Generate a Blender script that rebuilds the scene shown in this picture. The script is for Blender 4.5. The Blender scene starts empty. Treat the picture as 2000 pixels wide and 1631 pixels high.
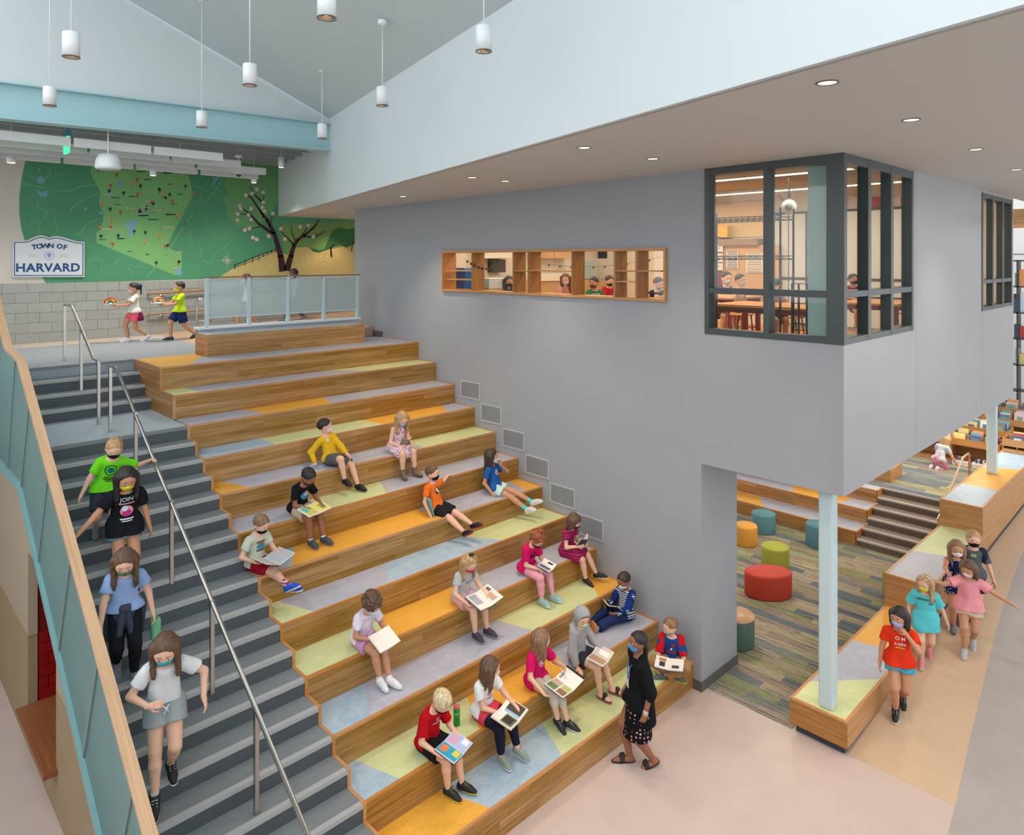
import bpy, math, random
import numpy as np
from mathutils import Vector, Matrix
from mathutils.bvhtree import BVHTree

scene = bpy.context.scene
COL = scene.collection
PI = math.pi
random.seed(7)

# ------------------------------------------------------------------ camera
FPX, HY, YAW = 1379.28, 508.15, 0.7692
CAM = np.array([-3.5645, -11.2394, 5.7363])
cd = bpy.data.cameras.new('camera'); camo = bpy.data.objects.new('camera', cd); COL.objects.link(camo)
camo.location = CAM; camo.rotation_euler = (PI/2, 0, -YAW)
cd.sensor_width = 36; cd.lens = FPX/2000*36; cd.shift_y = (HY-815.5)/2000; cd.clip_start = .05; cd.clip_end = 200
scene.camera = camo

# ------------------------------------------------------------------ world, exposure
wd = bpy.data.worlds.new('sky'); scene.world = wd; wd.use_nodes = True
wd.node_tree.nodes['Background'].inputs[0].default_value = (.90, .965, 1.0, 1)
wd.node_tree.nodes['Background'].inputs[1].default_value = 1.75
scene.view_settings.view_transform = 'Standard'; scene.view_settings.look = 'None'
scene.view_settings.gamma = 1; scene.view_settings.use_curve_mapping = False
scene.view_settings.exposure = 0.30
cy = scene.cycles
cy.max_bounces = 6; cy.diffuse_bounces = 3; cy.glossy_bounces = 2; cy.transmission_bounces = 2
cy.transparent_max_bounces = 8; cy.caustics_reflective = False; cy.caustics_refractive = False
cy.sample_clamp_indirect = 4.0
cy.use_denoising = True; cy.use_adaptive_sampling = True; cy.adaptive_threshold = .12; cy.adaptive_min_samples = 16

def area_light(name, loc, rot, sx, sy, power, col, parent=None, spread=None):
    l = bpy.data.lights.new(name, 'AREA'); l.shape = 'RECTANGLE'; l.size = sx; l.size_y = sy; l.energy = power; l.color = col
    if spread: l.spread = spread
    o = bpy.data.objects.new(name, l); COL.objects.link(o); o.location = loc; o.rotation_euler = rot
    return o

# ------------------------------------------------------------------ pixel -> place (for measuring only)
fw = np.array([math.sin(YAW), math.cos(YAW), 0]); rt = np.array([math.cos(YAW), -math.sin(YAW), 0]); upv = np.array([0, 0, 1.])
def ray(x, y): return fw + rt*(x-1000)/FPX + upv*(HY-y)/FPX
def hit(x, y, ax, v):
    d = ray(x, y); i = 'XYZ'.index(ax); return CAM + d*(v-CAM[i])/d[i]

# ------------------------------------------------------------------ materials
def lin(c):
    return tuple(((v/255)/12.92 if v/255 <= .04045 else ((v/255+.055)/1.055)**2.4) for v in c)
MATS = {}
def newmat(name):
    m = bpy.data.materials.new(name); m.use_nodes = True; nt = m.node_tree
    return m, nt, nt.nodes['Principled BSDF']
def nd(nt, t, **k):
    n = nt.nodes.new(t)
    for a, b in k.items(): setattr(n, a, b)
    return n
def M(name, rgb, rough=.55, metal=0, var=0.0, scale=6.0, coord='pos', stretch=(1, 1, 1), spec=.4, bump=0.0, rnd=0.0):
    if name in MATS: return MATS[name]
    m, nt, b = newmat(name); MATS[name] = m
    c = lin(rgb); L = nt.links.new
    b.inputs['Base Color'].default_value = (*c, 1); b.inputs['Roughness'].default_value = rough
    b.inputs['Metallic'].default_value = metal; b.inputs['Specular IOR Level'].default_value = spec
    m.diffuse_color = (*c, 1)
    if var or bump:
        g = nd(nt, 'ShaderNodeNewGeometry') if coord == 'pos' else nd(nt, 'ShaderNodeTexCoord')
        mp = nd(nt, 'ShaderNodeMapping'); mp.inputs['Scale'].default_value = stretch
        L(g.outputs['Position' if coord == 'pos' else 'Object'], mp.inputs[0])
        n = nd(nt, 'ShaderNodeTexNoise'); n.inputs['Scale'].default_value = scale; n.inputs['Detail'].default_value = 5; n.inputs['Roughness'].default_value = .62
        L(mp.outputs[0], n.inputs[0])
        if var:
            r = nd(nt, 'ShaderNodeValToRGB'); r.color_ramp.elements[0].position = .3; r.color_ramp.elements[1].position = .7
            r.color_ramp.elements[0].color = (*[x*(1-var) for x in c], 1); r.color_ramp.elements[1].color = (*[min(1, x*(1+var)) for x in c], 1)
            L(n.outputs[0], r.inputs[0]); out = r.outputs[0]
            if rnd:
                oi = nd(nt, 'ShaderNodeObjectInfo'); hs = nd(nt, 'ShaderNodeHueSaturation')
                ma = nd(nt, 'ShaderNodeMapRange'); ma.inputs[3].default_value = 1-rnd; ma.inputs[4].default_value = 1+rnd
                L(oi.outputs['Random'], ma.inputs[0]); L(ma.outputs[0], hs.inputs['Value']); L(out, hs.inputs['Color']); out = hs.outputs[0]
            L(out, b.inputs['Base Color'])
        if bump:
            bp = nd(nt, 'ShaderNodeBump'); bp.inputs['Strength'].default_value = bump; bp.inputs['Distance'].default_value = .01
            L(n.outputs[0], bp.inputs['Height']); L(bp.outputs[0], b.inputs['Normal'])
    return m
def wood(name, dark, light, axis=0, rough=.38, rnd=.2, fine=26, scl=None):
    if name in MATS: return MATS[name]
    m, nt, b = newmat(name); MATS[name] = m; L = nt.links.new
    g = nd(nt, 'ShaderNodeNewGeometry'); oi = nd(nt, 'ShaderNodeObjectInfo')
    mp = nd(nt, 'ShaderNodeMapping'); s = [fine]*3; s[axis] = 1.3; s = scl or s; mp.inputs['Scale'].default_value = s
    ad = nd(nt, 'ShaderNodeVectorMath', operation='MULTIPLY_ADD'); ad.inputs[1].default_value = (1, 1, 1)
    cm = nd(nt, 'ShaderNodeMath', operation='MULTIPLY'); cm.inputs[1].default_value = 37.0
    L(oi.outputs['Random'], cm.inputs[0]); L(g.outputs['Position'], mp.inputs[0]); L(mp.outputs[0], ad.inputs[0]); L(cm.outputs[0], ad.inputs[2])
    n = nd(nt, 'ShaderNodeTexNoise'); n.inputs['Scale'].default_value = 1.0; n.inputs['Detail'].default_value = 6; n.inputs['Roughness'].default_value = .65; n.inputs['Distortion'].default_value = .6
    L(ad.outputs[0], n.inputs[0])
    r = nd(nt, 'ShaderNodeValToRGB'); r.color_ramp.elements[0].position = .3; r.color_ramp.elements[1].position = .68
    r.color_ramp.elements[0].color = (*lin(dark), 1); r.color_ramp.elements[1].color = (*lin(light), 1); L(n.outputs[0], r.inputs[0])
    hs = nd(nt, 'ShaderNodeHueSaturation'); ma = nd(nt, 'ShaderNodeMapRange'); ma.inputs[3].default_value = 1-rnd; ma.inputs[4].default_value = 1+rnd*.7
    sa = nd(nt, 'ShaderNodeMapRange'); sa.inputs[3].default_value = 1.12; sa.inputs[4].default_value = .92
    L(oi.outputs['Random'], ma.inputs[0]); L(ma.outputs[0], hs.inputs['Value']); L(r.outputs[0], hs.inputs['Color'])
    L(oi.outputs['Random'], sa.inputs[0]); L(sa.outputs[0], hs.inputs['Saturation'])
    L(hs.outputs[0], b.inputs['Base Color']); b.inputs['Roughness'].default_value = rough
    bp = nd(nt, 'ShaderNodeBump'); bp.inputs['Strength'].default_value = .12; bp.inputs['Distance'].default_value = .004; L(n.outputs[0], bp.inputs['Height']); L(bp.outputs[0], b.inputs['Normal'])
    m.diffuse_color = (*lin(light), 1)
    return m
def emit(name, rgb, s):
    if name in MATS: return MATS[name]
    m, nt, b = newmat(name); MATS[name] = m
    b.inputs['Base Color'].default_value = (*lin(rgb), 1)
    b.inputs['Emission Color'].default_value = (*lin(rgb), 1); b.inputs['Emission Strength'].default_value = s
    return m
def lino(name, rgb, alt, sc=5.0):
    if name in MATS: return MATS[name]
    m, nt, b = newmat(name); MATS[name] = m; L = nt.links.new
    g = nd(nt, 'ShaderNodeNewGeometry')
    n = nd(nt, 'ShaderNodeTexNoise'); n.inputs['Scale'].default_value = sc; n.inputs['Detail'].default_value = 8; n.inputs['Roughness'].default_value = .72; n.inputs['Distortion'].default_value = 1.2
    L(g.outputs['Position'], n.inputs[0])
    r = nd(nt, 'ShaderNodeValToRGB'); e = r.color_ramp.elements; e[0].position = .32; e[1].position = .66
    e[0].color = (*lin(alt), 1); e[1].color = (*lin(rgb), 1); L(n.outputs[0], r.inputs[0]); L(r.outputs[0], b.inputs['Base Color'])
    b.inputs['Roughness'].default_value = .42; m.diffuse_color = (*lin(rgb), 1)
    return m
def glassmat(name, tint, trans, rough=.05, diff=None):
    if name in MATS: return MATS[name]
    m = bpy.data.materials.new(name); m.use_nodes = True; MATS[name] = m; nt = m.node_tree; nt.nodes.clear(); L = nt.links.new
    o = nd(nt, 'ShaderNodeOutputMaterial'); t = nd(nt, 'ShaderNodeBsdfTransparent'); t.inputs[0].default_value = (*lin(tint), 1)
    mx = nd(nt, 'ShaderNodeMixShader'); mx.inputs[0].default_value = trans
    if diff:
        d = nd(nt, 'ShaderNodeBsdfPrincipled'); d.inputs['Base Color'].default_value = (*lin(diff), 1); d.inputs['Roughness'].default_value = .35
        tr = nd(nt, 'ShaderNodeBsdfTranslucent'); tr.inputs[0].default_value = (*lin(diff), 1)
        m2 = nd(nt, 'ShaderNodeMixShader'); m2.inputs[0].default_value = .45; L(d.outputs[0], m2.inputs[1]); L(tr.outputs[0], m2.inputs[2]); s = m2
    else:
        s = nd(nt, 'ShaderNodeBsdfGlossy'); s.inputs['Roughness'].default_value = rough; s.inputs[0].default_value = (.9, .95, .95, 1)
    L(s.outputs[0], mx.inputs[1]); L(t.outputs[0], mx.inputs[2]); L(mx.outputs[0], o.inputs[0])
    m.diffuse_color = (*lin(tint), .4)
    return m

OAK = wood('oak', (132, 94, 48), (188, 142, 80), 0)
OAKY = wood('oak_y', (150, 102, 60), (196, 146, 96), 1)
OAKTRIM = wood('oak_trim', (178, 121, 70), (204, 150, 94), 0, rnd=.06)
OAKTRIMY = wood('oak_trim_y', (178, 121, 70), (204, 150, 94), 1, rnd=.06)
OAKRAIL = wood('oak_rail', (190, 146, 108), (214, 174, 134), 1, rnd=.05, scl=(70, 1.5, 1.5))
LIN = {'Y': lino('lino_yellow', (238, 178, 74), (226, 160, 56), 14), 'L': lino('lino_lime', (212, 217, 166), (198, 204, 144)),
       'G': lino('lino_lilac', (186, 187, 198), (166, 168, 184)), 'B': lino('lino_blue', (180, 198, 210), (150, 176, 198))}
WHITE = M('white_paint', (212, 219, 221), .6)
WALLGREY = M('grey_paint', (158, 161, 167), .55, var=.02, scale=1.2)
STEEL = M('stainless', (178, 174, 168), .28, 1.0)
POSTBLUE = M('pale_blue_steel', (190, 208, 212), .4)
DARKFRAME = M('dark_frame', (68, 74, 76), .4)
BLACK = M('black', (22, 22, 24), .5)

# ------------------------------------------------------------------ mesh helpers
def empty(name, loc=(0, 0, 0), rz=0, label=None, cat=None, group=None, kind=None, parent=None):
    o = bpy.data.objects.new(name, None); COL.objects.link(o); o.location = loc; o.rotation_euler = (0, 0, rz); o.empty_display_size = .1
    if parent: o.parent = parent
    return tag(o, label, cat, group, kind)
def tag(o, label=None, cat=None, group=None, kind=None):
    if label: o['label'] = label
    if cat: o['category'] = cat
    if group: o['group'] = group
    if kind: o['kind'] = kind
    return o
def wloc(p):
    v = np.zeros(3)
    while p is not None: v = v + np.array(p.location); p = p.parent
    return v
def put(name, V, Fc, mat, parent=None, smooth=False, local=False):
    V = np.asarray(V, float)
    if parent is not None and not local: V = V - wloc(parent)
    me = bpy.data.meshes.new(name); me.from_pydata(V.tolist(), [], [list(f) for f in Fc]); me.materials.append(mat)
    if smooth: me.polygons.foreach_set('use_smooth', [True]*len(me.polygons))
    me.update()
    o = bpy.data.objects.new(name, me); COL.objects.link(o)
    if parent is not None: o.parent = parent
    return o
BOXF = [(0, 3, 2, 1), (4, 5, 6, 7), (0, 1, 5, 4), (1, 2, 6, 5), (2, 3, 7, 6), (3, 0, 4, 7)]
class MB:
    def __init__(s): s.V = []; s.F = []
    def add(s, V, Fc):
        n = len(s.V); s.V += [tuple(map(float, v)) for v in V]; s.F += [tuple(i+n for i in f) for f in Fc]; return s
    def box(s, lo, hi):
        (a, b, c), (d, e, f) = lo, hi
        a, d = min(a, d), max(a, d); b, e = min(b, e), max(b, e); c, f = min(c, f), max(c, f)
        return s.add([(a, b, c), (d, b, c), (d, e, c), (a, e, c), (a, b, f), (d, b, f), (d, e, f), (a, e, f)], BOXF)
    def bbox(s, lo, hi, bev=.006):
        lo = np.minimum(lo, hi).astype(float) if 0 else np.array([min(x, y) for x, y in zip(lo, hi)]); hi2 = np.array([max(x, y) for x, y in zip(lo, hi)])
        return s
    def prism(s, poly, z0, z1):
        n = len(poly); A = sum(poly[i][0]*poly[(i+1) % n][1]-poly[(i+1) % n][0]*poly[i][1] for i in range(n))
        if A < 0: poly = poly[::-1]
        V = [(x, y, z0) for x, y in poly]+[(x, y, z1) for x, y in poly]
        return s.add(V, [tuple(range(n))[::-1], tuple(range(n, 2*n))]+[(i, (i+1) % n, n+(i+1) % n, n+i) for i in range(n)])
    def prism_x(s, poly, x0, x1):     # poly of (y,z)
        n = len(poly); A = sum(poly[i][0]*poly[(i+1) % n][1]-poly[(i+1) % n][0]*poly[i][1] for i in range(n))
        if A < 0: poly = poly[::-1]
        V = [(x0, y, z) for y, z in poly]+[(x1, y, z) for y, z in poly]
        return s.add(V, [tuple(range(n))[::-1], tuple(range(n, 2*n))]+[(i, (i+1) % n, n+(i+1) % n, n+i) for i in range(n)])
    def prism_y(s, poly, y0, y1):     # poly of (x,z)
        n = len(poly); A = sum(poly[i][0]*poly[(i+1) % n][1]-poly[(i+1) % n][0]*poly[i][1] for i in range(n))
        if A > 0: poly = poly[::-1]
        V = [(x, y0, z) for x, z in poly]+[(x, y1, z) for x, z in poly]
        return s.add(V, [tuple(range(n))[::-1], tuple(range(n, 2*n))]+[(i, (i+1) % n, n+(i+1) % n, n+i) for i in range(n)])
    def tube(s, pts, r, n=10, cap=True, rz=None):
        P = [np.array(p, float) for p in pts]; rings = []
        rr = r if hasattr(r, '__len__') else [r]*len(P)
        for i, p in enumerate(P):
            if i == 0: t = P[1]-p
            elif i == len(P)-1: t = p-P[i-1]
            else:
                a = P[i]-P[i-1]; b = P[i+1]-P[i]; t = a/np.linalg.norm(a)+b/np.linalg.norm(b)
            t = t/np.linalg.norm(t)
            h = np.array([0, 0, 1.]) if abs(t[2]) < .9 else np.array([1., 0, 0])
            u = np.cross(t, h); u /= np.linalg.norm(u); v = np.cross(t, u)
            rings.append([p+rr[i]*(math.cos(2*PI*k/n)*u+math.sin(2*PI*k/n)*v) for k in range(n)])
        V = [q for R_ in rings for q in R_]; Fc = []
        for i in range(len(P)-1):
            for k in range(n): Fc.append((i*n+k, (i+1)*n+k, (i+1)*n+(k+1) % n, i*n+(k+1) % n))
        if cap: Fc += [tuple(range(n)), tuple(range((len(P)-1)*n, len(P)*n))[::-1]]
        return s.add(V, Fc)
    def lathe(s, prof, c=(0, 0, 0), n=24, sx=1, sy=1, cap=True):
        V = []; Fc = []; m = len(prof)
        for k in range(n):
            a = 2*PI*k/n
            for (r, z) in prof: V.append((c[0]+sx*r*math.cos(a), c[1]+sy*r*math.sin(a), c[2]+z))
        for k in range(n):
            for i in range(m-1): Fc.append((k*m+i, ((k+1) % n)*m+i, ((k+1) % n)*m+i+1, k*m+i+1))
        if cap and prof[0][0] > 1e-6: Fc.append(tuple(k*m for k in range(n))[::-1])
        if cap and prof[-1][0] > 1e-6: Fc.append(tuple(k*m+m-1 for k in range(n)))
        return s.add(V, Fc)
    def build(s, name, mat, parent=None, smooth=False, local=False):
        return put(name, s.V, s.F, mat, parent, smooth, local)
CUBES = {}
def cube_part(name, lo, hi, mat, parent=None):
    me = CUBES.get(mat.name)
    if me is None:
        me = bpy.data.meshes.new('block'); h = .5
        me.from_pydata([(-h, -h, -h), (h, -h, -h), (h, h, -h), (-h, h, -h), (-h, -h, h), (h, -h, h), (h, h, h), (-h, h, h)], [], BOXF); me.materials.append(mat); CUBES[mat.name] = me
    o = bpy.data.objects.new(name, me); COL.objects.link(o)
    c = (np.array(lo, float)+np.array(hi, float))/2
    if parent is not None: o.parent = parent; c = c-wloc(parent)
    o.location = c; o.scale = np.abs(np.array(hi, float)-np.array(lo, float))
    return o
def rbox(name, lo, hi, mat, parent=None, bev=.008, seg=2):
    import bmesh
    lo = np.array(lo, float); hi = np.array(hi, float)
    bm = bmesh.new(); bmesh.ops.create_cube(bm, size=1)
    c = (lo+hi)/2; s = hi-lo
    for v in bm.verts: v.co = Vector([v.co[i]*s[i]+c[i] for i in range(3)])
    bmesh.ops.bevel(bm, geom=list(bm.edges), offset=min(bev, min(s)*.45), segments=seg, affect='EDGES', profile=.5)
    V = [tuple(v.co) for v in bm.verts]; Fc = [[v.index for v in f.verts] for f in bm.faces]; bm.free()
    return put(name, V, Fc, mat, parent)
def text_mesh(txt, size, bold=0.0, spacing=1.0, align='CENTER'):
    c = bpy.data.curves.new('lettering', 'FONT'); c.body = txt; c.size = size; c.align_x = align; c.align_y = 'CENTER'; c.offset = bold; c.space_character = spacing; c.resolution_u = 3
    o = bpy.data.objects.new('lettering', c); COL.objects.link(o)
    dg = bpy.context.evaluated_depsgraph_get(); me = o.evaluated_get(dg).to_mesh()
    V = [tuple(v.co) for v in me.vertices]; Fc = [tuple(p.vertices) for p in me.polygons]
    o.evaluated_get(dg).to_mesh_clear(); bpy.data.objects.remove(o); bpy.data.curves.remove(c)
    return V, Fc
# ------------------------------------------------------------------ dimensions
RI = .172; RUN = .55718; W = 4.769; P0 = 24*RI
XL = -1.84
def xat(px, Y):          # plan position of an image column on the line Y = const
    d = ray(px, 0); return CAM[0]+d[0]*(Y-CAM[1])/d[1]
def SOF(Y): return 6.84+(2.3-Y)*.012
FA, FB = .23525, 3.1233   # fascia line X = FA*Y+FB

# ------------------------------------------------------------------ floors
PINK = M('floor_pink', (198, 178, 170), .38, var=.035, scale=2.5)
TAN = M('floor_tan', (200, 172, 144), .38, var=.04, scale=3)
GREYF = M('floor_grey', (168, 160, 156), .4, var=.05, scale=3)
fl = empty('floor', kind='structure')
def zramp(x): return float(np.interp(x, [5.0, 8.7, 11.5, 14.4, 20, 30], [0, .37, .51, .60, .84, .84]))
def gY(x): return float(np.interp(x, [-14, 4.45, 5.98, 9.0, 12, 26], [-11.3, -9.2, -9.03, -8.72, -8.5, -8.3]))
MB().prism([(-14, gY(-14)), (4.45, gY(4.45)), (4.93, gY(4.93)), (4.93, 5.2), (-14, 5.2)], -.1, 0).build('floor_sheet', PINK, fl)
MB().prism([(-14, gY(-14)), (-14, -20), (4.93, -20), (4.93, gY(4.93)), (4.45, gY(4.45))], -.1, 0).build('floor_sheet', GREYF, fl)
XN = [4.93, 5.0, 5.98, 7.3, 8.7, 10.1, 11.5, 13, 14.4, 17, 20, 26]
mt_, mg_ = MB(), MB()
for a, b in zip(XN[:-1], XN[1:]):
    za, zb = zramp(a), zramp(b); top_a = -8.0 if a > 4.88 else gY(a)
    for mm_, ya0, ya1, yb0, yb1 in ((mt_, gY(a), -7.9, gY(b), -7.9), (mg_, -20, gY(a), -20, gY(b))):
        mm_.add([(a, ya0, za-.1), (b, yb0, zb-.1), (b, yb1, zb-.1), (a, ya1, za-.1), (a, ya0, za), (b, yb0, zb), (b, yb1, zb), (a, ya1, za)], BOXF)
mt_.build('floor_sheet', TAN, fl); mg_.build('floor_sheet', GREYF, fl)
# carpet of the reading pit: individual planks along Y
CP = [(160, 148, 128), (150, 140, 126), (112, 118, 116), (136, 138, 108), (156, 150, 122), (102, 112, 118), (146, 130, 116), (128, 130, 124), (148, 144, 108)]
def carpetmat(name, rgb):
    m, nt, b = newmat(name); L = nt.links.new; MATS[name] = m
    g = nd(nt, 'ShaderNodeNewGeometry'); oi = nd(nt, 'ShaderNodeObjectInfo'); mp = nd(nt, 'ShaderNodeMapping'); mp.inputs['Scale'].default_value = (40, .9, 1)
    ad = nd(nt, 'ShaderNodeVectorMath', operation='ADD'); cm = nd(nt, 'ShaderNodeMath', operation='MULTIPLY'); cm.inputs[1].default_value = 91.
    L(oi.outputs['Random'], cm.inputs[0]); L(g.outputs['Position'], mp.inputs[0]); L(mp.outputs[0], ad.inputs[0]); L(cm.outputs[0], ad.inputs[1])
    n = nd(nt, 'ShaderNodeTexNoise'); n.inputs['Scale'].default_value = 1; n.inputs['Detail'].default_value = 4; n.inputs['Roughness'].default_value = .7; L(ad.outputs[0], n.inputs[0])
    r = nd(nt, 'ShaderNodeValToRGB'); r.color_ramp.interpolation = 'CONSTANT'; e = r.color_ramp.elements
    cols = [[v*.62 for v in rgb], rgb, [min(255, v*1.14) for v in rgb], [v*.8 for v in rgb], [min(255, v*1.22) for v in rgb]]
    e[0].position = 0; e[0].color = (*lin(cols[0]), 1); e[1].position = .40; e[1].color = (*lin(cols[1]), 1)
    for p, c in ((.5, cols[2]), (.56, cols[3]), (.66, cols[4])): q = e.new(p); q.color = (*lin(c), 1)
    L(n.outputs[0], r.inputs[0]); L(r.outputs[0], b.inputs['Base Color']); b.inputs['Roughness'].default_value = .95; b.inputs['Specular IOR Level'].default_value = .1
    return m
CMATS = [carpetmat('carpet_%s' % n, c) for n, c in zip(['sand', 'taupe', 'slate', 'olive', 'straw', 'blue', 'rust', 'grey', 'moss'], CP)]
def carpet(parent, x0, x1, ylim, z, w=.1667, ln=1.0):
    rg = random.Random(3); x = x0
    while x < x1-.01:
        xx = min(x+w, x1); y = ylim[1]+rg.uniform(0, ln)
        while y > ylim[0]:
            a = max(ylim[0], y-ln); b = min(ylim[1], y)
            if b-a > .02: cube_part('carpet_plank', (x+.0006, a+.0006, z-.008), (xx-.0006, b-.0006, z+.006), rg.choice(CMATS), parent)
            y -= ln
        x = xx
fc = empty('floor_carpet', (4.9, -7, 0), kind='structure')
carpet(fc, 4.9, 11.4, (-7.41, -2.6), 0)

# ------------------------------------------------------------------ upper floor
UPF = M('upper_floor', (154, 161, 170), .4, var=.03, scale=3); UPB = M('upper_floor_beige', (206, 190, 174), .4, var=.03, scale=3)
fu = empty('floor_upper', (0, 2, P0), kind='structure')
MB().box((XL, 1.255, P0-.25), (9, 4.28, P0)).box((-9, 1.8, P0-.25), (XL, 4.28, P0)).build('floor_sheet', UPF, fu)
MB().box((-9, 4.28, P0-.25), (9, 5.2, P0)).build('floor_sheet', UPB, fu)
MB().prism_y([(1.5, P0-.1), (9, P0-.1), (9, P0+.45), (1.5, P0+.002)], 1.6, 5.1).build('ramp', M('ramp_rubber', (196, 164, 140), .5, var=.04), fu)

# ------------------------------------------------------------------ bleacher tiers
TIER = {0: 'Y(372,402)G', 1: 'L(395,358)G(732,640)L', 2: 'G(520,475)Y(648,632)G', 3: 'B(540,508)L(752,706)Y(875,862)G', 4: 'Y(492,432)G(832,790)L',
        5: 'G(645,600)L(758,742)G', 6: 'B(573,573)Y(870,815)G(1030,995)Y', 7: 'L(616,542)G(766,752)B(985,900)L', 8: 'L(771,731)Y(935,880)G',
        9: 'B(722,712)G(1045,968)L(1172,1148)Y', 10: 'B(784,694)L(940,912)Y(1120,1075)G', 11: 'Y(962,860)B(1102,1058)L(1330,1275)G'}
TLAB = {0: 'top bleacher platform level with the upper floor, yellow corner beside the stairs', 1: 'second bleacher tier from the top, lime at both ends', 2: 'third bleacher tier from the top, level with the stair landing',
        3: 'fourth bleacher tier from the top, blue, lime, yellow and lilac seat', 4: 'fifth tier from the top, where the boy in yellow and the floral dress girl sit', 5: 'oak tier with lilac and lime seat under the boy in black t-shirt',
        6: 'oak tier under the boy in orange, long yellow stretch of seat', 7: 'empty oak tier with lime, lilac, blue and lime seat in mid bleacher', 8: 'oak tier under the red-haired and curly-haired readers',
        9: 'empty oak tier with big lilac and lime panels above the hooded child', 10: 'oak tier second from the floor where five children sit in a row', 11: 'lowest oak bleacher tier standing on the pink floor'}
import re
rg = random.Random(11)
for j in range(12):
    z = P0-2*RI*j; yf = -j*RUN; yb = yf+RUN if j else 1.255
    t = empty('bleacher_tier', (W/2, yf, z-2*RI), label=TLAB[j], cat='bench', group='oak bleacher tiers')
    # riser planks
    rows = 4; hh = 2*RI/rows
    for q in range(rows):
        x = .035
        while x < W-.001:
            ln = rg.uniform(.9, 2.2); x2 = min(W, x+ln)
            if W-x2 < .4: x2 = W
            cube_part('plank', (x+.0008, yf, z-2*RI+q*hh+.0008), (x2-.0008, yf+.02+rg.uniform(0, .0012), z-2*RI+(q+1)*hh-.0008 - (.02 if q == rows-1 else 0)), OAK, t); x = x2
    MB().box((.0345 if j > 2 else 0, yf-.004, z-.02), (W, yf+.03, z+.004)).build('nosing', OAKTRIM, t)
    if j > 2: MB().box((0, yf-.0035, z-2*RI), (.0345, yf+.03, z-.0005)).build('end_trim', OAKTRIM, t)
    MB().box((W-.03, yf+.03, z-.02), (W, yb, z+.006)).build('wall_trim', OAKTRIMY, t)
    # seat sheets
    tok = re.findall(r'([YLGB])(?:\((\d+),(\d+)\))?', TIER[j]); xf0 = xb0 = .034
    for c, a, b in tok:
        if a: xf1 = xat(int(a), yf); xb1 = xat(int(b), yb)
        else: xf1 = xb1 = W-.03
        MB().prism([(xf0, yf+.03), (xf1, yf+.03), (xb1, yb), (xb0, yb)], z-.03, z).build('linoleum_panel', LIN[c], t)
        xf0, xb0 = xf1, xb1
    # core
    MB().box((.04, yf+.024, 0 if j > 8 else z-2*RI-.1), (W, yb, z-.03)).build('core', M('core', (90, 80, 70)), t)
    if j in (0, 1):
        for q in range(rows):
            cube_part('plank', (0, yf+.03, z-2*RI+q*hh+.001), (.03, 1.25, z-2*RI+(q+1)*hh-.001), OAKY, t)
        MB().box((-.002, yf+.002, z-2*RI), (.034, yf+.03, z-.018)).build('end_trim', OAKTRIM, t)
    else:
        MB().box((0, yf+.032, z-.02), (.034, yf+RUN/2, z+.004)).build('edge_trim', OAKTRIMY, t)
# end of the bottom tier riser reaches the floor; oak box bench on the platform
pb = empty('box_bench', (2.47, 1.0, P0), label='long oak box bench with lilac seat in front of the glass screen', cat='bench')
for q in range(5):
    x = .975
    h5 = .356/5
    while x < 3.965:
        x2 = min(3.965, x+rg.uniform(1.0, 1.9)); x2 = 3.965 if 3.965-x2 < .3 else x2
        cube_part('plank', (x+.001, .736, P0+q*h5+.001), (x2-.001, .756, P0+(q+1)*h5-.001), OAK, pb); x = x2
    cube_part('plank', (.953, .766, P0+q*h5+.001), (.973, 1.235, P0+(q+1)*h5-.001), OAKY, pb)
    cube_part('plank', (3.967, .766, P0+q*h5+.001), (3.987, 1.235, P0+(q+1)*h5-.001), OAKY, pb)
MB().box((.95, .73, P0), (.975, .765, P0+.358)).box((3.966, .73, P0), (3.99, .765, P0+.358)).build('corner_trim', OAKTRIM, pb)
MB().box((.974, .757, P0), (3.966, 1.235, P0+.345)).build('core', MATS['core'], pb)
MB().box((.985, .76, P0+.345), (3.96, 1.24, P0+.36)).build('linoleum_panel', lino('lino_pale', (198, 202, 212), (184, 188, 200)), pb)

# ------------------------------------------------------------------ staircase
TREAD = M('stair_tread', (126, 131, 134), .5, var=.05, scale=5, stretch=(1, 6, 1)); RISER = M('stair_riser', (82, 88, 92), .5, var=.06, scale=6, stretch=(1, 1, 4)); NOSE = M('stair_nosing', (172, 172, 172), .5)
LAND = M('stair_landing', (178, 188, 196), .4, var=.02)
st = empty('staircase', (-.9, -2, 0), label='wide grey rubber staircase beside the oak bleachers', cat='stairs')
steps = [(1.255-.279*k, P0-RI*k) for k in range(4)]+[(-RUN/2*k, P0-RI*k) for k in range(4, 24)]
for i, (yn, z) in enumerate(steps):
    yb = (steps[i-1][0] if i else 1.6); 
    if i == 4: yb = .418
    if i > 0:
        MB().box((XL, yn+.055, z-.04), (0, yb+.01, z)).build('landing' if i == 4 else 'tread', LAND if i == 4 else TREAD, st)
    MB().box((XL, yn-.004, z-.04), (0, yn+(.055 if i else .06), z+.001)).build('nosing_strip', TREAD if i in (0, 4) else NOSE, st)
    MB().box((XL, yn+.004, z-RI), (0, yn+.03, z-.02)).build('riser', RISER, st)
    if i >= 5 and i % 2 == 1:
        MB().box((0, yn-.004, z-RI-.01), (.034, yn+RUN/2, z+.004)).build('side_trim', OAKTRIMY, st)
    if i >= 4 and i % 2 == 0: MB().box((-.003, yn-.006, z-RI), (.0342, yn+.032, z+.005)).build('side_trim', OAKTRIM, st)
MB().prism_x([(1.25, P0-.2), (1.25, P0-.9), (-1.0, 2.7), (-5.5, -.05), (-6.4, -.05), (-6.4, .0), (-1.0, P0-.9), (.35, 3.38)], XL+.01, -.01).build('soffit', M('stair_under', (120, 118, 112)), st)

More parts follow.
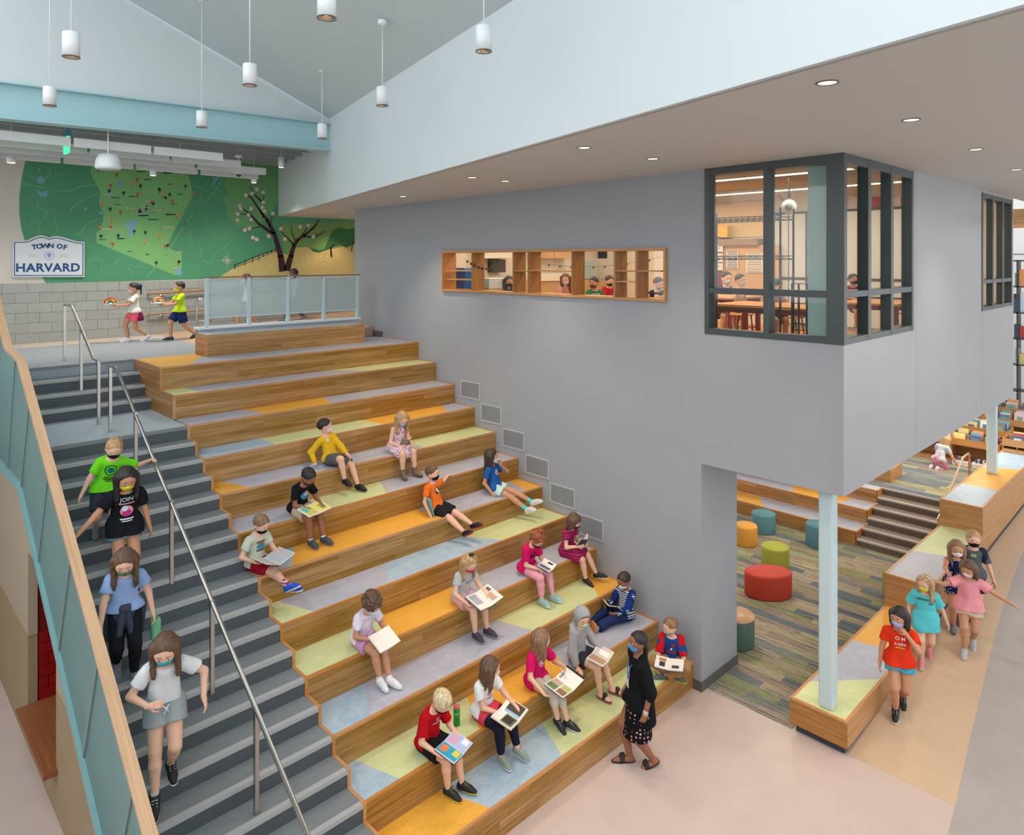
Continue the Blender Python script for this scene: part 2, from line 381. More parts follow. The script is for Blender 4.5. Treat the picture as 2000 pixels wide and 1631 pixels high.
# wall under the stair, with the hatch opening to the red tiled kitchen
BEIGE = M('beige_wall', (178, 160, 138), .6, var=.03, scale=2)
BEIGE2 = M('beige_panel', (160, 138, 106), .6, var=.05, scale=3)
ws = empty('wall_stair', (XL, -2, 0), kind='structure')
m = MB()
for (y0, y1, z0, z1) in [(5, -1.3, 1.3, 3.05), (-2.727, -7, 1.3, 3.05), (-1.3, -2.727, 2.3, 3.05)]:
    pts = [(y0, z0), (y1, z0), (y1, z1), (y0, z1)]
    def top(y): return min(3.05, P0+.6173*y-.50) if y < -1 else 3.05
    pts = [(y0, z0)]+[(y1, z0)]+[(y1, max(z0+.001, top(y1)))]+[(yy, max(z0, top(yy))) for yy in np.linspace(y1, y0, 9)[1:]]
    m.prism_x(pts, XL-.035, XL+.06)
m.build('wall_panel', BEIGE, ws)
MB().box((XL-.035, -1.3, 0), (XL+.06, 5, 1.292)).box((XL-.035, -2.727, 0), (XL+.06, -1.3, .454)).prism_x([(-2.727, 0), (-5.8, 0), (-5.8, .03), (-3.9, 1.22), (-3.78, 1.292), (-2.727, 1.292)], XL-.035, XL+.06).build('wall_panel', BEIGE2, ws)
sill = MB().box((XL-.16, -2.8, .455), (XL+.9, -1.31, .508)).build('counter_shelf', wood('oak_sill', (116, 60, 22), (150, 82, 36), 1)); tag(sill, 'brown wooden counter in the wall hatch below the stairs', 'counter')
RED = M('red_tile', (150, 22, 22), .3, rnd=.12, var=.08, scale=8)
rw = empty('wall_kitchen', (XL+.5, -1.25, 0), kind='structure')
MB().box((XL+.07, -1.27, 0), (XL+1.2, -1.2, 2.35)).box((XL+1.0, -3.0, 0), (XL+1.06, -1.2, 1.3)).build('wall_panel', M('dark_red', (120, 14, 16), .5), rw)
for q in range(6):
    x = XL+.07-(.1 if q % 2 else 0)
    while x < XL+1.0:
        cube_part('tile', (max(XL+.07, x)+.004, -1.305, .5+q*.135+.004), (x+.2-.004, -1.268, .5+(q+1)*.135-.004), RED, rw); x += .2
# glass guard on the outer side of the stair
GL = glassmat('guard_glass', (226, 240, 238), .30, diff=(166, 196, 194))
gd = empty('glass_guard', (-1.89, -2, 1), label='frosted glass stair guard with oak handrail cap, running down left of the stairs', cat='railing')
SL = .6173
def nz(y): return P0+SL*y
cap = [(2.2, P0+1.55), (.30, P0-.17+.72), (.16, 4.56), (-1.30, 4.60), (-1.42, nz(-1.42)+1.04), (-7.2, nz(-7.2)+1.04)]
cap = [(1.5, 5.75), (-.15, 4.63), (-.95, 4.60), (-6.9, nz(-6.9)+1.05)]
def band(poly, off0, off1, x0, x1, name, mat):
    up_ = [(y, z+off1) for y, z in poly]; lo_ = [(y, z+off0) for y, z in poly][::-1]
    m = MB()
    for (a, b) in zip(poly[:-1], poly[1:]):
        m.prism_x([(a[0], a[1]+off0), (b[0], b[1]+off0), (b[0], b[1]+off1), (a[0], a[1]+off1)], x0, x1)
    return m.build(name, mat, gd)
cap[2] = (-1.02, nz(-1.02)+1.05)
band(cap, -.04, .0, -1.945, -1.852, 'handrail_cap', OAKRAIL)
strg = [(2.0, 3.03+.0), (-1.02, 3.03), (-6.6, nz(-6.6)-.43)]
strg[1] = (-1.08, nz(-1.08)-.43)
band(strg, -.05, .05, -1.945, -1.86, 'bottom_channel', M('teal_channel', (126, 170, 172), .4))
TEALP = M('teal_post', (120, 142, 140), .4)
def guard_post(y0, y1t):
    pass
def topz(y):
    for a, b in zip(cap[:-1], cap[1:]):
        if b[0] <= y <= a[0]: return a[1]+(b[1]-a[1])*(y-a[0])/(b[0]-a[0])
    return nz(y)+1.05
def botz(y): return 3.03+.04 if y > -1.08 else nz(y)-.38
ypost = [1.6, .62, -.28, -1.14, -2.10, -3.055, -4.0, -4.95, -5.9]
for i, y in enumerate(ypost):
    lean = .49 if y < -.2 else .3
    yt = y-lean
    MB().prism_x([(y+.025, botz(y)), (y-.025, botz(y)), (yt-.025, topz(yt)-.04), (yt+.025, topz(yt)-.04)], -1.925, -1.885).build('post', TEALP, gd)
    if i+1 < len(ypost):
        y2 = ypost[i+1]; lean2 = .49 if y2 < -.2 else .3
        top = [(y2-lean2+.02, topz(y2-lean2+.02)-.035)]
        for c_ in cap[::-1]:
            if y2-lean2 < c_[0] < yt: top.append((c_[0], c_[1]-.035))
        top.append((yt-.02, topz(yt-.02)-.035))
        pl = [(y-.02, botz(y))]+([(-1.08, botz(-1.08))] if y2 < -1.08 < y else [])+[(y2+.02, botz(y2))]+top
        MB().prism_x(pl, -1.912, -1.898).build('glass_panel', GL, gd)

MB().prism_x([(1.3, P0), (1.3, P0-.55), (.2, 3.0), (-1.08, nz(-1.08)-.46), (-6.5, nz(-6.5)-.46), (-6.5, nz(-6.5)+.02), (-1.1, nz(-1.1)+.02), (.4, 3.46)], XL-.03, XL-.001).build('stringer_panel', M('stringer_white', (190, 196, 196), .5), st)
# stainless centre handrails
XR = -.855
def rail(name, label, pts, posts):
    e = empty(name, (XR, posts[0][0], posts[0][1]), label=label, cat='handrail')
    MB().tube([(XR, y, z) for y, z in pts], .021, 12).build('rail', STEEL, e, True)
    for (y, z, zt) in posts: rbox('post', (XR-.02, y-.02, z), (XR+.02, y+.02, zt), STEEL, e, .003, 1)
rail('stair_handrail', 'short stainless steel handrail on the upper stair flight', [(1.84, 5.01), (1.80, 5.03), (1.36, 5.03), (1.30, 5.0), (.16, 4.36), (.1, 4.335), (-.13, 4.33), (-.165, 4.31)],
     [(1.83, P0, 5.02), (.80, 3.784, 4.70), (-.15, 3.44, 4.32)])
rail('stair_handrail', 'long stainless steel handrail running down the middle of the lower stairs', [(-.69, 4.30), (-.72, 4.325), (-.97, 4.325), (-1.03, 4.30), (-6.6, nz(-6.6)+.872)],
     [(-.715, 3.44, 4.31)]+[(y, nz(y) - RI*((abs(y)/(RUN/2)) % 1 == 0) - .06, nz(y)+.86) for y in (-1.80, -3.06, -4.20, -5.2)])
# ------------------------------------------------------------------ grey wall and the raised classroom box
YC = -8.08; YJ = -6.25; ZB = 3.03; ZT = 6.98; XE = 13.38
SH = (-.802, -5.691, 5.19, 5.875)     # display shelf opening: y0, y1, z0, z1
wr = empty('wall_right', (W, -2, 0), kind='structure')
MB().box((W, YJ, 0), (W+.2, 2.347, SH[2])).box((W, YJ, SH[3]), (W+.2, 2.347, ZT)).box((W, SH[0], SH[2]), (W+.2, 2.347, SH[3])).box((W, YJ, SH[2]), (W+.2, SH[1], SH[3])) \
    .box((W, YC+.15, ZB), (W+.2, YJ, 4.765)).box((W, -6.305, 4.765), (W+.2, YJ, ZT)).build('wall_panel', WALLGREY, wr)
MB().box((W+.1, -2.5, 0), (5.715, YJ+.0005, ZB+.1)).build('pier', WALLGREY, wr)
MB().box((W+.2, YC+.15, ZB+.001), (XE-.16, 2.34, P0)).build('floor_slab', M('slab', (170, 168, 164)), wr)
bb = empty('baseboard_right', (W, YJ, 0), kind='structure')
BASE = M('baseboard', (96, 94, 92), .5)
MB().box((W-.012, YJ-.012, 0), (5.727, -6.07, .13)).build('baseboard_strip', BASE, bb)
MB().box((W-.02, 1.26, P0), (W, 2.34, P0+.12)).build('baseboard_strip', BASE, bb)
wf = empty('wall_front', (W, YC, ZB), kind='structure')
GREYP = M('grey_panel', (158, 158, 162), .32, var=.03, scale=.8, stretch=(3, 1, .5), spec=.5)
for (x0, x1, z0, z1) in [(W, 7.355, ZB, 4.79), (7.365, 10.92, ZB, ZT), (10.93, XE, ZB, 4.84), (7.22, 7.355, 4.79, ZT), (13.25, XE, 4.84, ZT), (10.93, 13.25, 6.90, ZT)]:
    MB().box((x0, YC, z0), (x1, YC+.15, z1)).build('cladding_panel', GREYP, wf)
MB().box((W+.05, YC+.06, ZB+.02), (XE-.02, YC+.14, ZB+1)).box((7.3, YC+.06, ZB), (7.4, YC+.14, ZT)).box((10.9, YC+.06, ZB), (10.95, YC+.14, ZT)).build('backing', DARKFRAME, wf)
MB().box((XE-.15, YC+.15, ZB), (XE, 2, ZT)).build('end_panel', GREYP, wf)
# vents along the bleacher
VG = M('vent_mesh', (148, 150, 155), .5); VF = M('vent_frame', (186, 188, 192), .5)
for i in range(6):
    y0 = -1.311-i*.557; z1 = 3.525-i*.343
    v = empty('wall_vent', (W, y0, z1-.26), label='square grey wall vent, %s of the six stepping down beside the bleachers' % ['topmost', 'second from the top', 'third from the top', 'fourth from the top', 'fifth from the top', 'lowest'][i], cat='vent', group='vents stepping down the grey wall')
    MB().box((W-.006, y0, z1-.27), (W-.001, y0-.49, z1)).build('backing', M('vent_dark', (112, 114, 118)), v)
    MB().box((W-.014, y0+.02, z1-.29), (W-.001, y0, z1+.02)).box((W-.014, y0-.49, z1-.29), (W-.001, y0-.51, z1+.02)).box((W-.014, y0, z1), (W-.001, y0-.49, z1+.02)).box((W-.014, y0, z1-.29), (W-.001, y0-.49, z1-.27)).build('frame', VF, v)
    for q in range(11):
        cube_part('louver', (W-.012, y0-.49, z1-.268+q*.0245), (W-.005, y0, z1-.268+q*.0245+.0165), VG, v)
# display shelf through the wall
ds = empty('display_shelf', (W, -3.2, SH[2]), label='long oak display shelf with cubbies set through the grey wall', cat='shelf')
y0, y1, z0, z1 = SH
MB().box((W-.05, y0+.02, z0-.03), (W+.28, y1-.02, z0+.005)).box((W-.05, y0+.02, z1-.005), (W+.28, y1-.02, z1+.03)).box((W-.051, y0+.03, z0-.032), (W+.281, y0-.005, z1+.032)).box((W-.051, y1+.005, z0-.032), (W+.281, y1-.03, z1+.032)).build('frame', OAKTRIMY, ds)
def sx(px): # y position on the wall plane of an image column
    d = ray(px, 0); return CAM[1]+d[1]*(W-CAM[0])/d[0]
OAKD = wood('oak_divider', (150, 108, 66), (188, 140, 92), 2)
for px in (922.5, 1002.5, 1032, 1117.5, 1200, 1242):
    y = sx(px); MB().box((W-.02, y-.03, z0), (W+.27, y, z1)).build('divider', OAKD, ds)
def shelfb(a, b, pz):
    ya, yb = sx(a), sx(b); zz = hit((a+b)/2, pz, 'X', W)[2]
    MB().box((W-.01, ya, zz-.02), (W+.26, yb, zz)).build('cubby_shelf', OAKTRIMY, ds)
for a, b, pz in ((873, 922, 528), (873, 922, 545), (1004, 1032, 528), (1034, 1117, 528), (1201, 1242, 528), (1244, 1292, 528), (1202, 1241, 549)): shelfb(a, b, pz)
MB().box((W+.19, y0, z0), (W+.196, y1, z1)).build('glass_pane', glassmat('clear_glass', (250, 252, 250), .965), ds)

# corner window of the classroom
CLEAR = MATS['clear_glass']
FR = M('window_frame_grey', (64, 71, 73), .35, spec=.5)
w1 = empty('window_1', (W, -7.2, 4.78), kind='structure')
def wx(lo, hi, name='window_frame', mat=FR, par=w1): return rbox(name, lo, hi, mat, par, .004, 1)
Z0, Z1, ZM = 4.765, 6.965, 5.345
for (a, b) in ((-6.305, -6.37), (-7.12, -7.19), (-7.90, YC+.17)): wx((W-.02, b, Z0), (W+.16, a, Z1))
wx((W-.03, -7.98, Z0+.05), (W+.16, -6.31, Z0+.0)) if 0 else None
for (za, zb) in ((Z0, Z0+.075), (ZM-.045, ZM+.03), (Z1-.11, Z1)): wx((W-.015, -7.91, za), (W+.15, -6.36, zb))
xs = [(W-.022, W+.07), (5.55-.05, 5.55+.05), (6.35-.05, 6.35+.05), (7.13, 7.215)]
for i, (a, b) in enumerate(xs): wx((a, YC-.012, Z0), (b, YC+(.19 if i == 0 else .12), Z1))
for (za, zb) in ((Z0, Z0+.075), (ZM-.045, ZM+.03), (Z1-.11, Z1)): wx((W+.05, YC-.008, za), (7.14, YC+.16, zb))
MB().box((W+.05, -7.9, Z0), (W+.058, -6.36, Z1)).build('pane', CLEAR, w1)
MB().box((W+.06, YC+.06, Z0), (7.13, YC+.068, Z1)).build('pane', CLEAR, w1)
MB().box((W+.11, -7.93, Z0+.05), (W+.118, -7.62, Z1-.1)).build('blind_panel', M('pale_teal_panel', (150, 172, 168), .5), w1)
w2 = empty('window_2', (12, YC, 4.84), kind='structure')
for a, b in ((10.93, 11.0), (11.66, 11.76), (12.42, 12.52), (13.18, 13.255)): wx((a, YC-.012, 4.84), (b, YC+.09, 6.92), par=w2)
for za, zb in ((4.84, 4.91), (5.32, 5.39), (6.84, 6.92)): wx((11.0, YC-.008, za), (13.2, YC+.16, zb), par=w2)
MB().box((11, YC+.06, 4.84), (13.2, YC+.068, 6.9)).build('pane', CLEAR, w2)

# ------------------------------------------------------------------ soffit, fascia, ceilings, beam
SOFM = M('soffit_paint', (204, 198, 192), .6)
so = empty('ceiling_soffit', (5, -6, 6.9), kind='structure')
def sof(poly, th=.12):
    n = len(poly); V = [(x, y, SOF(y)) for x, y in poly]+[(x, y, SOF(y)+th) for x, y in poly]
    return put('soffit_panel', V, [tuple(range(n)), tuple(range(n, 2*n))[::-1]]+[(i, n+i, n+(i+1) % n, (i+1) % n) for i in range(n)], SOFM, so)
fx = lambda y: FA*y+FB
sof([(fx(5.15)+.05, 5.15), (fx(-8.08)+.05, -8.08), (W+.02, -8.08), (W+.02, 5.15)])
sof([(W+.02, 5.15), (W+.02, 2.34), (9, 2.34), (9, 5.15)])
sof([(fx(-8.08)+.05, -8.08), (fx(-13.9)+.05, -13.9), (15.5, -13.9), (15.5, -8.08)])
wfa = empty('wall_fascia', (2, -4, 7), kind='structure')
def ftop(y): return 8.45+.0155*(.94-y)
ya, yb = 5.2, -14
put('fascia_panel', [(fx(ya), ya, SOF(ya)), (fx(yb), yb, SOF(yb)), (fx(yb), yb, ftop(yb)+.3), (fx(ya), ya, ftop(ya)+.3), (fx(ya)+.1, ya, SOF(ya)), (fx(yb)+.1, yb, SOF(yb)), (fx(yb)+.1, yb, ftop(yb)+.3), (fx(ya)+.1, ya, ftop(ya)+.3)],
    [(0, 3, 2, 1), (4, 5, 6, 7), (0, 1, 5, 4), (2, 3, 7, 6)], WHITE, wfa)
CEIL = M('ceiling_paint', (196, 206, 208), .6)
ce = empty('ceiling', (0, -4, 9), kind='structure')
YB_ = .93
K = np.array([fx(YB_), YB_, ftop(YB_)])
s1 = .391
def pl1(x, y): return K[2]+s1*(K[0]-x)
s2 = .44
def pl2(x, y): return ftop(y)+s2*(fx(y)-x)*.93
# fold: pl1 = pl2, starting at K; direction found numerically along y
def fold(y):
    lo_, hi_ = -30, 30
    f = lambda x: pl1(x, y)-pl2(x, y)
    a, b = f(lo_), f(hi_)
    return lo_+(hi_-lo_)*a/(a-b)
yq = -4.0; xq = max(-3.0, min(fx(yq)-.1, fold(yq)))
XO = -2.4      # edge of the skylight well
def cq(pts): 
    n = len(pts); V = list(pts)+[(x, y, z+.12) for x, y, z in pts]
    return put('ceiling_panel', V, [tuple(range(n)), tuple(range(n, 2*n))[::-1]]+[(i, n+i, n+(i+1) % n, (i+1) % n) for i in range(n)], CEIL, ce)
yk = yq
cq([tuple(K), (XO, YB_, pl1(XO, YB_)), (XO, yk, pl1(XO, yk)), (xq, yk, pl1(xq, yk))])
cq([tuple(K), (xq, yk, pl1(xq, yk)), (xq, yk-.001, pl2(xq, yk)), (xq, -9, pl2(xq, -9)), (fx(-9), -9, ftop(-9))])
wg = empty('wall_gable', (0, YB_, 8.3), kind='structure')
MB().prism_y([(K[0]+.3, 8.25), (K[0]+.3, K[2]-.1), (XO-6, pl1(XO-6, 0)), (XO-6, 8.1)], YB_+.02, YB_+.2).build('gable_panel', WHITE, wg)
BEAM = M('beam_blue', (168, 206, 212), .5)
bz = lambda x: 7.72+.02*(x+1.8)
be = empty('steel_beam', (0, YB_, 7.7), label='pale blue steel beam across the hall below the white gable', cat='beam')
def beamq(dz0, dz1, y0, y1, name):
    xa, xb = -9, fx(y0)+.02
    return put(name, [(xa, y0, bz(xa)+dz0), (xb, y0, bz(xb)+dz0), (xb, y1, bz(xb)+dz0), (xa, y1, bz(xa)+dz0), (xa, y0, bz(xa)+dz1), (xb, y0, bz(xb)+dz1), (xb, y1, bz(xb)+dz1), (xa, y1, bz(xa)+dz1)], BOXF, BEAM, be)
beamq(0, .022, YB_-.12, YB_+.14, 'bottom_flange'); beamq(.5, .522, YB_-.12, YB_+.14, 'top_flange'); beamq(.02, .5, YB_, YB_+.02, 'web')
for qx in (1.0, 1.09):
    for qz in (.28, .36, .44): MB().lathe([(0, 0), (.016, 0), (.016, .012), (0, .014)], (0, 0, 0), 8).build('bolt', BEAM, be) if 0 else MB().tube([(qx, YB_-.014, bz(qx)+qz), (qx, YB_, bz(qx)+qz)], .014, 6).build('bolt', BEAM, be)
# lower corridor ceiling behind the beam
cc = empty('ceiling_corridor', (0, 3, 8), kind='structure')
DECK = M('deck_grey', (158, 166, 166), .6)
MB().box((-9, YB_+.1, 8.12), (6, 5.2, 8.2)).build('deck', DECK, cc)
for y in (1.35, 1.75, 2.3, 2.9, 3.5, 4.1, 4.7): MB().box((-9, y, 7.98), (fx(y)-.02, y+.07, 8.12)).build('joist', DECK, cc)
pp = MB().tube([(-9, 1.25, 7.92), (fx(1.25)-.35, 1.25, 7.95), (fx(1.25)-.2, 1.25, 7.93), (fx(1.25)-.12, 1.2, 7.86)], .022, 8).build('conduit_pipe', M('pipe_white', (214, 220, 220), .4), None, True); tag(pp, 'thin white conduit pipe bent down at the end under the blue beam', 'pipe')
pp = MB().tube([(-9, 1.6, 7.9), (2.6, 1.6, 7.95)], .03, 8).build('conduit_pipe', MATS['pipe_white'], None, True); tag(pp, 'straight white pipe along the corridor ceiling behind the beam', 'pipe')

# ------------------------------------------------------------------ back wall of concrete block with painted top
CMU = M('block_grey', (158, 160, 156), .7, var=.05, scale=14, rnd=.05)
UPW = M('back_wall_paint', (206, 198, 186), .6)
wb = empty('wall_back', (0, 5.1, P0), kind='structure')
MB().box((-9.1, 5.12, 0), (9, 5.3, 8.2)).build('wall_panel', UPW, wb)
q = 0; zz = P0
while zz < 5.28:
    z2 = min(zz+.195, 5.29); x = -5+(.2 if q % 2 else 0)
    while x < 6.6:
        cube_part('block', (x+.003, 5.075, zz+.003), (x+.397, 5.13, z2-.003), CMU, wb); x += .4
    zz += .195; q += 1
MB().box((-9, 5.085, P0), (9, 5.125, 5.28)).build('mortar', M('mortar', (128, 130, 128), .8), wb)

# ------------------------------------------------------------------ right: platform benches, pit tiers and steps
TOE = M('toe_kick', (58, 62, 66), .5)
def platform(label, x0, x1, z0, z1, cols, toe=True, front=True):
    t = empty('platform_bench', (x0, -7.75, 0), label=label, cat='bench', group='stepped oak platforms beside the reading pit')
    if toe: MB().box((x0+.06, -8.03, 0), (x1, -7.46, z0+.1)).build('toe_kick', TOE, t); zb = z0+.1
    else: zb = z0
    MB().box((x0, YC, zb), (x0+.03, -7.41, z1-.02)).build('end_panel', OAKY, t)
    MB().box((x0+.03, YC+.0005, zb), (x1, YC+.03, z1-.02)).build('side_panel', wood('oak_flat', (170, 122, 76), (200, 152, 102), 0, rnd=.04), t)
    MB().box((x0+.03, -7.44, zb), (x1, -7.41, z1-.02)).build('side_panel', MATS['oak_flat'], t)
    MB().box((x0, YC, z1-.02), (x0+.035, -7.41, z1+.002)).box((x0+.035, YC, z1-.02), (x1, YC+.035, z1+.002)).box((x0+.035, -7.445, z1-.02), (x1, -7.41, z1+.002)).build('edge_trim', OAKTRIM, t)
    a0, b0 = x0+.035, x0+.035
    for c, a1, b1 in cols:   # a at near (y=YC) side, b at far side
        MB().prism([(a0, YC+.035), (a1, YC+.035), (b1, -7.445), (b0, -7.445)], z1-.03, z1).build('linoleum_panel', LIN[c], t); a0, b0 = a1, b1
    MB().box((x0+.04, YC+.04, zb), (x1-.01, -7.45, z1-.035)).build('core', MATS['core'], t)
    return t
platform('low oak platform bench with lime, lilac and yellow top under the front column', 4.86, 8.14, 0, .41, [('L', 6.05, 5.35), ('G', 6.9, 6.75), ('Y', 8.14, 8.14)])
platform('middle oak platform bench with lilac and lime top between low and tall platforms', 8.14, 11.0, 0, .915, [('G', 9.6, 9.35), ('L', 11.0, 11.0)], toe=False)
platform('tall oak platform bench with blue and yellow top around the far column', 11.0, 19, 0, 1.385, [('B', 12.3, 12.3), ('Y', 14.2, 13.9), ('B', 19, 19)], toe=False)
MB().box((4.7, -8.1, -.1), (11.5, -7.3, -.0015)).build('floor_strip', MATS['floor_tan'], fl)
MB().prism_y([(8.14, zramp(8.14))]+[(x, zramp(x)) for x in (8.7, 11.5, 14.4, 19)]+[(x, zramp(x)+.06) for x in (19, 14.4, 11.5, 8.7, 8.14)], YC-.002, YC+.05).build('trim_1', TOE)['kind'] = 'structure'
for i, (x, y, z0) in enumerate(((4.93, -7.89, .41), (13.43, -7.78, 1.385))):
    c = empty('steel_column', (x, y, z0), label=['pale grey square steel column standing on the low platform bench', 'pale grey steel column on the far tall platform by the book bins'][i], cat='column')
    rbox('shaft', (x, y, z0), (x+.17, y+.17, ZB), POSTBLUE, c, .025, 3)
PITR = M('pit_riser', (104, 92, 84), .5, var=.05); PITT = M('pit_tread', (134, 122, 112), .5, var=.05)
pt = empty('pit_steps', (11.8, -6.6, 0), label='six dark steps climbing from the reading pit to the library', cat='stairs')
for k in range(6):
    x = 11.27+.29*k; z = .14*(k+1)
    MB().box((x, -7.41, z-.14), (x+.02, -5.87, z)).build('riser', PITR, pt)
    MB().box((x, -7.41, z-.02), (x+.32, -5.87, z)).build('tread', PITT, pt)
    MB().box((x-.006, -7.41, z-.03), (x+.05, -5.87, z+.002)).build('nosing_strip', M('pit_nosing', (186, 176, 166), .5), pt)
for k in range(3):
    x = [11.27, 11.87, 12.44][k]; x2 = [11.87, 12.44, 13.2][k]; z = .28*(k+1)
    t = empty('pit_tier', (x, -4, 0), label=['lowest oak seating tier at the back of the reading pit', 'middle oak seating tier at the back of the reading pit', 'top oak seating tier at the back of the reading pit'][k], cat='bench', group='oak tiers of the reading pit')
    for q in range(3):
        yy = -5.84
        while yy < -1.5:
            y2 = min(-1.5, yy+random.uniform(.9, 1.6)); cube_part('plank', (x, yy+.001, z-.28+q*.0933+.001), (x+.02, y2-.001, z-.28+(q+1)*.0933-.001), OAKY, t); yy = y2
    MB().box((x-.004, -5.87, z-.02), (x+.03, -1.5, z+.003)).box((x+.03, -5.87, z-.28), (x2, -5.84, z+.003)).build('edge_trim', OAKTRIMY, t)
    MB().box((x+.021, -5.84, z-.28), (x2, -1.5, z-.03)).build('core', MATS['core'], t)
    bs = [('Y', -3.9, -3.5), ('G', -5.84, -5.84)] if k != 1 else [('G', -4.3, -4.0), ('Y', -5.25, -5.35), ('G', -5.84, -5.84)]
    ya_, yb_ = -1.5, -1.5
    for c, f1, b1 in bs:
        MB().prism([(x+.03, ya_), (x+.03, f1), (x2, b1), (x2, yb_)], z-.03, z).build('linoleum_panel', LIN[c], t); ya_, yb_ = f1, b1
fl2 = empty('floor_library', (14, -6, .84), kind='structure')
MB().box((12.75, -7.41, .6), (26, -5.87, .83)).box((13.2, -5.87, .6), (26, 3, .83)).build('floor_slab', MATS['core'], fl2)
carpet(fl2, 12.76, 18, (-7.41, -4.2), .84, .25, 1.0)
rb = empty('oak_block_bench', (13.2, -5.9, .84), label='small oak block end above the pit steps', cat='bench')
MB().box((13.2, -5.87, .84), (13.24, -5.2, 1.12)).build('end_panel', OAKY, rb); MB().box((13.24, -5.87, .84), (14.0, -5.2, 1.12)).build('body', OAKTRIM, rb)
hr = empty('pit_handrail', (12, -7.3, .2), label='thin wood-toned metal handrail beside the pit steps', cat='handrail')
PR = M('rail_champagne', (200, 168, 132), .35, .8)
MB().tube([(11.05, -7.36, .88), (11.15, -7.34, .96), (11.35, -7.33, 1.0), (12.9, -7.33, 1.75), (13.3, -7.33, 1.76), (13.36, -7.33, 1.70), (13.36, -7.33, .84)], .02, 8).build('rail', PR, hr, True)
MB().tube([(12.0, -7.33, .5), (12.0, -7.33, 1.3)], .016, 8).build('post', PR, hr, True)
# stools in the pit
def stool(label, x, y, rx, ry, rot, h, col, top=None, side=None):
    t = empty('foam_stool', (x, y, 0), rot, label, 'stool', 'round stools in the reading pit')
    m = M('stool_'+label.split()[0], col, .6, var=.03, scale=20)
    MB().lathe([(.0, .004), (.93, .004), (.98, .02), (1, .04), (1, h-.04), (.985, h-.014), (.95, h-.003), (0, h)], (0, 0, 0), 40, rx, ry).build('body', m if not side else side, t, True, True)
    MB().lathe([(1.002, h-.045), (1.008, h-.04), (1.002, h-.035)], (0, 0, 0), 40, rx, ry).build('piping', m, t, True, True)
    if top: MB().lathe([(0, h), (1.01, h), (1.03, h+.012), (1.0, h+.028), (0, h+.03)], (0, 0, 0), 40, rx, ry).build('seat_top', top, t, True, True)
stool('teal round foam stool near the pit tiers, left one', 10.63, -4.22, .24, .24, 0, .41, (92, 140, 148))
stool('orange round foam stool half hidden by the wall corner', 9.75, -4.28, .22, .22, 0, .40, (226, 160, 66))
stool('petrol round foam stool behind the front column', 10.72, -5.33, .24, .24, 0, .45, (84, 132, 146))
stool('lime green round foam stool behind the red one', 9.11, -5.2, .245, .245, 0, .42, (164, 166, 60))
stool('red oval foam stool, the widest in the reading pit', 8.0, -5.6, .40, .27, -.75, .42, (190, 62, 44))
GRN = M('ribbed_green', (84, 112, 98), .6, bump=1.0, scale=1, stretch=(1, 1, 130))
stool('wooden topped stool with ribbed green sides beside the wall corner', 6.2, -5.99, .25, .25, 0, .42, (90, 120, 110), OAKRAIL, GRN)
stool('olive round foam stool half hidden by the middle platform', 9.56, -7.16, .24, .24, 0, .40, (140, 142, 70))
# ------------------------------------------------------------------ light fixtures
LENS = emit('warm_lens', (255, 226, 190), 2.5)
FIXW = M('fixture_white', (232, 236, 238), .4); CHROME = M('lamp_reflector', (220, 196, 170), .2, .9); RING = M('lamp_ring', (40, 40, 42), .4)
def pl(x, y): return min(pl1(x, y), 1e9) if x < fold(y) else pl2(x, y)
PEND = [('A', -1.875, -3.358), ('B', -1.539, -.682), ('C', .406, -.536), ('D', -.16, -3.485), ('E', -.656, -6.071), ('F', 2.173, -.897), ('G', 1.506, -3.63), ('H', .872, -6.275)]
PLAB = {'A': 'white cylinder pendant hanging at the upper left, larger of the two there', 'B': 'white cylinder pendant in front of the left end of the blue beam', 'C': 'white cylinder pendant hanging in front of the middle of the blue beam',
        'D': 'white cylinder pendant against the edge between white gable and grey ceiling', 'E': 'white cylinder pendant cut off by the top edge of the picture', 'F': 'white cylinder pendant at the right end of the blue beam',
        'G': 'white cylinder pendant with visible ceiling canopy before the white fascia', 'H': 'rightmost white cylinder pendant before the bright fascia'}
for n_, x, y in PEND:
    zc = max(8.7, pl1(x, y) if n_ in 'ABCDE' else pl2(x, y)); zc = {'F': 8.81, 'G': 8.76}.get(n_, zc)
    t = empty('pendant_lamp', (x, y, 7.7), label=PLAB[n_], cat='lamp', group='white cylinder pendants')
    MB().lathe([(.066, .003), (.075, .0), (.075, .235), (.07, .24), (.012, .245), (.0, .26)], (x, y, 7.7), 24, cap=False).build('shade', FIXW, t, True)
    MB().lathe([(.0, .05), (.045, .04), (.068, .004)], (x, y, 7.7), 20, cap=False).build('reflector', CHROME, t, True)
    MB().lathe([(.0, .040), (.042, .036), (.0, .032)], (x, y, 7.7), 14).build('bulb', LENS, t, True)
    MB().lathe([(.068, .003), (.0775, -.002), (.0775, .006)], (x, y, 7.7), 24, cap=False).build('rim', RING, t, True)
    MB().tube([(x, y, 7.94), (x, y, zc)], .006, 6).build('stem', FIXW, t, True)
    MB().lathe([(.0, -.03), (.055, -.022), (.06, .03)], (x, y, zc), 18).build('canopy', FIXW, t, True)
DL = [(3.816, -.814), (3.0, -3.644), (3.655, -3.641), (2.254, -6.341), (3.479, -6.371), (1.453, -9.226), (3.313, -9.21), (5.66, -9.173), (8.112, -9.097)]
DLAB = ['farthest round downlight in the soffit near the mural', 'left of two close round downlights above the display shelf', 'right of two close round downlights above the display shelf', 'round downlight in the soffit nearest the white fascia, mid wall', 'round downlight in the soffit just left of the corner window',
        'largest round downlight in the soffit above the corner window', 'round downlight in the soffit right of the largest one', 'small round downlight in the soffit at the right edge', 'farthest right tiny downlight in the soffit']
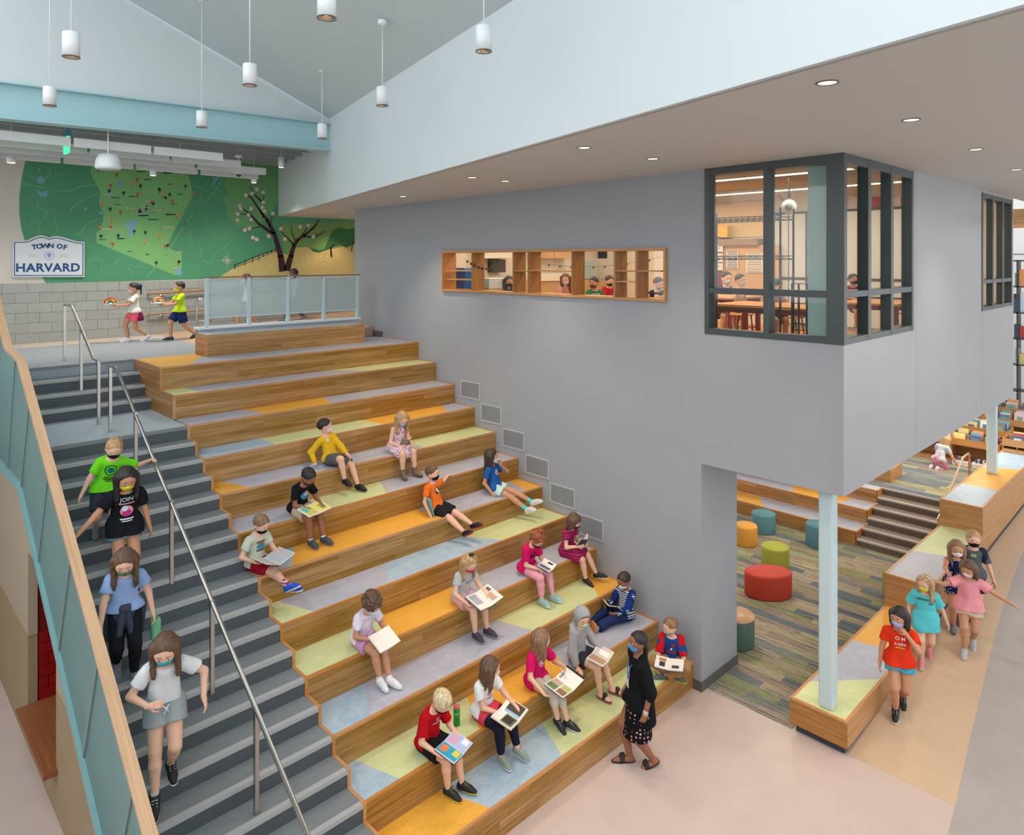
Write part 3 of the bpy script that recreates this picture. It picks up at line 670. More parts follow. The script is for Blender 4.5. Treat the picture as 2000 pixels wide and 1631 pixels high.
for i, (x, y) in enumerate(DL):
    z = SOF(y); t = empty('downlight', (x, y, z), label=DLAB[i], cat='lamp', group='round soffit downlights')
    MB().lathe([(.072, -.001), (.077, -.006), (.066, -.007), (.062, .02)], (x, y, z), 24, cap=False).build('trim_ring', M('trim_ring', (120, 112, 104), .3, .5), t, True)
    MB().lathe([(0, -.003), (.062, -.003), (.0, -.002)], (x, y, z), 20).build('lens', emit('dl_lens', (255, 232, 204), 2.2), t, True)
    l = bpy.data.lights.new('downlight_beam', 'SPOT'); l.energy = 170; l.color = (1, .80, .60); l.spot_size = math.radians(95); l.spot_blend = .8; l.shadow_soft_size = .1
    o = bpy.data.objects.new('downlight_beam', l); COL.objects.link(o); o.parent = t; o.location = (0, 0, -.02)
# mural wash and corridor fixtures
def place(px, py, dep): return CAM+ray(px, py)*dep
BAF = M('baffle_white', (214, 216, 214), .7)
def baffle(Y, segs, lab):
    for k, (x0, x1) in enumerate(segs):
        t = empty('acoustic_baffle', (x0, Y, 7.47), label='white hanging acoustic baffle, %s' % lab[k], cat='baffle', group='white acoustic baffles over the corridor')
        rbox('panel', (x0, Y-.02, 7.48), (x1, Y+.02, 7.62), BAF, t, .004, 1)
        for xx in (x0+.15, x1-.15): MB().tube([(xx, Y, 7.62), (xx, Y, 8.1)], .004, 5).build('cable', STEEL, t)
bY = lambda px, py: hit(px, py, 'Z', 7.48)
r1 = bY(300, 302)[1]; r2 = bY(300, 323)[1]; r3 = bY(300, 334)[1]
def X_(px, Y): return xat(px, Y)
baffle(r1, [(-4, X_(138, r1)), (X_(144, r1), X_(295, r1)), (X_(301, r1), X_(435, r1))], ['front row at the left edge beside the exit sign', 'front row behind the white bell', 'front row right end'])
r4 = bY(300, 313)[1]
baffle(r4, [(-4, X_(170, r4)), (X_(176, r4), X_(330, r4)), (X_(336, r4), X_(470, r4))], ['second row left end', 'second row centre piece', 'second row right end'])
baffle(r2, [(-4, X_(200, r2)), (X_(206, r2), X_(380, r2)), (X_(386, r2), X_(519, r2))], ['middle row left end', 'middle row centre piece', 'middle row right end before the painted tree'])
baffle(r3, [(-4, X_(118, r3)), (X_(124, r3), X_(260, r3)), (X_(266, r3), X_(386, r3)), (X_(392, r3), X_(504, r3))], ['back row left end', 'back row piece over the map left', 'back row piece over the map', 'back row right end'])
p = hit(211, 331, 'Y', 1.2); t = empty('bell_speaker', (p[0], p[1], p[2]), label='large white bell shaped hanging speaker under the baffles', cat='speaker')
MB().lathe([(0, 0), (.15, 0), (.18, .015), (.187, .05), (.165, .16), (.13, .235), (.0, .25)], p, 28).build('dome', FIXW, t, True)
MB().lathe([(0, -.004), (.15, -.004), (.155, .002)], p, 24).build('grille', M('speaker_grille', (196, 196, 196), .6), t, True)
MB().tube([p+np.array([0, 0, .24]), (p[0], p[1], 8.1)], .01, 6).build('cable', FIXW, t)
p = hit(130, 300, 'Y', 1.5); t = empty('exit_sign', tuple(p), label='green glowing edge-lit exit sign hanging by the blue beam', cat='sign')
rbox('lit_panel', p+np.array([-.02, -.12, 0]), p+np.array([.02, .12, .26]), emit('exit_green', (60, 220, 140), 1.2), t, .004, 1)
MB().tube([p+np.array([0, 0, .35]), (p[0], p[1], 8.13)], .012, 6).build('drop_rod', STEEL, t)
rbox('housing', p+np.array([-.03, -.13, .26]), p+np.array([.03, .13, .36]), M('teal_housing', (60, 120, 140), .5), t, .006, 1)
for (px, py, Y, h, r, lb) in [(549, 327, 2.6, .22, .06, 'white cylinder ceiling light beside the white fascia'), (496, 357, 3.6, .2, .06, 'white cylinder light in front of the painted tree top'), (299, 343, 3.6, .18, .06, 'white cylinder light over the map'), (22, 318, 3.2, .1, .07, 'short white ceiling light at the left edge'), (352, 317, 3.0, .08, .06, 'tiny white ceiling light above the map')]:
    p = hit(px, py, 'Y', Y); t = empty('cylinder_light', tuple(p), label=lb, cat='lamp', group='small corridor ceiling lights')
    MB().lathe([(0, 0), (r*.85, 0), (r, .004), (r, h), (0, h+.005)], p, 20).build('shade', FIXW, t, True); MB().lathe([(0, -.003), (r*.8, -.003), (0, -.002)], p, 14).build('lens', LENS, t, True)
    MB().tube([p+np.array([0, 0, h]), (p[0], p[1], 8.1)], .005, 5).build('cable', FIXW, t)
    if px == 549: continue
    l = bpy.data.lights.new('cylinder_beam', 'SPOT'); l.energy = 150; l.color = (1, .93, .82); l.spot_size = 2.4; l.spot_blend = .9; l.shadow_soft_size = .08
    o = bpy.data.objects.new('cylinder_beam', l); COL.objects.link(o); o.parent = t; o.location = (0, 0, -.02)
p = hit(466, 340, 'Y', 2.9); t = empty('dome_camera', tuple(p), label='small dome security camera on a white drop pole', cat='camera')
MB().lathe([(0, -.06), (.045, -.04), (.055, 0)], p, 16).build('dome', M('dark_dome', (60, 66, 80), .15), t, True); MB().lathe([(.06, -.005), (.06, .07), (.02, .09), (0, .09)], p, 18).build('housing', FIXW, t, True)
MB().tube([p+np.array([0, 0, .09]), p+np.array([0, 0, .34])], .014, 8).build('pole', FIXW, t, True); MB().lathe([(0, .33), (.07, .34), (.07, .38), (0, .38)], p, 18).build('base_plate', FIXW, t, True)
for k, (px, py) in enumerate(((501, 99),)):
    p = hit(px, py, 'Y', -1.2); t = empty('sprinkler_head', tuple(p), label='tiny white sprinkler head on the sloped ceiling', cat='sprinkler')
    p[2] = pl1(p[0], p[1]); t.location = p; MB().lathe([(0, -.05), (.02, -.05), (.008, -.03), (.008, -.01), (.03, 0)], p, 12).build('head', FIXW, t, True)
l = bpy.data.lights.new('mural_wash', 'SPOT'); l.energy = 70; l.color = (1, .72, .45); l.spot_size = 1.5; l.spot_blend = .8; l.shadow_soft_size = .15
t = empty('mural_downlight', (5.7, 4.4, SOF(4.4)), label='warm recessed downlight in the soffit before the painted trees', cat='lamp'); MB().lathe([(0, -.002), (.09, -.002), (.1, -.006), (.1, .0)], (5.7, 4.4, SOF(4.4)), 20).build('trim_ring', FIXW, t, True)
o = bpy.data.objects.new('mural_wash', l); COL.objects.link(o); o.parent = t; o.location = (0, 0, -.02); o.rotation_euler = (.35, 0, 0)

# ------------------------------------------------------------------ mural
MU = empty('wall_mural', (3, 5.1, 5.3), label='green painted town map mural with blossom trees and meadow on the back wall', cat='mural')
YM = 5.117
LAY = [0]
def wp(px, py): h = hit(px, py, 'Y', 5.115); return h[0], h[2]
def flat(name, polys, mat, layer):
    V = []; Fc = []
    for P in polys:
        n = len(V); V += [(x, YM-.0015*layer, z) for x, z in P]; idx = list(range(n, n+len(P)))
        A = sum(P[i][0]*P[(i+1) % len(P)][1]-P[(i+1) % len(P)][0]*P[i][1] for i in range(len(P)))
        Fc.append(idx if A > 0 else idx[::-1])
    return put(name, V, Fc, mat, MU)
def tri(poly):
    from mathutils.geometry import tessellate_polygon
    return [[poly[i] for i in t] for t in tessellate_polygon([[Vector((a, b, 0)) for a, b in poly]])]
def area(name, pts, mat, layer): return flat(name, tri([wp(*p) for p in pts]), mat, layer)
def strokep(pts, w0, w1):
    P = [np.array(wp(*p)) for p in pts]; k = .0102; out = []
    for i in range(len(P)-1):
        d = P[i+1]-P[i]; d = d/(np.linalg.norm(d)+1e-9); n_ = np.array([-d[1], d[0]])
        a = (w0+(w1-w0)*i/(len(P)-1))*k/2; b = (w0+(w1-w0)*(i+1)/(len(P)-1))*k/2
        e = d*min(a, .02)*.8
        out.append([tuple(P[i]-e+n_*a), tuple(P[i]-e-n_*a), tuple(P[i+1]+e-n_*b), tuple(P[i+1]+e+n_*b)])
    return out
def disc(px, py, r, n=10, asp=1.0):
    c = wp(px, py); k = .0102; return [(c[0]+r*k*math.cos(2*PI*i/n), c[1]+r*k*asp*math.sin(2*PI*i/n)) for i in range(n)]
mm = lambda n, c: M('mural_'+n, c, .6)
bot = lambda px: 553-(px-90)*.0265
left = [(62, 268), (50, 312), (43, 345), (37.5, 385), (38, 420), (42, 448), (52, 482), (68, 520), (90, 553)]
area('map_field', left+[(x, bot(x)) for x in (250, 420, 560, 720)]+[(720, 268)], M('mural_green', (76, 144, 106), .6, var=.10, scale=.8), 1)
area('map_area', [(182, 290), (177, 338), (188, 360), (195, 372), (194, 400), (202, 420), (199, 442), (188, 456), (189, 474), (340, 537), (354, 538), (355, 496), (330, 484), (328, 476), (368, 398), (378, 380), (370, 350), (366, 334), (360, 290)], M('mural_lightgreen', (120, 176, 110), .6, var=.05, scale=2), 2)
area('hill', [(450, 300), (446, 336), (437, 358), (448, 380), (434, 390), (442, 400), (444, 420), (460, 440), (500, 448), (540, 400), (560, 330), (560, 290)], mm('hill', (104, 160, 102)), 2)
area('hill', [(545, 440), (600, 436), (720, 430), (720, 500), (560, 505)], mm('hill2', (112, 150, 84)), 2)
area('meadow', [(424, 544), (460, 521), (500, 503), (540, 488), (560, 498), (580, 484), (600, 482), (612, 492), (626, 490), (650, 486), (720, 470), (720, bot(720)), (556, bot(556)), (430, bot(430))], M('mural_meadow', (198, 180, 118), .6, var=.07, scale=3), 3)
BR = mm('bark', (52, 26, 30))
BRL = [([(552, 529), (548, 500), (535, 455)], 19, 10), ([(535, 455), (522, 430), (510, 415)], 10, 5), ([(510, 415), (490, 385), (482, 381)], 5, 2), ([(530, 455), (505, 437), (488, 418)], 8, 4), ([(488, 418), (475, 408), (467, 402)], 4, 2),
                  ([(526, 442), (532, 422)], 3, 1.5), ([(513, 425), (514, 405), (515, 375)], 3.5, 1.5), ([(514, 396), (505, 388), (497, 380), (487, 364)], 5, 1.5), ([(505, 443), (490, 447)], 3, 1.5), ([(485, 419), (466, 418)], 2.5, 1.5),
                  ([(560, 527), (568, 500), (574, 480)], 17, 9), ([(574, 480), (582, 468), (595, 459)], 9, 6), ([(595, 459), (610, 447), (618, 438), (622, 429)], 6, 2.5), ([(573, 477), (558, 462), (549, 452)], 4, 2), ([(577, 470), (570, 456), (568, 441)], 3.5, 1.5),
                  ([(588, 462), (598, 448), (602, 440)], 3, 1.5), ([(593, 462), (615, 463), (628, 456), (636, 451)], 4, 1.5), ([(647, 501), (646, 484), (652, 478)], 6, 3), ([(686, 490), (690, 470)], 3, 2)]
for nm_, L_ in (('blossom_tree_left_trunk', BRL[:10]), ('blossom_tree_right_trunk', BRL[10:17]), ('far_tree_trunk', BRL[17:18]), ('edge_tree_trunk', BRL[18:])):
    flat('tree_branches', [q_ for pts, a, b in L_ for q_ in strokep(pts, a, b)], BR, 6)

area('far_tree', [(612, 492), (606, 484), (626, 489), (634, 486), (640, 470), (648, 452), (660, 444), (680, 448), (720, 440), (720, 474), (690, 478), (676, 484), (664, 478), (652, 482), (642, 487), (622, 494)], mm('foliage', (46, 104, 56)), 4)
c2 = lambda L_: [(360+x/5, 220+y/5) for x, y in L_]
BL = c2([(705, 748), (660, 790), (600, 808), (770, 780), (770, 875), (760, 925), (780, 962), (540, 910), (553, 940), (520, 990), (518, 1048), (625, 1000), (650, 1045), (862, 985), (650, 938), (590, 1148), (635, 1133), (668, 1220), (705, 1238), (822, 1205), (940, 1135), (982, 1235), (1130, 1115), (1210, 1103), (1258, 1212)])
bl = []; ctr = []
for k, (x, y) in enumerate(BL):
    for q in range(5): a = q*2*PI/5+k; bl.append(disc(x+2.3*math.cos(a), y+2.3*math.sin(a), 2.2, 7))
    ctr.append(disc(x, y, .9, 6))
flat('blossoms', bl, mm('blossom', (226, 208, 214)), 7); flat('blossom_centres', ctr, mm('blossom_c', (214, 150, 160)), 8)
flat('meadow_flowers', [disc(x, y, 1.5, 6) for x, y in c2([(745, 1503), (848, 1495), (910, 1478), (1140, 1412), (1190, 1437), (1155, 1447), (1225, 1472), (1250, 1478), (1295, 1462), (1348, 1478), (1328, 1400), (1305, 1413), (1395, 1405), (1425, 1442), (1110, 1480), (1160, 1475)])], mm('flower', (232, 222, 212)), 7)
flat('leaves', [disc(x+random.uniform(-5, 5), y+random.uniform(-5, 5), 1.8, 6) for x, y in BL for q in range(2)], mm('leaf', (126, 158, 60)), 5)
fe = []
FP = [(458, 516, 526), (478, 508, 519), (493, 502, 513), (505, 498, 508), (514, 495, 501), (522, 492, 498), (530, 489, 495), (538, 487, 492)]
for x, a, b in FP: fe += strokep([(x, a), (x, b)], 1.8, 1.8)
fe += strokep([(458, 518), (493, 503.5), (538, 487.6)], 1.4, 1)+strokep([(458, 523), (493, 509), (538, 490.5)], 1.4, 1)
flat('fence', fe, mm('fence', (40, 26, 24)), 7)
ring = [(443.5+8*math.cos(2*PI*i/24), 509+8*math.sin(2*PI*i/24)) for i in range(25)]
co = strokep(ring, 1.6, 1.6)
for k in range(8): a = k*PI/4; L_ = 13 if k % 2 == 0 else 7; co += strokep([(443.5, 509), (443.5+L_*math.cos(a), 509+L_*math.sin(a))], 2.2, .6)
flat('compass_rose', co, mm('compass', (206, 214, 196)), 7)
rd = []
c1 = lambda L_: [(x/5, 220+y/5) for x, y in L_]
for pts, w in [(c1([(200, 690), (380, 720), (520, 760), (680, 765), (800, 720), (940, 700)]), 1.3), (c1([(1440, 1600), (1620, 1390), (1750, 1180), (1850, 1020), (2000, 880)]), 1.6), (c2([(0, 1100), (130, 940), (260, 820), (330, 720), (400, 600)]), 1.6),
               (c1([(510, 490), (480, 600), (440, 640)]), 1), (c1([(360, 850), (370, 920), (470, 960), (440, 1030), (380, 1080), (385, 1190)]), 1), (c1([(230, 1070), (280, 1110), (330, 1060), (380, 1080)]), 1), (c1([(680, 990), (700, 930), (790, 860), (850, 830), (960, 790)]), 1.3),
               (c1([(760, 1200), (830, 1120), (870, 1070), (970, 1040)]), 1.2), (c1([(540, 1030), (555, 1110), (570, 1160), (500, 1200)]), .9), (c1([(850, 1470), (900, 1420), (1000, 1440), (990, 1540), (1060, 1600)]), .9), (c1([(1100, 1500), (1150, 1440), (1200, 1400)]), .9), (c1([(1250, 1510), (1300, 1560), (1280, 1600)]), .9),
               (c2([(100, 1150), (40, 1180), (80, 1260), (60, 1300)]), .9), (c2([(150, 1300), (180, 1440), (260, 1480), (300, 1380), (440, 1280)]), 1), (c2([(200, 1010), (230, 1100)]), .9), (c2([(280, 1190), (320, 1240), (420, 1210)]), .9), (c2([(80, 710), (180, 740), (280, 800), (370, 860)]), .9), (c2([(240, 640), (210, 720), (160, 800), (170, 880)]), .9),
               (c1([(1210, 830), (1300, 740), (1500, 740), (1840, 720)]), .8), (c1([(980, 740), (1100, 760), (1200, 770), (1280, 720), (1300, 600)]), .8), (c1([(1500, 920), (1650, 900), (1800, 890)]), .7), (c1([(540, 500), (545, 590), (620, 620)]), .8), (c1([(220, 590), (300, 620), (360, 680)]), .8), (c1([(1250, 1490), (1350, 1500), (1440, 1520)]), .8)]: flat('road', strokep(pts, w, w*.9), mm('road', (122, 176, 128)), 4)
wt = []
for P in [c1([(350, 640), (400, 620), (440, 650), (430, 690), (370, 690)]), c1([(340, 740), (400, 780), (460, 760), (460, 820), (400, 825)]), c1([(375, 545), (395, 550), (390, 585), (375, 580)]), c1([(1210, 1100), (1290, 1040), (1360, 1060), (1320, 1130), (1290, 1210), (1250, 1215), (1260, 1130)]), c1([(1140, 680), (1200, 670), (1190, 715), (1145, 715)]), c1([(820, 930), (850, 930), (845, 950), (825, 955)]), c1([(1700, 1545), (1770, 1520), (1780, 1570), (1720, 1590)]), c1([(960, 960), (1000, 980), (990, 1000), (965, 980)]), c2([(280, 640), (360, 620), (300, 680), (270, 750)])]: flat('pond', tri([wp(*p) for p in P]), mm('water', (116, 164, 176)), 4)
sy = {'r': [], 'o': [], 'd': [], 's': [], 'w': []}
for k_, L_ in {'r': [(1140, 605), (1080, 710), (1345, 795), (1480, 877), (1683, 865), (1175, 968), (1080, 1117), (1100, 1283), (1610, 1305), (1340, 655), (1560, 757), (1815, 585), (960, 555)], 'o': [(1295, 683), (993, 887), (1588, 803), (1730, 1005), (980, 1115), (1412, 1258), (1555, 1200), (1735, 1455), (1873, 790), (1088, 1045)],
               'd': [(1370, 712), (1205, 783), (1655, 800), (1615, 830), (1075, 940), (1418, 1170), (985, 1205), (1525, 1465), (1497, 890), (1310, 1158), (1155, 1200), (1635, 1297), (1553, 748), (1810, 718), (1065, 765), (1748, 1455)]}.items():
    for x, y in L_: sy[k_].append(disc(x/5, 220+y/5, 3.1, 9, 1.05)); sy['s'] += strokep([(x/5, 222+y/5), (x/5, 227+y/5)], .8, .8)
for x, y, w_, h_ in [(1060, 797, 90, 18), (1130, 830, 80, 14), (1300, 820, 80, 14), (1440, 655, 70, 16), (1640, 585, 80, 40), (1760, 797, 50, 14), (1665, 995, 80, 26), (1640, 1120, 90, 24), (1050, 1140, 90, 22), (1180, 1230, 60, 22), (1000, 1240, 60, 12), (1265, 1355, 40, 14), (1440, 1385, 30, 16), (1720, 1520, 50, 12), (1550, 955, 44, 16), (1710, 895, 60, 8), (1380, 575, 80, 16), (1400, 1005, 90, 22), (1500, 1045, 90, 16), (1665, 700, 24, 16), (1150, 897, 50, 10), (1160, 1153, 34, 8), (1755, 1362, 40, 20)]:
    sy['d' if (x*7+y) % 3 else 'w'] += strokep([((x-w_/2)/5, 220+y/5), ((x+w_/2)/5, 220+y/5)], h_/5*.7, h_/5*.5)
for q in range(26):
    x = random.gauss(1380, 50); y = random.gauss(945, 30); sy['w'] += strokep([((x-9)/5, 220+y/5), ((x+9)/5, 220+y/5)], 2.6, 2.2)
    if q % 2: sy['s'] += strokep([((x-8)/5, 221.6+y/5), ((x+8)/5, 221.6+y/5)], 1.3, 1.3)
for k_, nm, col in (('s', 'symbol_stems', (46, 52, 52)), ('r', 'red_tree_symbols', (196, 70, 58)), ('o', 'orange_tree_symbols', (222, 124, 70)), ('d', 'dark_tree_symbols', (28, 58, 60)), ('w', 'house_symbols', (184, 178, 178))):
    flat(nm, sy[k_], mm(nm, col), {'s': 5, 'w': 5}.get(k_, 6))
# town sign
SG = empty('town_sign', (-.45, 5.06, 5.4), label='white and blue town of harvard sign board on the back wall', cat='sign')
def sw(px, py): h = hit(px, py, 'Y', 5.06); return h[0], h[2]
outl = [(25, 541), (165, 541), (165, 473), (150, 471.5), (138, 468), (128, 465), (118, 462), (110, 461), (103, 462), (96, 464.5), (90, 461.5), (82, 459.5), (74, 460.5), (66, 463), (57, 468), (50, 470), (25, 471)]
P = [sw(*p) for p in outl]
tp = tri(P); V = []; Fc = []
m = MB()
for T in tp:
    A = (T[1][0]-T[0][0])*(T[2][1]-T[0][1])-(T[2][0]-T[0][0])*(T[1][1]-T[0][1])
    if A < 0: T = T[::-1]
    m.add([(x, 5.06, z) for x, z in T], [(0, 1, 2)])
n = len(P)
for i in range(n):
    a, b = P[i], P[(i+1) % n]; m.add([(a[0], 5.06, a[1]), (b[0], 5.06, b[1]), (b[0], 5.11, b[1]), (a[0], 5.11, a[1])], [(0, 3, 2, 1)])
m.build('board', M('sign_white', (212, 216, 222), .5), SG)
NAVY = M('sign_blue', (24, 72, 128), .5)
cx_, cz_ = sw(95, 505)
ins = [(cx_+(x-cx_)*.955, cz_+(z-cz_)*.915) for x, z in P]
m = MB()
for i in range(n):
    a, b = np.array(ins[i]), np.array(ins[(i+1) % n]); d = b-a; d /= np.linalg.norm(d); q = np.array([-d[1], d[0]])*.008; e = d*.005
    c4 = [a-e-q, b+e-q, b+e+q, a-e+q]; m.add([(x, 5.058, z) for x, z in c4], [(0, 1, 2, 3)])
m.build('border_line', NAVY, SG)
def wall_text(txt, px, py, size, mat, bold, sp, par, Y, name='lettering', rot=0):
    V, Fc = text_mesh(txt, size, bold, sp); c = hit(px, py, 'Y', Y); ca, sa = math.cos(rot), math.sin(rot)
    return put(name, [(c[0]+ca*x-sa*y, Y, c[2]+sa*x+ca*y) for x, y, z in V], Fc, mat, par)
wall_text('HARVARD', 95, 523.5, .225, NAVY, .007, 1.06, SG, 5.057)
for i, (ch, px, py) in enumerate(zip('TOWNOF', [67, 77, 88.3, 99.8, 116.5, 127], [483.0, 481.6, 480.6, 480.3, 481.6, 483.4])):
    wall_text(ch, px, py, .128, NAVY, .006, 1, SG, 5.057, rot=[.14, .09, .03, -.02, -.08, -.14][i])
PALE = M('sign_pale', (176, 182, 190), .5)
wall_text('INC.', 66, 499.5, .08, PALE, 0, 1, SG, 5.057); wall_text('1732', 124, 500.5, .08, PALE, 0, 1, SG, 5.057)
m = MB(); c = hit(96, 499, 'Y', 5.057)
for i in range(28):
    a, b = 2*PI*i/28, 2*PI*(i+1)/28
    m.add([(c[0]+r_*math.cos(t_), 5.057, c[2]+r_*math.sin(t_)) for r_, t_ in ((.085, a), (.085, b), (.072, b), (.072, a))], [(0, 1, 2, 3)[::-1]])
m.build('seal_ring', M('seal_blue', (150, 178, 206), .5), SG)
put('seal_shield', [(c[0]+x, 5.056, c[2]+z) for x, z in ((-.035, .04), (0, .048), (.035, .04), (.03, -.01), (0, -.05), (-.03, -.01))], [(5, 4, 3, 2, 1, 0)], M('seal_mid', (112, 152, 196), .5), SG)

# wall handrails, glass screen behind the box bench
for k, (zz, lb) in enumerate(((5.02, 'upper wooden handrail on brackets along the block wall'), (4.58, 'lower wooden handrail on brackets along the block wall'))):
    t = empty('wall_handrail', (1.4, 5.0, zz), label=lb, cat='handrail', group='ramp wall handrails')
    MB().tube([(1.36, 5.06, zz-.005), (1.34, 5.0, zz), (1.40, 4.985, zz), (2.6, 4.985, zz+.05), (7, 4.985, zz+.22)], .024, 10).build('rail', wood('rail_wood', (150, 112, 84), (178, 138, 106), 0, rnd=.02), t, True)
    for x in (1.62, 3.2, 4.8): MB().tube([(x, 5.07, zz-.06), (x, 4.985, zz-.06), (x, 4.985, zz)], .016, 8).build('bracket', STEEL, t, True); MB().tube([(x, 5.075, zz-.06), (x, 5.06, zz-.06)], .045, 14).build('rose', STEEL, t, True)
YG = 1.30
gs = empty('glass_screen', (2.6, YG, P0), label='frosted glass screen with pale blue posts on a white curb behind the box bench', cat='railing')
rbox('curb_cap', (1.0, YG-.09, 4.535), (4.22, YG+.16, 4.575), M('cap_white', (222, 228, 232), .4), gs, .006, 1)
MB().box((1.06, YG-.04, P0), (4.2, YG+.12, 4.535)).build('curb', M('curb_grey', (186, 190, 194), .5), gs)
xp = [xat(px, YG) for px in (403.6, 486, 562, 632, 697.6)]
for i, x in enumerate(xp):
    rbox('post', (x-.03, YG-.03, 4.575), (x+.03, YG+.03, 5.43), POSTBLUE, gs, .005, 1)
    if i < 4:
        MB().box((x+.03, YG-.006, 4.74), (xp[i+1]-.03, YG+.006, 5.40)).build('glass_panel', glassmat('screen_glass', (226, 240, 244), .62, diff=(226, 238, 242)), gs)
        MB().box((x+.03, YG-.015, 4.72), (xp[i+1]-.03, YG+.015, 4.745)).build('bottom_rail', POSTBLUE, gs)
rbox('top_rail', (xp[0]-.05, YG-.035, 5.425), (xp[-1]+.06, YG+.05, 5.45), M('rail_brown', (132, 116, 104), .4), gs, .004, 1)
er = empty('end_handrail', (1.02, 1.7, P0), label='small stainless loop handrail at the end of the glass screen', cat='handrail')
p0 = hit(384, 581, 'Y', 1.55); MB().tube([(p0[0], 1.55, P0), (p0[0], 1.55, 5.02), (p0[0]+.03, 1.54, 5.05), (p0[0]+.26, 1.5, 5.05)], .018, 8).build('rail', STEEL, er, True)
MB().tube([(p0[0], 1.55, 4.66), (p0[0]+.26, 1.5, 4.66)], .014, 8).build('rail', STEEL, er, True)
# ------------------------------------------------------------------ figures: smooth bodies grown from joint skeletons
A_ = lambda *v: np.array(v, float)
def unit(v): v = np.asarray(v, float); return v/(np.linalg.norm(v)+1e-12)
class Shape:
    def __init__(s): s.P = []; s.cuts = []; s.disp = None
    def rc(s, a, b, ra, rb, k=.02, n=None, asp=1., caps=()): s.P.append(('c', A_(*a), A_(*b), ra, rb, k, n, asp, list(caps))); return s
    def el(s, c, fr, rad, k=.02, caps=()): s.P.append(('e', A_(*c), fr, A_(*rad), 0, k, None, 1, list(caps))); return s
    def cut(s, p, n): s.cuts.append((A_(*p), unit(n))); return s
    def mesh(s, h):
        lo = A_(9, 9, 9); hi = -lo
        for p in s.P:
            if p[0] == 'c': r = max(p[3], p[4]); l_ = np.minimum(p[1], p[2])-r; h_ = np.maximum(p[1], p[2])+r
            else: r = p[3].max(); l_ = p[1]-r; h_ = p[1]+r
            lo = np.minimum(lo, l_); hi = np.maximum(hi, h_)
        lo = lo-.03; n = np.ceil((hi+.03-lo)/h).astype(int)+1
        D = np.full(n, .2, np.float32); ax = [(lo[i]+h*np.arange(n[i])).astype(np.float32) for i in range(3)]
        for kind, a, b, ra, rb, k, nn, asp, caps in s.P:
            if kind == 'c': r = max(ra, rb); l_ = np.minimum(a, b)-r; h_ = np.maximum(a, b)+r
            else: r = rb if False else ra.max(); l_ = a-r; h_ = a+r
            mg = k+2.5*h
            i0 = np.clip(np.floor((l_-mg-lo)/h).astype(int), 0, n-1); i1 = np.clip(np.ceil((h_+mg-lo)/h).astype(int)+1, 1, n)
            sl = tuple(slice(i0[i], i1[i]) for i in range(3))
            X = ax[0][sl[0]][:, None, None]; Y = ax[1][sl[1]][None, :, None]; Z = ax[2][sl[2]][None, None, :]
            x = X-a[0]; y = Y-a[1]; z = Z-a[2]
            if kind == 'c':
                ba = b-a; L2 = float(ba@ba)+1e-9
                t = np.clip((x*ba[0]+y*ba[1]+z*ba[2])/L2, 0, 1)
                dx = x-t*ba[0]; dy = y-t*ba[1]; dz = z-t*ba[2]; q = dx*dx+dy*dy+dz*dz
                if nn is not None: c = dx*nn[0]+dy*nn[1]+dz*nn[2]; q = q+c*c*(asp*asp-1)
                d = np.sqrt(q)-(ra+t*(rb-ra))
            else:
                fr = b; q0 = 0; q1 = 0
                for i in range(3):
                    c = (x*fr[i][0]+y*fr[i][1]+z*fr[i][2]); q0 = q0+(c/ra[i])**2; q1 = q1+(c/ra[i]**2)**2
                k0 = np.sqrt(q0); d = k0*(k0-1)/(np.sqrt(q1)+1e-6)
            for pt, nv in caps: d = np.maximum(d, (X-pt[0])*nv[0]+(Y-pt[1])*nv[1]+(Z-pt[2])*nv[2])
            o = D[sl]; hh = np.maximum(k-np.abs(o-d), 0)/max(k, 1e-6); D[sl] = np.minimum(o, d)-hh*hh*k*.25
        X = ax[0][:, None, None]; Y = ax[1][None, :, None]; Z = ax[2][None, None, :]
        if s.disp is not None: D = D+s.disp(X, Y, Z)
        if getattr(s, 'carve', None) is not None: D = np.maximum(D, s.carve(X, Y, Z))
        for pt, nv in s.cuts: D = np.maximum(D, (X-pt[0])*nv[0]+(Y-pt[1])*nv[1]+(Z-pt[2])*nv[2])
        D[0] = D[-1] = .2; D[:, 0] = D[:, -1] = .2; D[:, :, 0] = D[:, :, -1] = .2
        return nets(D, lo, h)
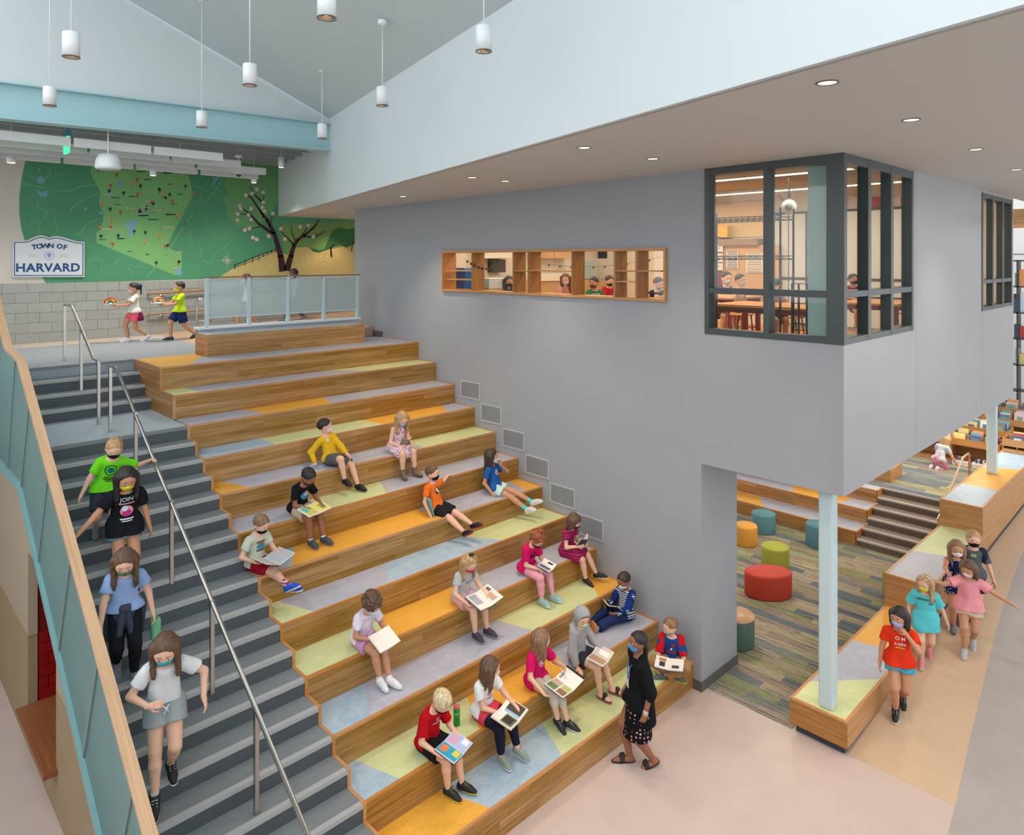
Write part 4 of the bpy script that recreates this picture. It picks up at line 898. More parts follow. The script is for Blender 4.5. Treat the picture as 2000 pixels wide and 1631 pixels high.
def nets(D, lo, h):
    S = D < 0; nx, ny, nz = D.shape
    cnt = np.zeros((nx-1, ny-1, nz-1), np.int8)
    for i in (0, 1):
        for j in (0, 1):
            for k in (0, 1): cnt += S[i:nx-1+i, j:ny-1+j, k:nz-1+k]
    act = np.argwhere((cnt > 0) & (cnt < 8))
    if len(act) == 0: return np.zeros((0, 3)), []
    idx = np.full(cnt.shape, -1, np.int32); idx[act[:, 0], act[:, 1], act[:, 2]] = np.arange(len(act))
    acc = np.zeros((len(act), 3)); num = np.zeros(len(act))
    cor = [(i, j, k) for i in (0, 1) for j in (0, 1) for k in (0, 1)]
    val = {c: D[act[:, 0]+c[0], act[:, 1]+c[1], act[:, 2]+c[2]] for c in cor}
    for c in cor:
        for a in range(3):
            if c[a] == 0:
                e = list(c); e[a] = 1; e = tuple(e); v0, v1 = val[c], val[e]; m = (v0 < 0) != (v1 < 0)
                t = np.where(m, v0/np.where(m, v0-v1, 1), 0); p = np.tile(np.array(c, float), (len(act), 1)); p[:, a] += t
                acc += p*m[:, None]; num += m
    V = lo+h*(act+acc/num[:, None]); Q = []
    for a in range(3):
        b, c = (a+1) % 3, (a+2) % 3
        s0 = [slice(None)]*3; s1 = [slice(None)]*3; s0[a] = slice(0, -1); s1[a] = slice(1, None)
        x = S[tuple(s0)] != S[tuple(s1)]; E_ = np.argwhere(x)
        E_ = E_[(E_[:, b] > 0) & (E_[:, c] > 0) & (E_[:, b] < D.shape[b]-1) & (E_[:, c] < D.shape[c]-1)]
        ins = S[E_[:, 0], E_[:, 1], E_[:, 2]]
        def cell(db, dc):
            q = E_.copy(); q[:, b] -= db; q[:, c] -= dc; return idx[q[:, 0], q[:, 1], q[:, 2]]
        f = np.stack([cell(1, 1), cell(0, 1), cell(0, 0), cell(1, 0)], 1)
        f[~ins] = f[~ins][:, ::-1]; Q.append(f)
    return V, np.concatenate(Q)
def npmesh(name, parts, mat, parent, smooth=True):
    Vs = []; Fs = []; n = 0
    for V, Fq in parts:
        if len(V) == 0: continue
        Vs.append(V); Fs.append(np.asarray(Fq)+n); n += len(V)
    V = np.concatenate(Vs).astype(np.float32); Fq = np.concatenate(Fs).astype(np.int32)
    me = bpy.data.meshes.new(name); me.vertices.add(len(V)); me.vertices.foreach_set('co', V.ravel())
    me.loops.add(Fq.size); me.loops.foreach_set('vertex_index', Fq.ravel()); me.polygons.add(len(Fq))
    me.polygons.foreach_set('loop_start', np.arange(0, Fq.size, 4, dtype=np.int32)); me.polygons.foreach_set('loop_total', np.full(len(Fq), 4, np.int32))
    me.polygons.foreach_set('use_smooth', np.ones(len(Fq), bool)); me.materials.append(mat); me.update(calc_edges=True); me.validate()
    o = bpy.data.objects.new(name, me); COL.objects.link(o); o.parent = parent
    return o, V, Fq
def ik(a, t, l1, l2, pole):
    a = A_(*a); t = A_(*t); d = t-a; L_ = np.linalg.norm(d); mx = (l1+l2)*.995
    if L_ > mx: t = a+d/L_*mx; d = t-a; L_ = mx
    L_ = max(L_, abs(l1-l2)+.01); e = unit(d); c = (l1*l1-l2*l2+L_*L_)/(2*L_); hgt = math.sqrt(max(l1*l1-c*c, 0))
    p = A_(*pole); p = unit(p-e*(p@e)); return a+e*c+p*hgt, t
def fabric(name, rgb, pat=None, rgb2=(255, 255, 255), sc=30., th=.5, rgb3=None):
    if name in MATS: return MATS[name]
    m, nt, b = newmat(name); MATS[name] = m; L = nt.links.new; b.inputs['Roughness'].default_value = .85; b.inputs['Specular IOR Level'].default_value = .15
    c = lin(rgb); m.diffuse_color = (*c, 1); tc = nd(nt, 'ShaderNodeTexCoord')
    n = nd(nt, 'ShaderNodeTexNoise'); n.inputs['Scale'].default_value = 14; n.inputs['Detail'].default_value = 4; L(tc.outputs['Object'], n.inputs[0])
    mx = nd(nt, 'ShaderNodeMix', data_type='RGBA'); mx.inputs[6].default_value = (*c, 1); mx.inputs[7].default_value = (*lin(rgb2), 1)
    if pat is None: L(n.outputs[0], mx.inputs[0]); mx.inputs[6].default_value = (*[v*.86 for v in c], 1); mx.inputs[7].default_value = (*[min(1, v*1.12) for v in c], 1)
    elif pat in ('stripes', 'vstripes', 'plaid'):
        sep = nd(nt, 'ShaderNodeSeparateXYZ'); L(tc.outputs['Object'], sep.inputs[0])
        def wave(out):
            a = nd(nt, 'ShaderNodeMath', operation='MULTIPLY'); a.inputs[1].default_value = sc; L(out, a.inputs[0]); q = nd(nt, 'ShaderNodeMath', operation='FRACT'); L(a.outputs[0], q.inputs[0])
            g = nd(nt, 'ShaderNodeMath', operation='GREATER_THAN'); g.inputs[1].default_value = th; L(q.outputs[0], g.inputs[0]); return g.outputs[0]
        w = wave(sep.outputs[2 if pat != 'vstripes' else 0])
        if pat == 'plaid':
            ad = nd(nt, 'ShaderNodeMath', operation='ADD'); L(sep.outputs[0], ad.inputs[0]); L(sep.outputs[1], ad.inputs[1]); w2 = wave(ad.outputs[0])
            s_ = nd(nt, 'ShaderNodeMath', operation='ADD'); L(w, s_.inputs[0]); L(w2, s_.inputs[1]); h_ = nd(nt, 'ShaderNodeMath', operation='MULTIPLY'); h_.inputs[1].default_value = .5; L(s_.outputs[0], h_.inputs[0]); w = h_.outputs[0]
        L(w, mx.inputs[0])
    elif pat in ('dots', 'floral'):
        v = nd(nt, 'ShaderNodeTexVoronoi'); v.inputs['Scale'].default_value = sc; L(tc.outputs['Object'], v.inputs[0])
        if pat == 'dots': v.inputs['Randomness'].default_value = .35
        g = nd(nt, 'ShaderNodeMath', operation='LESS_THAN'); g.inputs[1].default_value = th; L(v.outputs['Distance'], g.inputs[0]); L(g.outputs[0], mx.inputs[0])
        if rgb3:
            m3 = nd(nt, 'ShaderNodeMix', data_type='RGBA'); sp = nd(nt, 'ShaderNodeSeparateColor'); L(v.outputs['Color'], sp.inputs[0]); g2 = nd(nt, 'ShaderNodeMath', operation='GREATER_THAN'); g2.inputs[1].default_value = .5; L(sp.outputs[0], g2.inputs[0])
            m3.inputs[6].default_value = (*lin(rgb2), 1); m3.inputs[7].default_value = (*lin(rgb3), 1); L(g2.outputs[0], m3.inputs[0]); L(m3.outputs[2], mx.inputs[7])
    elif pat == 'blotch':
        n.inputs['Scale'].default_value = sc; r = nd(nt, 'ShaderNodeValToRGB'); e = r.color_ramp.elements; e[0].position = .38; e[0].color = (*c, 1); e[1].position = .5; e[1].color = (*lin(rgb2), 1); q = e.new(.62); q.color = (*lin(rgb3 or rgb), 1)
        L(n.outputs[0], r.inputs[0]); L(r.outputs[0], b.inputs['Base Color']); return m
    L(mx.outputs[2], b.inputs['Base Color'])
    return m
def hairmat(name, rgb, sc=60.):
    k = 'hair_'+name
    if k in MATS: return MATS[k]
    m, nt, b = newmat(k); MATS[k] = m; L = nt.links.new; tc = nd(nt, 'ShaderNodeTexCoord'); mp = nd(nt, 'ShaderNodeMapping'); mp.inputs['Scale'].default_value = (sc, sc, sc*.12); L(tc.outputs['Object'], mp.inputs[0])
    n = nd(nt, 'ShaderNodeTexNoise'); n.inputs['Scale'].default_value = 1; n.inputs['Detail'].default_value = 5; L(mp.outputs[0], n.inputs[0]); c = lin(rgb)
    r = nd(nt, 'ShaderNodeValToRGB'); e = r.color_ramp.elements; e[0].position = .3; e[1].position = .72; e[0].color = (*[v*.5 for v in c], 1); e[1].color = (*[min(1, v*1.35) for v in c], 1); L(n.outputs[0], r.inputs[0]); L(r.outputs[0], b.inputs['Base Color'])
    b.inputs['Roughness'].default_value = .5; bp = nd(nt, 'ShaderNodeBump'); bp.inputs['Strength'].default_value = .6; bp.inputs['Distance'].default_value = .006; L(n.outputs[0], bp.inputs['Height']); L(bp.outputs[0], b.inputs['Normal'])
    m.diffuse_color = (*c, 1); return m
HAIR = {'black': (34, 28, 28), 'dark': (58, 42, 34), 'brown': (98, 70, 50), 'lbrown': (140, 106, 76), 'blond': (186, 148, 104), 'pale': (222, 200, 160), 'red': (150, 78, 40), 'grey': (78, 70, 70)}
SKIN = {'l': (226, 178, 152), 'm': (196, 142, 110), 'b': (150, 100, 74), 'd': (110, 74, 56)}
def skin(k): return M('skin_'+k, SKIN[k], .5, var=.03, scale=20, coord='obj', spec=.35)
def rotv(v, ax, ang): 
    ax = unit(ax); v = np.asarray(v, float); return v*math.cos(ang)+np.cross(ax, v)*math.sin(ang)+ax*(ax@v)*(1-math.cos(ang))
EYEW = None
def person(label, loc, yaw, H=1.22, sk='l', hair=('short', 'brown'), top=None, bot=None, shoes=None, mask=None, pel=None, lean=0, slean=0, twist=0, head=(0, 0, 0),
           hands=None, feet=None, knees=None, elbows=None, toes=None, palms=None, curl=.5, socks=None, prints=(), adult=False, vox=.0105, group=None, extras=None, seated=True, fat=1.0, hdir=None):
    E_ = empty('person', loc, math.radians(yaw), label, 'person', group)
    hh = (.137 if adult else .17)*H; d2 = math.radians
    pel = A_(*(pel if pel is not None else (0, 0, .075*H if seated else .515*H)))
    u = unit((math.sin(d2(slean)), math.sin(d2(lean)), math.cos(d2(lean)))); s0 = unit(A_(1, 0, 0)-u*u[0]); n0 = np.cross(u, s0)
    s = rotv(s0, u, d2(twist)); n = np.cross(u, s)
    TL = .29 if adult else .275
    neck = pel+u*TL*H; shw = .104 if adult else .094
    sh = {1: neck-u*.042*H+s*shw*H, -1: neck-u*.042*H-s*shw*H}
    hp_ = {1: pel+A_(.05*H, 0, -.012*H), -1: pel+A_(-.05*H, 0, -.012*H)}
    th, sn = .245*H, .245*H; ua, fa = .165*H, .145*H
    hands = hands or {}; feet = feet or {}; knees = knees or {}; elbows = elbows or {}; toes = toes or {}; palms = palms or {}; hdir = hdir or {}
    kn, an, el_, wr_ = {}, {}, {}, {}
    for q in (1, -1):
        ft = feet.get(q, (.06*q*H/1.2, .26*H, -.29) if seated else (.055*q, 0, .05*H))
        kn[q], an[q] = ik(hp_[q], ft, th, sn, knees.get(q, (0.1*q, .6, 1) if seated else (0.05*q, 1, .1)))
        ht = hands.get(q, tuple(sh[q]+A_(.05*q, .03, -.29*H)))
        el_[q], wr_[q] = ik(sh[q], ht, ua, fa, elbows.get(q, (.55*q, -.7, -.6)))
    # head frame
    hb = neck+u*.022*H+n*.012*H; hy, hpi, hr_ = [d2(v) for v in head]
    hn = rotv(n, u, hy); hs = rotv(s, u, hy); hu = u
    upb = A_(0, 0, 1)*.6+u*.4; hu = unit(upb-0); hn = unit(hn-hu*(hn@hu)); hs = np.cross(hn, hu)
    hn2 = rotv(hn, hs, -hpi); hu2 = rotv(hu, hs, -hpi); hn, hu = hn2, hu2
    hs = rotv(hs, hn, hr_); hu = np.cross(hs, hn); fr = (hs, hn, hu)
    hp = lambda x, y, z: hb+(hs*x+hn*y+hu*z)*hh
    R_ = lambda x, y, z: (x*hh, y*hh, z*hh)
    tors = [(pel-u*.005*H, pel+u*.10*H, .080*H*fat, .070*H*fat, 1.34), (pel+u*.10*H, pel+u*.215*H, .070*H*fat, .074*H, 1.40)]
    # ---- body
    B = Shape()
    for a, b, ra, rb, asp in tors: B.rc(a, b, ra, rb, .03, n, asp)
    B.rc(neck-u*.045*H+s*.07*H, neck-u*.045*H-s*.07*H, .032*H, .032*H, .04)
    B.rc(neck-u*.03*H, hb+hu*.05*hh, .030*H, .029*H, .02)
    for q in (1, -1):
        B.rc(hp_[q], kn[q], .054*H*fat, .039*H, .025); mid = kn[q]+(an[q]-kn[q])*.32; back = unit(np.cross(an[q]-kn[q], A_(1, 0, 0)))
        B.rc(kn[q], mid, .037*H, .036*H, .015); B.rc(mid, an[q], .036*H, .022*H, .015)
        B.rc(sh[q], el_[q], .029*H, .024*H, .02); B.rc(el_[q], wr_[q], .0245*H, .0165*H, .012)
    parts = [B.mesh(vox)]
    # head
    Hd = Shape(); Hd.el(hp(0, -.04, .58), fr, R_(.375, .455, .41), .02).el(hp(0, .09, .36), fr, R_(.305, .335, .36), .05*hh/.2).el(hp(0, .23, .13), fr, R_(.14, .12, .10), .04)
    Hd.rc(hp(0, .39, .47), hp(0, .47, .365), .028*hh, .048*hh, .012).rc(hp(-.09, .37, .235), hp(.09, .37, .235), .035*hh, .035*hh, .01)
    for q in (1, -1): Hd.el(hp(.385*q, -.03, .42), fr, R_(.045, .085, .115), .006)
    Hd.rc(hp(0, -.08, .25), neck-u*.015*H, .030*H, .031*H, .02); parts.append(Hd.mesh(.0062))
    # hands
    hl = .098*H
    HF = {}
    for q in (1, -1):
        d = unit(hdir[q]) if q in hdir else unit(wr_[q]-el_[q]); pn = A_(*palms.get(q, (-.7*q, .3, -.3))); pn = unit(pn-d*(pn@d)); sd = np.cross(d, pn)*q   # side axis toward thumb
        sd = unit(np.cross(pn, d))*q; 
        HF[q] = (d, pn, sd); S_ = Shape(); w0 = wr_[q]
        S_.rc(w0-d*.015, w0+d*.02, .0165*H, .016*H, .01)
        for a in (-.5, 0, .5): S_.rc(w0+d*.1*hl+sd*a*.14*hl, w0+d*.48*hl+sd*a*.30*hl, .10*hl, .085*hl, .012)
        for i, (a, ln) in enumerate(((.75, .40), (.25, .46), (-.25, .43), (-.72, .34))):
            r0 = w0+d*.50*hl+sd*a*.21*hl; c1 = d*math.cos(curl*.7)+pn*math.sin(curl*.7); c2 = d*math.cos(curl*1.6)+pn*math.sin(curl*1.6)
            c1 = unit(c1+sd*a*.12); m1 = r0+c1*ln*.5*hl; S_.rc(r0, m1, .062*hl, .055*hl, .003).rc(m1, m1+c2*ln*.5*hl, .055*hl, .043*hl, .003)
        t0 = w0+d*.16*hl+sd*.16*hl; t1 = t0+unit(d*.55+sd*.75+pn*.25)*.26*hl; S_.rc(t0, t1, .08*hl, .065*hl, .01).rc(t1, t1+unit(d*.8+sd*.25+pn*(.2+curl*.5))*.24*hl, .062*hl, .048*hl, .004)
        parts.append(S_.mesh(.0042 if vox < .012 else .006))
    # feet inside the shoes
    fl_ = .145*H; FT = {}; FS = 1.16*H
    for q in (1, -1):
        sd_ = unit(an[q]-kn[q]); tdir = A_(*toes.get(q, (.12*q, 1, -.02))); tdir = unit(tdir); fup = unit(A_(0, 0, 1)-tdir*tdir[2]) if abs(tdir[2]) < .9 else unit(-sd_)
        FT[q] = (tdir, fup, np.cross(tdir, fup))
    body, _, _ = npmesh('body', parts, skin(sk), E_)
    # ---- clothes
    g = .0115*H/1.2
    def wob(seed, amp=.005, f=46):
        r = random.Random(seed); K_ = [(r.uniform(-f, f), r.uniform(-f, f), r.uniform(-f*.6, f*.6), r.uniform(0, 6)) for _ in range(4)]
        return lambda X, Y, Z: amp*sum(np.sin(X*a+Y*b+Z*c+p) for a, b, c, p in K_)*.5
    sd0 = int(abs(loc[0]*977+loc[1]*131))
    shirtV = None
    if top:
        S = Shape(); kind = top.get('kind', 'tee'); gi = g*(1.7 if kind in ('hoodie', 'cardigan') else 1.0)+top.get('loose', 0)
        hem = top.get('hem', -.03)
        for a, b, ra, rb, asp in tors: S.rc(a, b, ra+gi*(1.7 if ra > .075*H else 1.1), rb+gi, .03, n, asp*.96)
        if not seated and hem < .01:
            S.rc(pel, pel+A_(0, 0, hem*H), .088*H*fat+gi*1.5, .094*H*fat+gi*2.0, .03, n, 1.2)
            for q in (1, -1): S.rc(hp_[q], hp_[q]+(kn[q]-hp_[q])*.45, .060*H*fat+g*2.4, .062*H*fat+g*2.6, .04)
        elif seated and hem < .01:
            for q in (1, -1): S.rc(hp_[q]+A_(0, -.01, .01), hp_[q]+(kn[q]-hp_[q])*.10, .0555*H*fat+g*2.1, .0555*H*fat+g*2.0, .03)
        if kind != 'tank': S.rc(neck-u*.045*H+s*.07*H, neck-u*.045*H-s*.07*H, .032*H+gi, .032*H+gi, .04)
        else: S.rc(neck-u*.05*H+s*.055*H, neck-u*.12*H+s*.055*H, .03*H+gi, .03*H+gi, .03); S.rc(neck-u*.05*H-s*.055*H, neck-u*.12*H-s*.055*H, .03*H+gi, .03*H+gi, .03)
        sl = top.get('sleeve', .62)
        for q in (1, -1):
            if sl > 0:
                f = min(sl, 1.0); e = sh[q]+(el_[q]-sh[q])*f; dd = unit(el_[q]-sh[q]); fl = .010 if sl < 1 else 0
                S.rc(sh[q]-dd*.0, e+dd*.01 if sl >= 1 else e, .031*H+gi, .027*H+gi+fl, .022, caps=[(e+dd*(.03 if sl >= 1 else 0), dd)])
                if sl > 1:
                    f2 = sl-1; e2 = el_[q]+(wr_[q]-el_[q])*f2; d3 = unit(wr_[q]-el_[q]); S.rc(el_[q], e2, .0275*H+gi, .020*H+gi*.9, .02, caps=[(e2, d3)])
        S.disp = wob(sd0)
        S.cut(neck+u*.002*H+n*.0, u*.86+n*.5); 
        hemp = pel+(u if seated else A_(0, 0, 1))*hem*H; S.cut(hemp, -u if seated else A_(0, 0, -1))
        if kind == 'hoodie':
            S.rc(neck-n*.05*H-s*.05*H-u*.01*H, neck-n*.05*H+s*.05*H-u*.01*H, .035*H, .035*H, .03)
        mV = S.mesh(vox*.86)
        nm = {'tee': 'shirt', 'long': 'shirt', 'tank': 'tank_top', 'dress': 'dress_top', 'hoodie': 'hoodie', 'cardigan': 'cardigan'}[kind]
        if top.get('vis', 1): so_, shirtV, shirtF = npmesh(nm, [mV], top['mat'], E_)
        if top.get('sleeve_mat'):
            for q in (1, -1):
                S2 = Shape(); dd = unit(el_[q]-sh[q]); f = min(sl, 1.0); e = sh[q]+(el_[q]-sh[q])*f
                S2.rc(sh[q]-dd*.01+u*.004, e, .031*H+gi+.004, .027*H+gi+.010, .02, caps=[(e, dd)])
                if sl > 1: e2 = el_[q]+(wr_[q]-el_[q])*(sl-1); S2.rc(el_[q], e2, .0275*H+gi+.004, .021*H+gi, .02, caps=[(e2, unit(wr_[q]-el_[q]))])
                npmesh('sleeve', [S2.mesh(vox*.9)], top['sleeve_mat'], E_)
        if top.get('hood_up'):
            S3 = Shape(); S3.el(hp(0, -.05, .58), fr, R_(.47, .55, .50), .02).rc(hp(0, -.2, .3), neck-n*.03*H, .34*hh, .05*H, .05)
            S3.cut(hp(0, .26, .55), hn*.97-hu*.25); npmesh('hood', [S3.mesh(.0095)], top['mat'], E_)
    if bot:
        S = Shape(); kind = bot.get('kind', 'shorts'); ln = bot.get('len', .6); gl = g*(1.5 if kind in ('shorts', 'pants', 'skirt') else .55)
        a, b, ra, rb, asp = tors[0]; S.rc(a-u*.01*H, a+(b-a)*.5, ra+gl*.75, rb+gl*.7, .03, n, asp)
        for q in (1, -1):
            dd = unit(kn[q]-hp_[q]); f = min(ln, 1.0); e = hp_[q]+(kn[q]-hp_[q])*f
            ex = (.016 if kind == 'shorts' else .0)
            if kind == 'skirt':
                S.rc(hp_[q], hp_[q]+(kn[q]-hp_[q])*ln, .056*H+gl, .062*H+gl, .07, caps=[(hp_[q]+(kn[q]-hp_[q])*ln, dd)])
            else:
                S.rc(hp_[q], e, .0555*H*fat+gl, (.0555+(.040-.0555)*f)*H+gl+ex, .02, caps=[(e, dd)] if ln <= 1 else [])
            if ln > 1:
                f2 = ln-1; e2 = kn[q]+(an[q]-kn[q])*f2; d3 = unit(an[q]-kn[q]); mid = kn[q]+(an[q]-kn[q])*.32
                if kind == 'leggings': S.rc(kn[q], mid, .037*H+gl, .037*H+gl, .015).rc(mid, e2, .036*H+gl, .026*H+gl, .015, caps=[(e2, d3)])
                else: S.rc(kn[q], e2, .040*H+gl, .032*H+gl+.012, .02, caps=[(e2, d3)])
        if kind == 'skirt':
            md = (kn[1]+kn[-1])/2; S.rc(pel, pel+(md-pel)*ln, .07*H, .07*H, .07, caps=[(pel+(md-pel)*ln, unit(md-pel))])
            if not seated: S.rc(pel+u*.05*H, pel-A_(0, 0, 1)*.2*H*ln*1.5, .075*H, .13*H, .03, n, 1.2, caps=[(pel-A_(0, 0, 1)*.2*H*ln*1.5, A_(0, 0, -1))])
        S.disp = wob(sd0+5, .003)
        npmesh({'shorts': 'shorts', 'pants': 'trousers', 'leggings': 'leggings', 'skirt': 'skirt'}[kind], [S.mesh(vox*.9)], bot['mat'], E_)
    if socks:
        for q in (1, -1):
            e = an[q]+(kn[q]-an[q])*socks[1]; d3 = unit(kn[q]-an[q]); S = Shape(); S.rc(an[q]-d3*.02, e, .0245*H, .0245*H+.032*H*socks[1]*.4, .01, caps=[(e, d3)]); npmesh('sock', [S.mesh(.008)], socks[0], E_)
    shoes = shoes or {}
    for q in (1, -1):
        t, fu_, fs = FT[q]; a = an[q]; L_ = fl_; bot_ = a-fu_*.038*H
        kind = shoes.get('kind', 'shoe'); S = Shape()
        heel = a-t*.012*FS-fu_*.014*FS; ball = a+t*.068*FS-fu_*.019*FS; toe = a+t*.098*FS-fu_*.024*FS
        if kind == 'shoe':
            S.rc(heel, ball, .0255*FS, .0225*FS, .01, fu_, .85).rc(ball, toe, .0235*FS, .018*FS, .015, fu_, 1.15).rc(a-fu_*.005*FS, a+fu_*(.012*FS if not shoes.get('boot') else .05*FS), .0265*FS, .0275*FS, .015, caps=[(a+fu_*(.012*FS if not shoes.get('boot') else .05*FS), fu_)])
            S.rc(a+t*.02*FS, a+t*.05*FS-fu_*.008*FS, .018*FS, .02*FS, .02)
            S.cut(bot_, -fu_); so_, _, _ = npmesh('shoe', [S.mesh(.0068)], shoes.get('mat', BLACK), E_)
            Lc = Shape()
            for w_ in (.03, .043, .056): c_ = a+t*w_*FS+fu_*(.017-.28*(w_-.03))*FS; Lc.rc(c_-fs*.014*FS, c_+fs*.014*FS, .0035, .0035, .002)
            npmesh('laces', [Lc.mesh(.0045)], shoes.get('lace', shoes.get('sole', WHITE)), so_)
        else:
            S.rc(heel-fu_*.004*FS, ball, .021*FS, .021*FS, .01, fu_, 1.2).rc(ball, toe, .022*FS, .014*FS, .012, fu_, 1.5).rc(a, a-fu_*.01*FS, .022*FS, .022*FS, .01); S.cut(bot_, -fu_)
            so_, _, _ = npmesh('foot', [S.mesh(.0068)], skin(sk), E_)
            St = Shape(); St.rc(a+t*.045*FS-fs*.022*FS-fu_*.018*FS, a+t*.045*FS+fu_*.010*FS, .009*FS, .010*FS, .02).rc(a+t*.045*FS+fs*.022*FS-fu_*.018*FS, a+t*.045*FS+fu_*.010*FS, .009*FS, .010*FS, .02); St.rc(a+t*.06*FS-fs*.02*FS-fu_*.018*FS, a+t*.058*FS+fu_*.004*FS, .009*FS, .010*FS, .02).rc(a+t*.06*FS+fs*.02*FS-fu_*.018*FS, a+t*.058*FS+fu_*.004*FS, .009*FS, .010*FS, .02)
            npmesh('strap', [St.mesh(.006)], shoes.get('mat', BLACK), E_)
        Sl = Shape(); Sl.rc(heel, ball, .0275*FS, .0255*FS, .01).rc(ball, toe, .0255*FS, .0205*FS, .015); Sl.cut(bot_-fu_*.010*H, -fu_); Sl.cut(bot_+fu_*.008*H, fu_)
        npmesh('sole', [Sl.mesh(.0068)], shoes.get('sole', WHITE), so_ if kind == 'shoe' else E_)
    # ---- head details
    if mask is not None:
        S = Shape(); S.el(hp(0, .115, .265), fr, R_(.325, .365, .275), .01); S.rc(hp(0, .40, .43), hp(0, .47, .35), .035*hh, .06*hh, .03)
        S.cut(hp(0, .13, 0), -hn); S.cut(hp(0, .45, .455), hu+hn*.05); S.cut(hp(0, 0, .01), -hu)
        for q in (1, -1): S.rc(hp(.31*q, .14, .38), hp(.41*q, -.04, .45), .0035, .0035, .002).rc(hp(.30*q, .12, .16), hp(.405*q, -.04, .36), .0035, .0035, .002)
        S.cuts = S.cuts; S2 = Shape(); S2.P = S.P[2:]; S.P = S.P[:2]; npmesh('face_mask', [S.mesh(.0062), S2.mesh(.0055)], mask, E_)
    m = MB()
    def ball(c, r, fl=1.0, N=8):
        prof = [(r*math.sin(PI*i/N), -r*math.cos(PI*i/N)) for i in range(N+1)]; b = MB().lathe(prof, (0, 0, 0), 10); return [c+hs*x+hn*y*fl+hu*z for x, y, z in b.V], b.F
    for q in (1, -1): m.add(*ball(hp(.15*q, .402, .475), .055*hh, .7))
    m.build('eyes', M('eye_white', (232, 230, 226), .3), E_, True, True)
    m = MB()
    for q in (1, -1): m.add(*ball(hp(.147*q, .430, .470), .037*hh, .5, 6))
    m.build('irises', M('iris', (52, 36, 28), .25), E_, True, True)
    st_, hc = hair; HM = hairmat(hc, HAIR[hc])
    S = Shape()
    for q in (1, -1): S.rc(hp(.085*q, .45, .60), hp(.225*q, .40, .565), .02*hh, .014*hh, .002)
    npmesh('eyebrows', [S.mesh(.0045)], HM, E_)
    S = Shape(); infl = {'curly': .07, 'bun': .03}.get(st_, 0)
    S.el(hp(0, -.06, .60), fr, R_(.415+infl, .495+infl, .435+infl), .02)
    low = .16 if st_ == 'short' else .05
    dn = A_(0, 0, -1); rr = random.Random(sd0)
    if st_ in ('long', 'bob', 'pony', 'wavy', 'braids', 'half'):
        Lh = {'long': .62, 'bob': .12, 'pony': .0, 'wavy': .45, 'half': .55, 'braids': .1}[st_]*.25/.25*hh*1.5
        bk = unit(dn*1.0-n*.18)
        if st_ != 'pony':
            for x_, y_, L2 in ((-.36, -.16, .92), (-.24, -.30, .97), (-.09, -.34, 1.05), (.09, -.34, 1.08), (.24, -.30, .98), (.36, -.16, .9)): S.rc(hp(x_, y_, .45), hp(x_*1.08, y_, .12)+bk*Lh*L2, .14*hh, .09*hh, .045)
            for q in (1, -1): S.rc(hp(.385*q, -.06, .55), hp(.40*q, -.04, .10)+dn*Lh*.85+n*.02*H, .10*hh, .07*hh, .05)
            for q in (1, -1): S.rc(hp(.38*q, .06, .66), hp(.41*q, .0, .22)+dn*Lh*.7+n*.025*H, .07*hh, .06*hh, .05)
    caps_low = hp(0, 0, low)
    if st_ in ('curly', 'bun'):
        for i in range(90):
            v = unit(A_(rr.gauss(0, 1), rr.gauss(-.25, 1), rr.gauss(.35, 1))); c = hp(v[0]*(.42+infl), -.06+v[1]*(.50+infl), .60+v[2]*(.44+infl)); S.el(c, fr, (.055*hh+.004,)*3 if st_ == 'bun' else (.075*hh+.004,)*3, .006)
        if st_ == 'bun':
            for i in range(26): v = unit(A_(rr.gauss(0, 1), rr.gauss(0, 1), rr.gauss(0, 1))); S.el(hp(v[0]*.22, -.18+v[1]*.22, 1.08+v[2]*.16), fr, (.075*hh,)*3, .008)
    if st_ in ('pony', 'tail'):
        S.rc(hp(0, -.46, .78), hp(0, -.62, .70), .09*hh, .12*hh, .03).rc(hp(0, -.62, .70), hp(0, -.66, .15)+dn*.4*hh, .12*hh, .05*hh, .03)
    if st_ == 'lowpony':
        S.rc(hp(0, -.42, .35), hp(0, -.52, .1), .12*hh, .13*hh, .03).rc(hp(0, -.52, .1), hp(0, -.5, -.2)+dn*1.1*hh-n*.02, .13*hh, .06*hh, .03)
    ph = [rr.uniform(0, 6) for _ in range(3)]; am = .0028 if st_ not in ('curly', 'bun') else 0
    def hdisp(X, Y, Z):
        x = (X-hb[0])*hs[0]+(Y-hb[1])*hs[1]+(Z-hb[2])*hs[2]; y = (X-hb[0])*hn[0]+(Y-hb[1])*hn[1]+(Z-hb[2])*hn[2]
        az = np.arctan2(x, -y+.02); return am*(np.sin(az*17+ph[0]+3*np.sin(Z*20))+.6*np.sin(az*29+ph[1]))
    S.disp = hdisp
    fringe = st_ in ('bob',)
    fy, fz = (.30, .66) if fringe else (.27, .74)
    if st_ == 'curly': fy, fz = .36, .70
    V1 = None
    S.cuts = []
    # face opening: carve a region in front of the ears, below the hairline
    def carve(X, Y, Z):
        x = ((X-hb[0])*hs[0]+(Y-hb[1])*hs[1]+(Z-hb[2])*hs[2])/hh; y = ((X-hb[0])*hn[0]+(Y-hb[1])*hn[1]+(Z-hb[2])*hn[2])/hh; z = ((X-hb[0])*hu[0]+(Y-hb[1])*hu[1]+(Z-hb[2])*hu[2])/hh
        e = np.sqrt((x/.345)**2+((y-.42)/.47)**2+((z-(fz-.38))/.45)**2)-1; return -e*.33*hh
    S.carve = carve
    if st_ == 'short': S.cut(caps_low, -hu)
    V_, F_ = S.mesh(.0078 if vox < .012 else .011)
    if len(V_): npmesh('hair', [(V_, F_)], HM, E_)
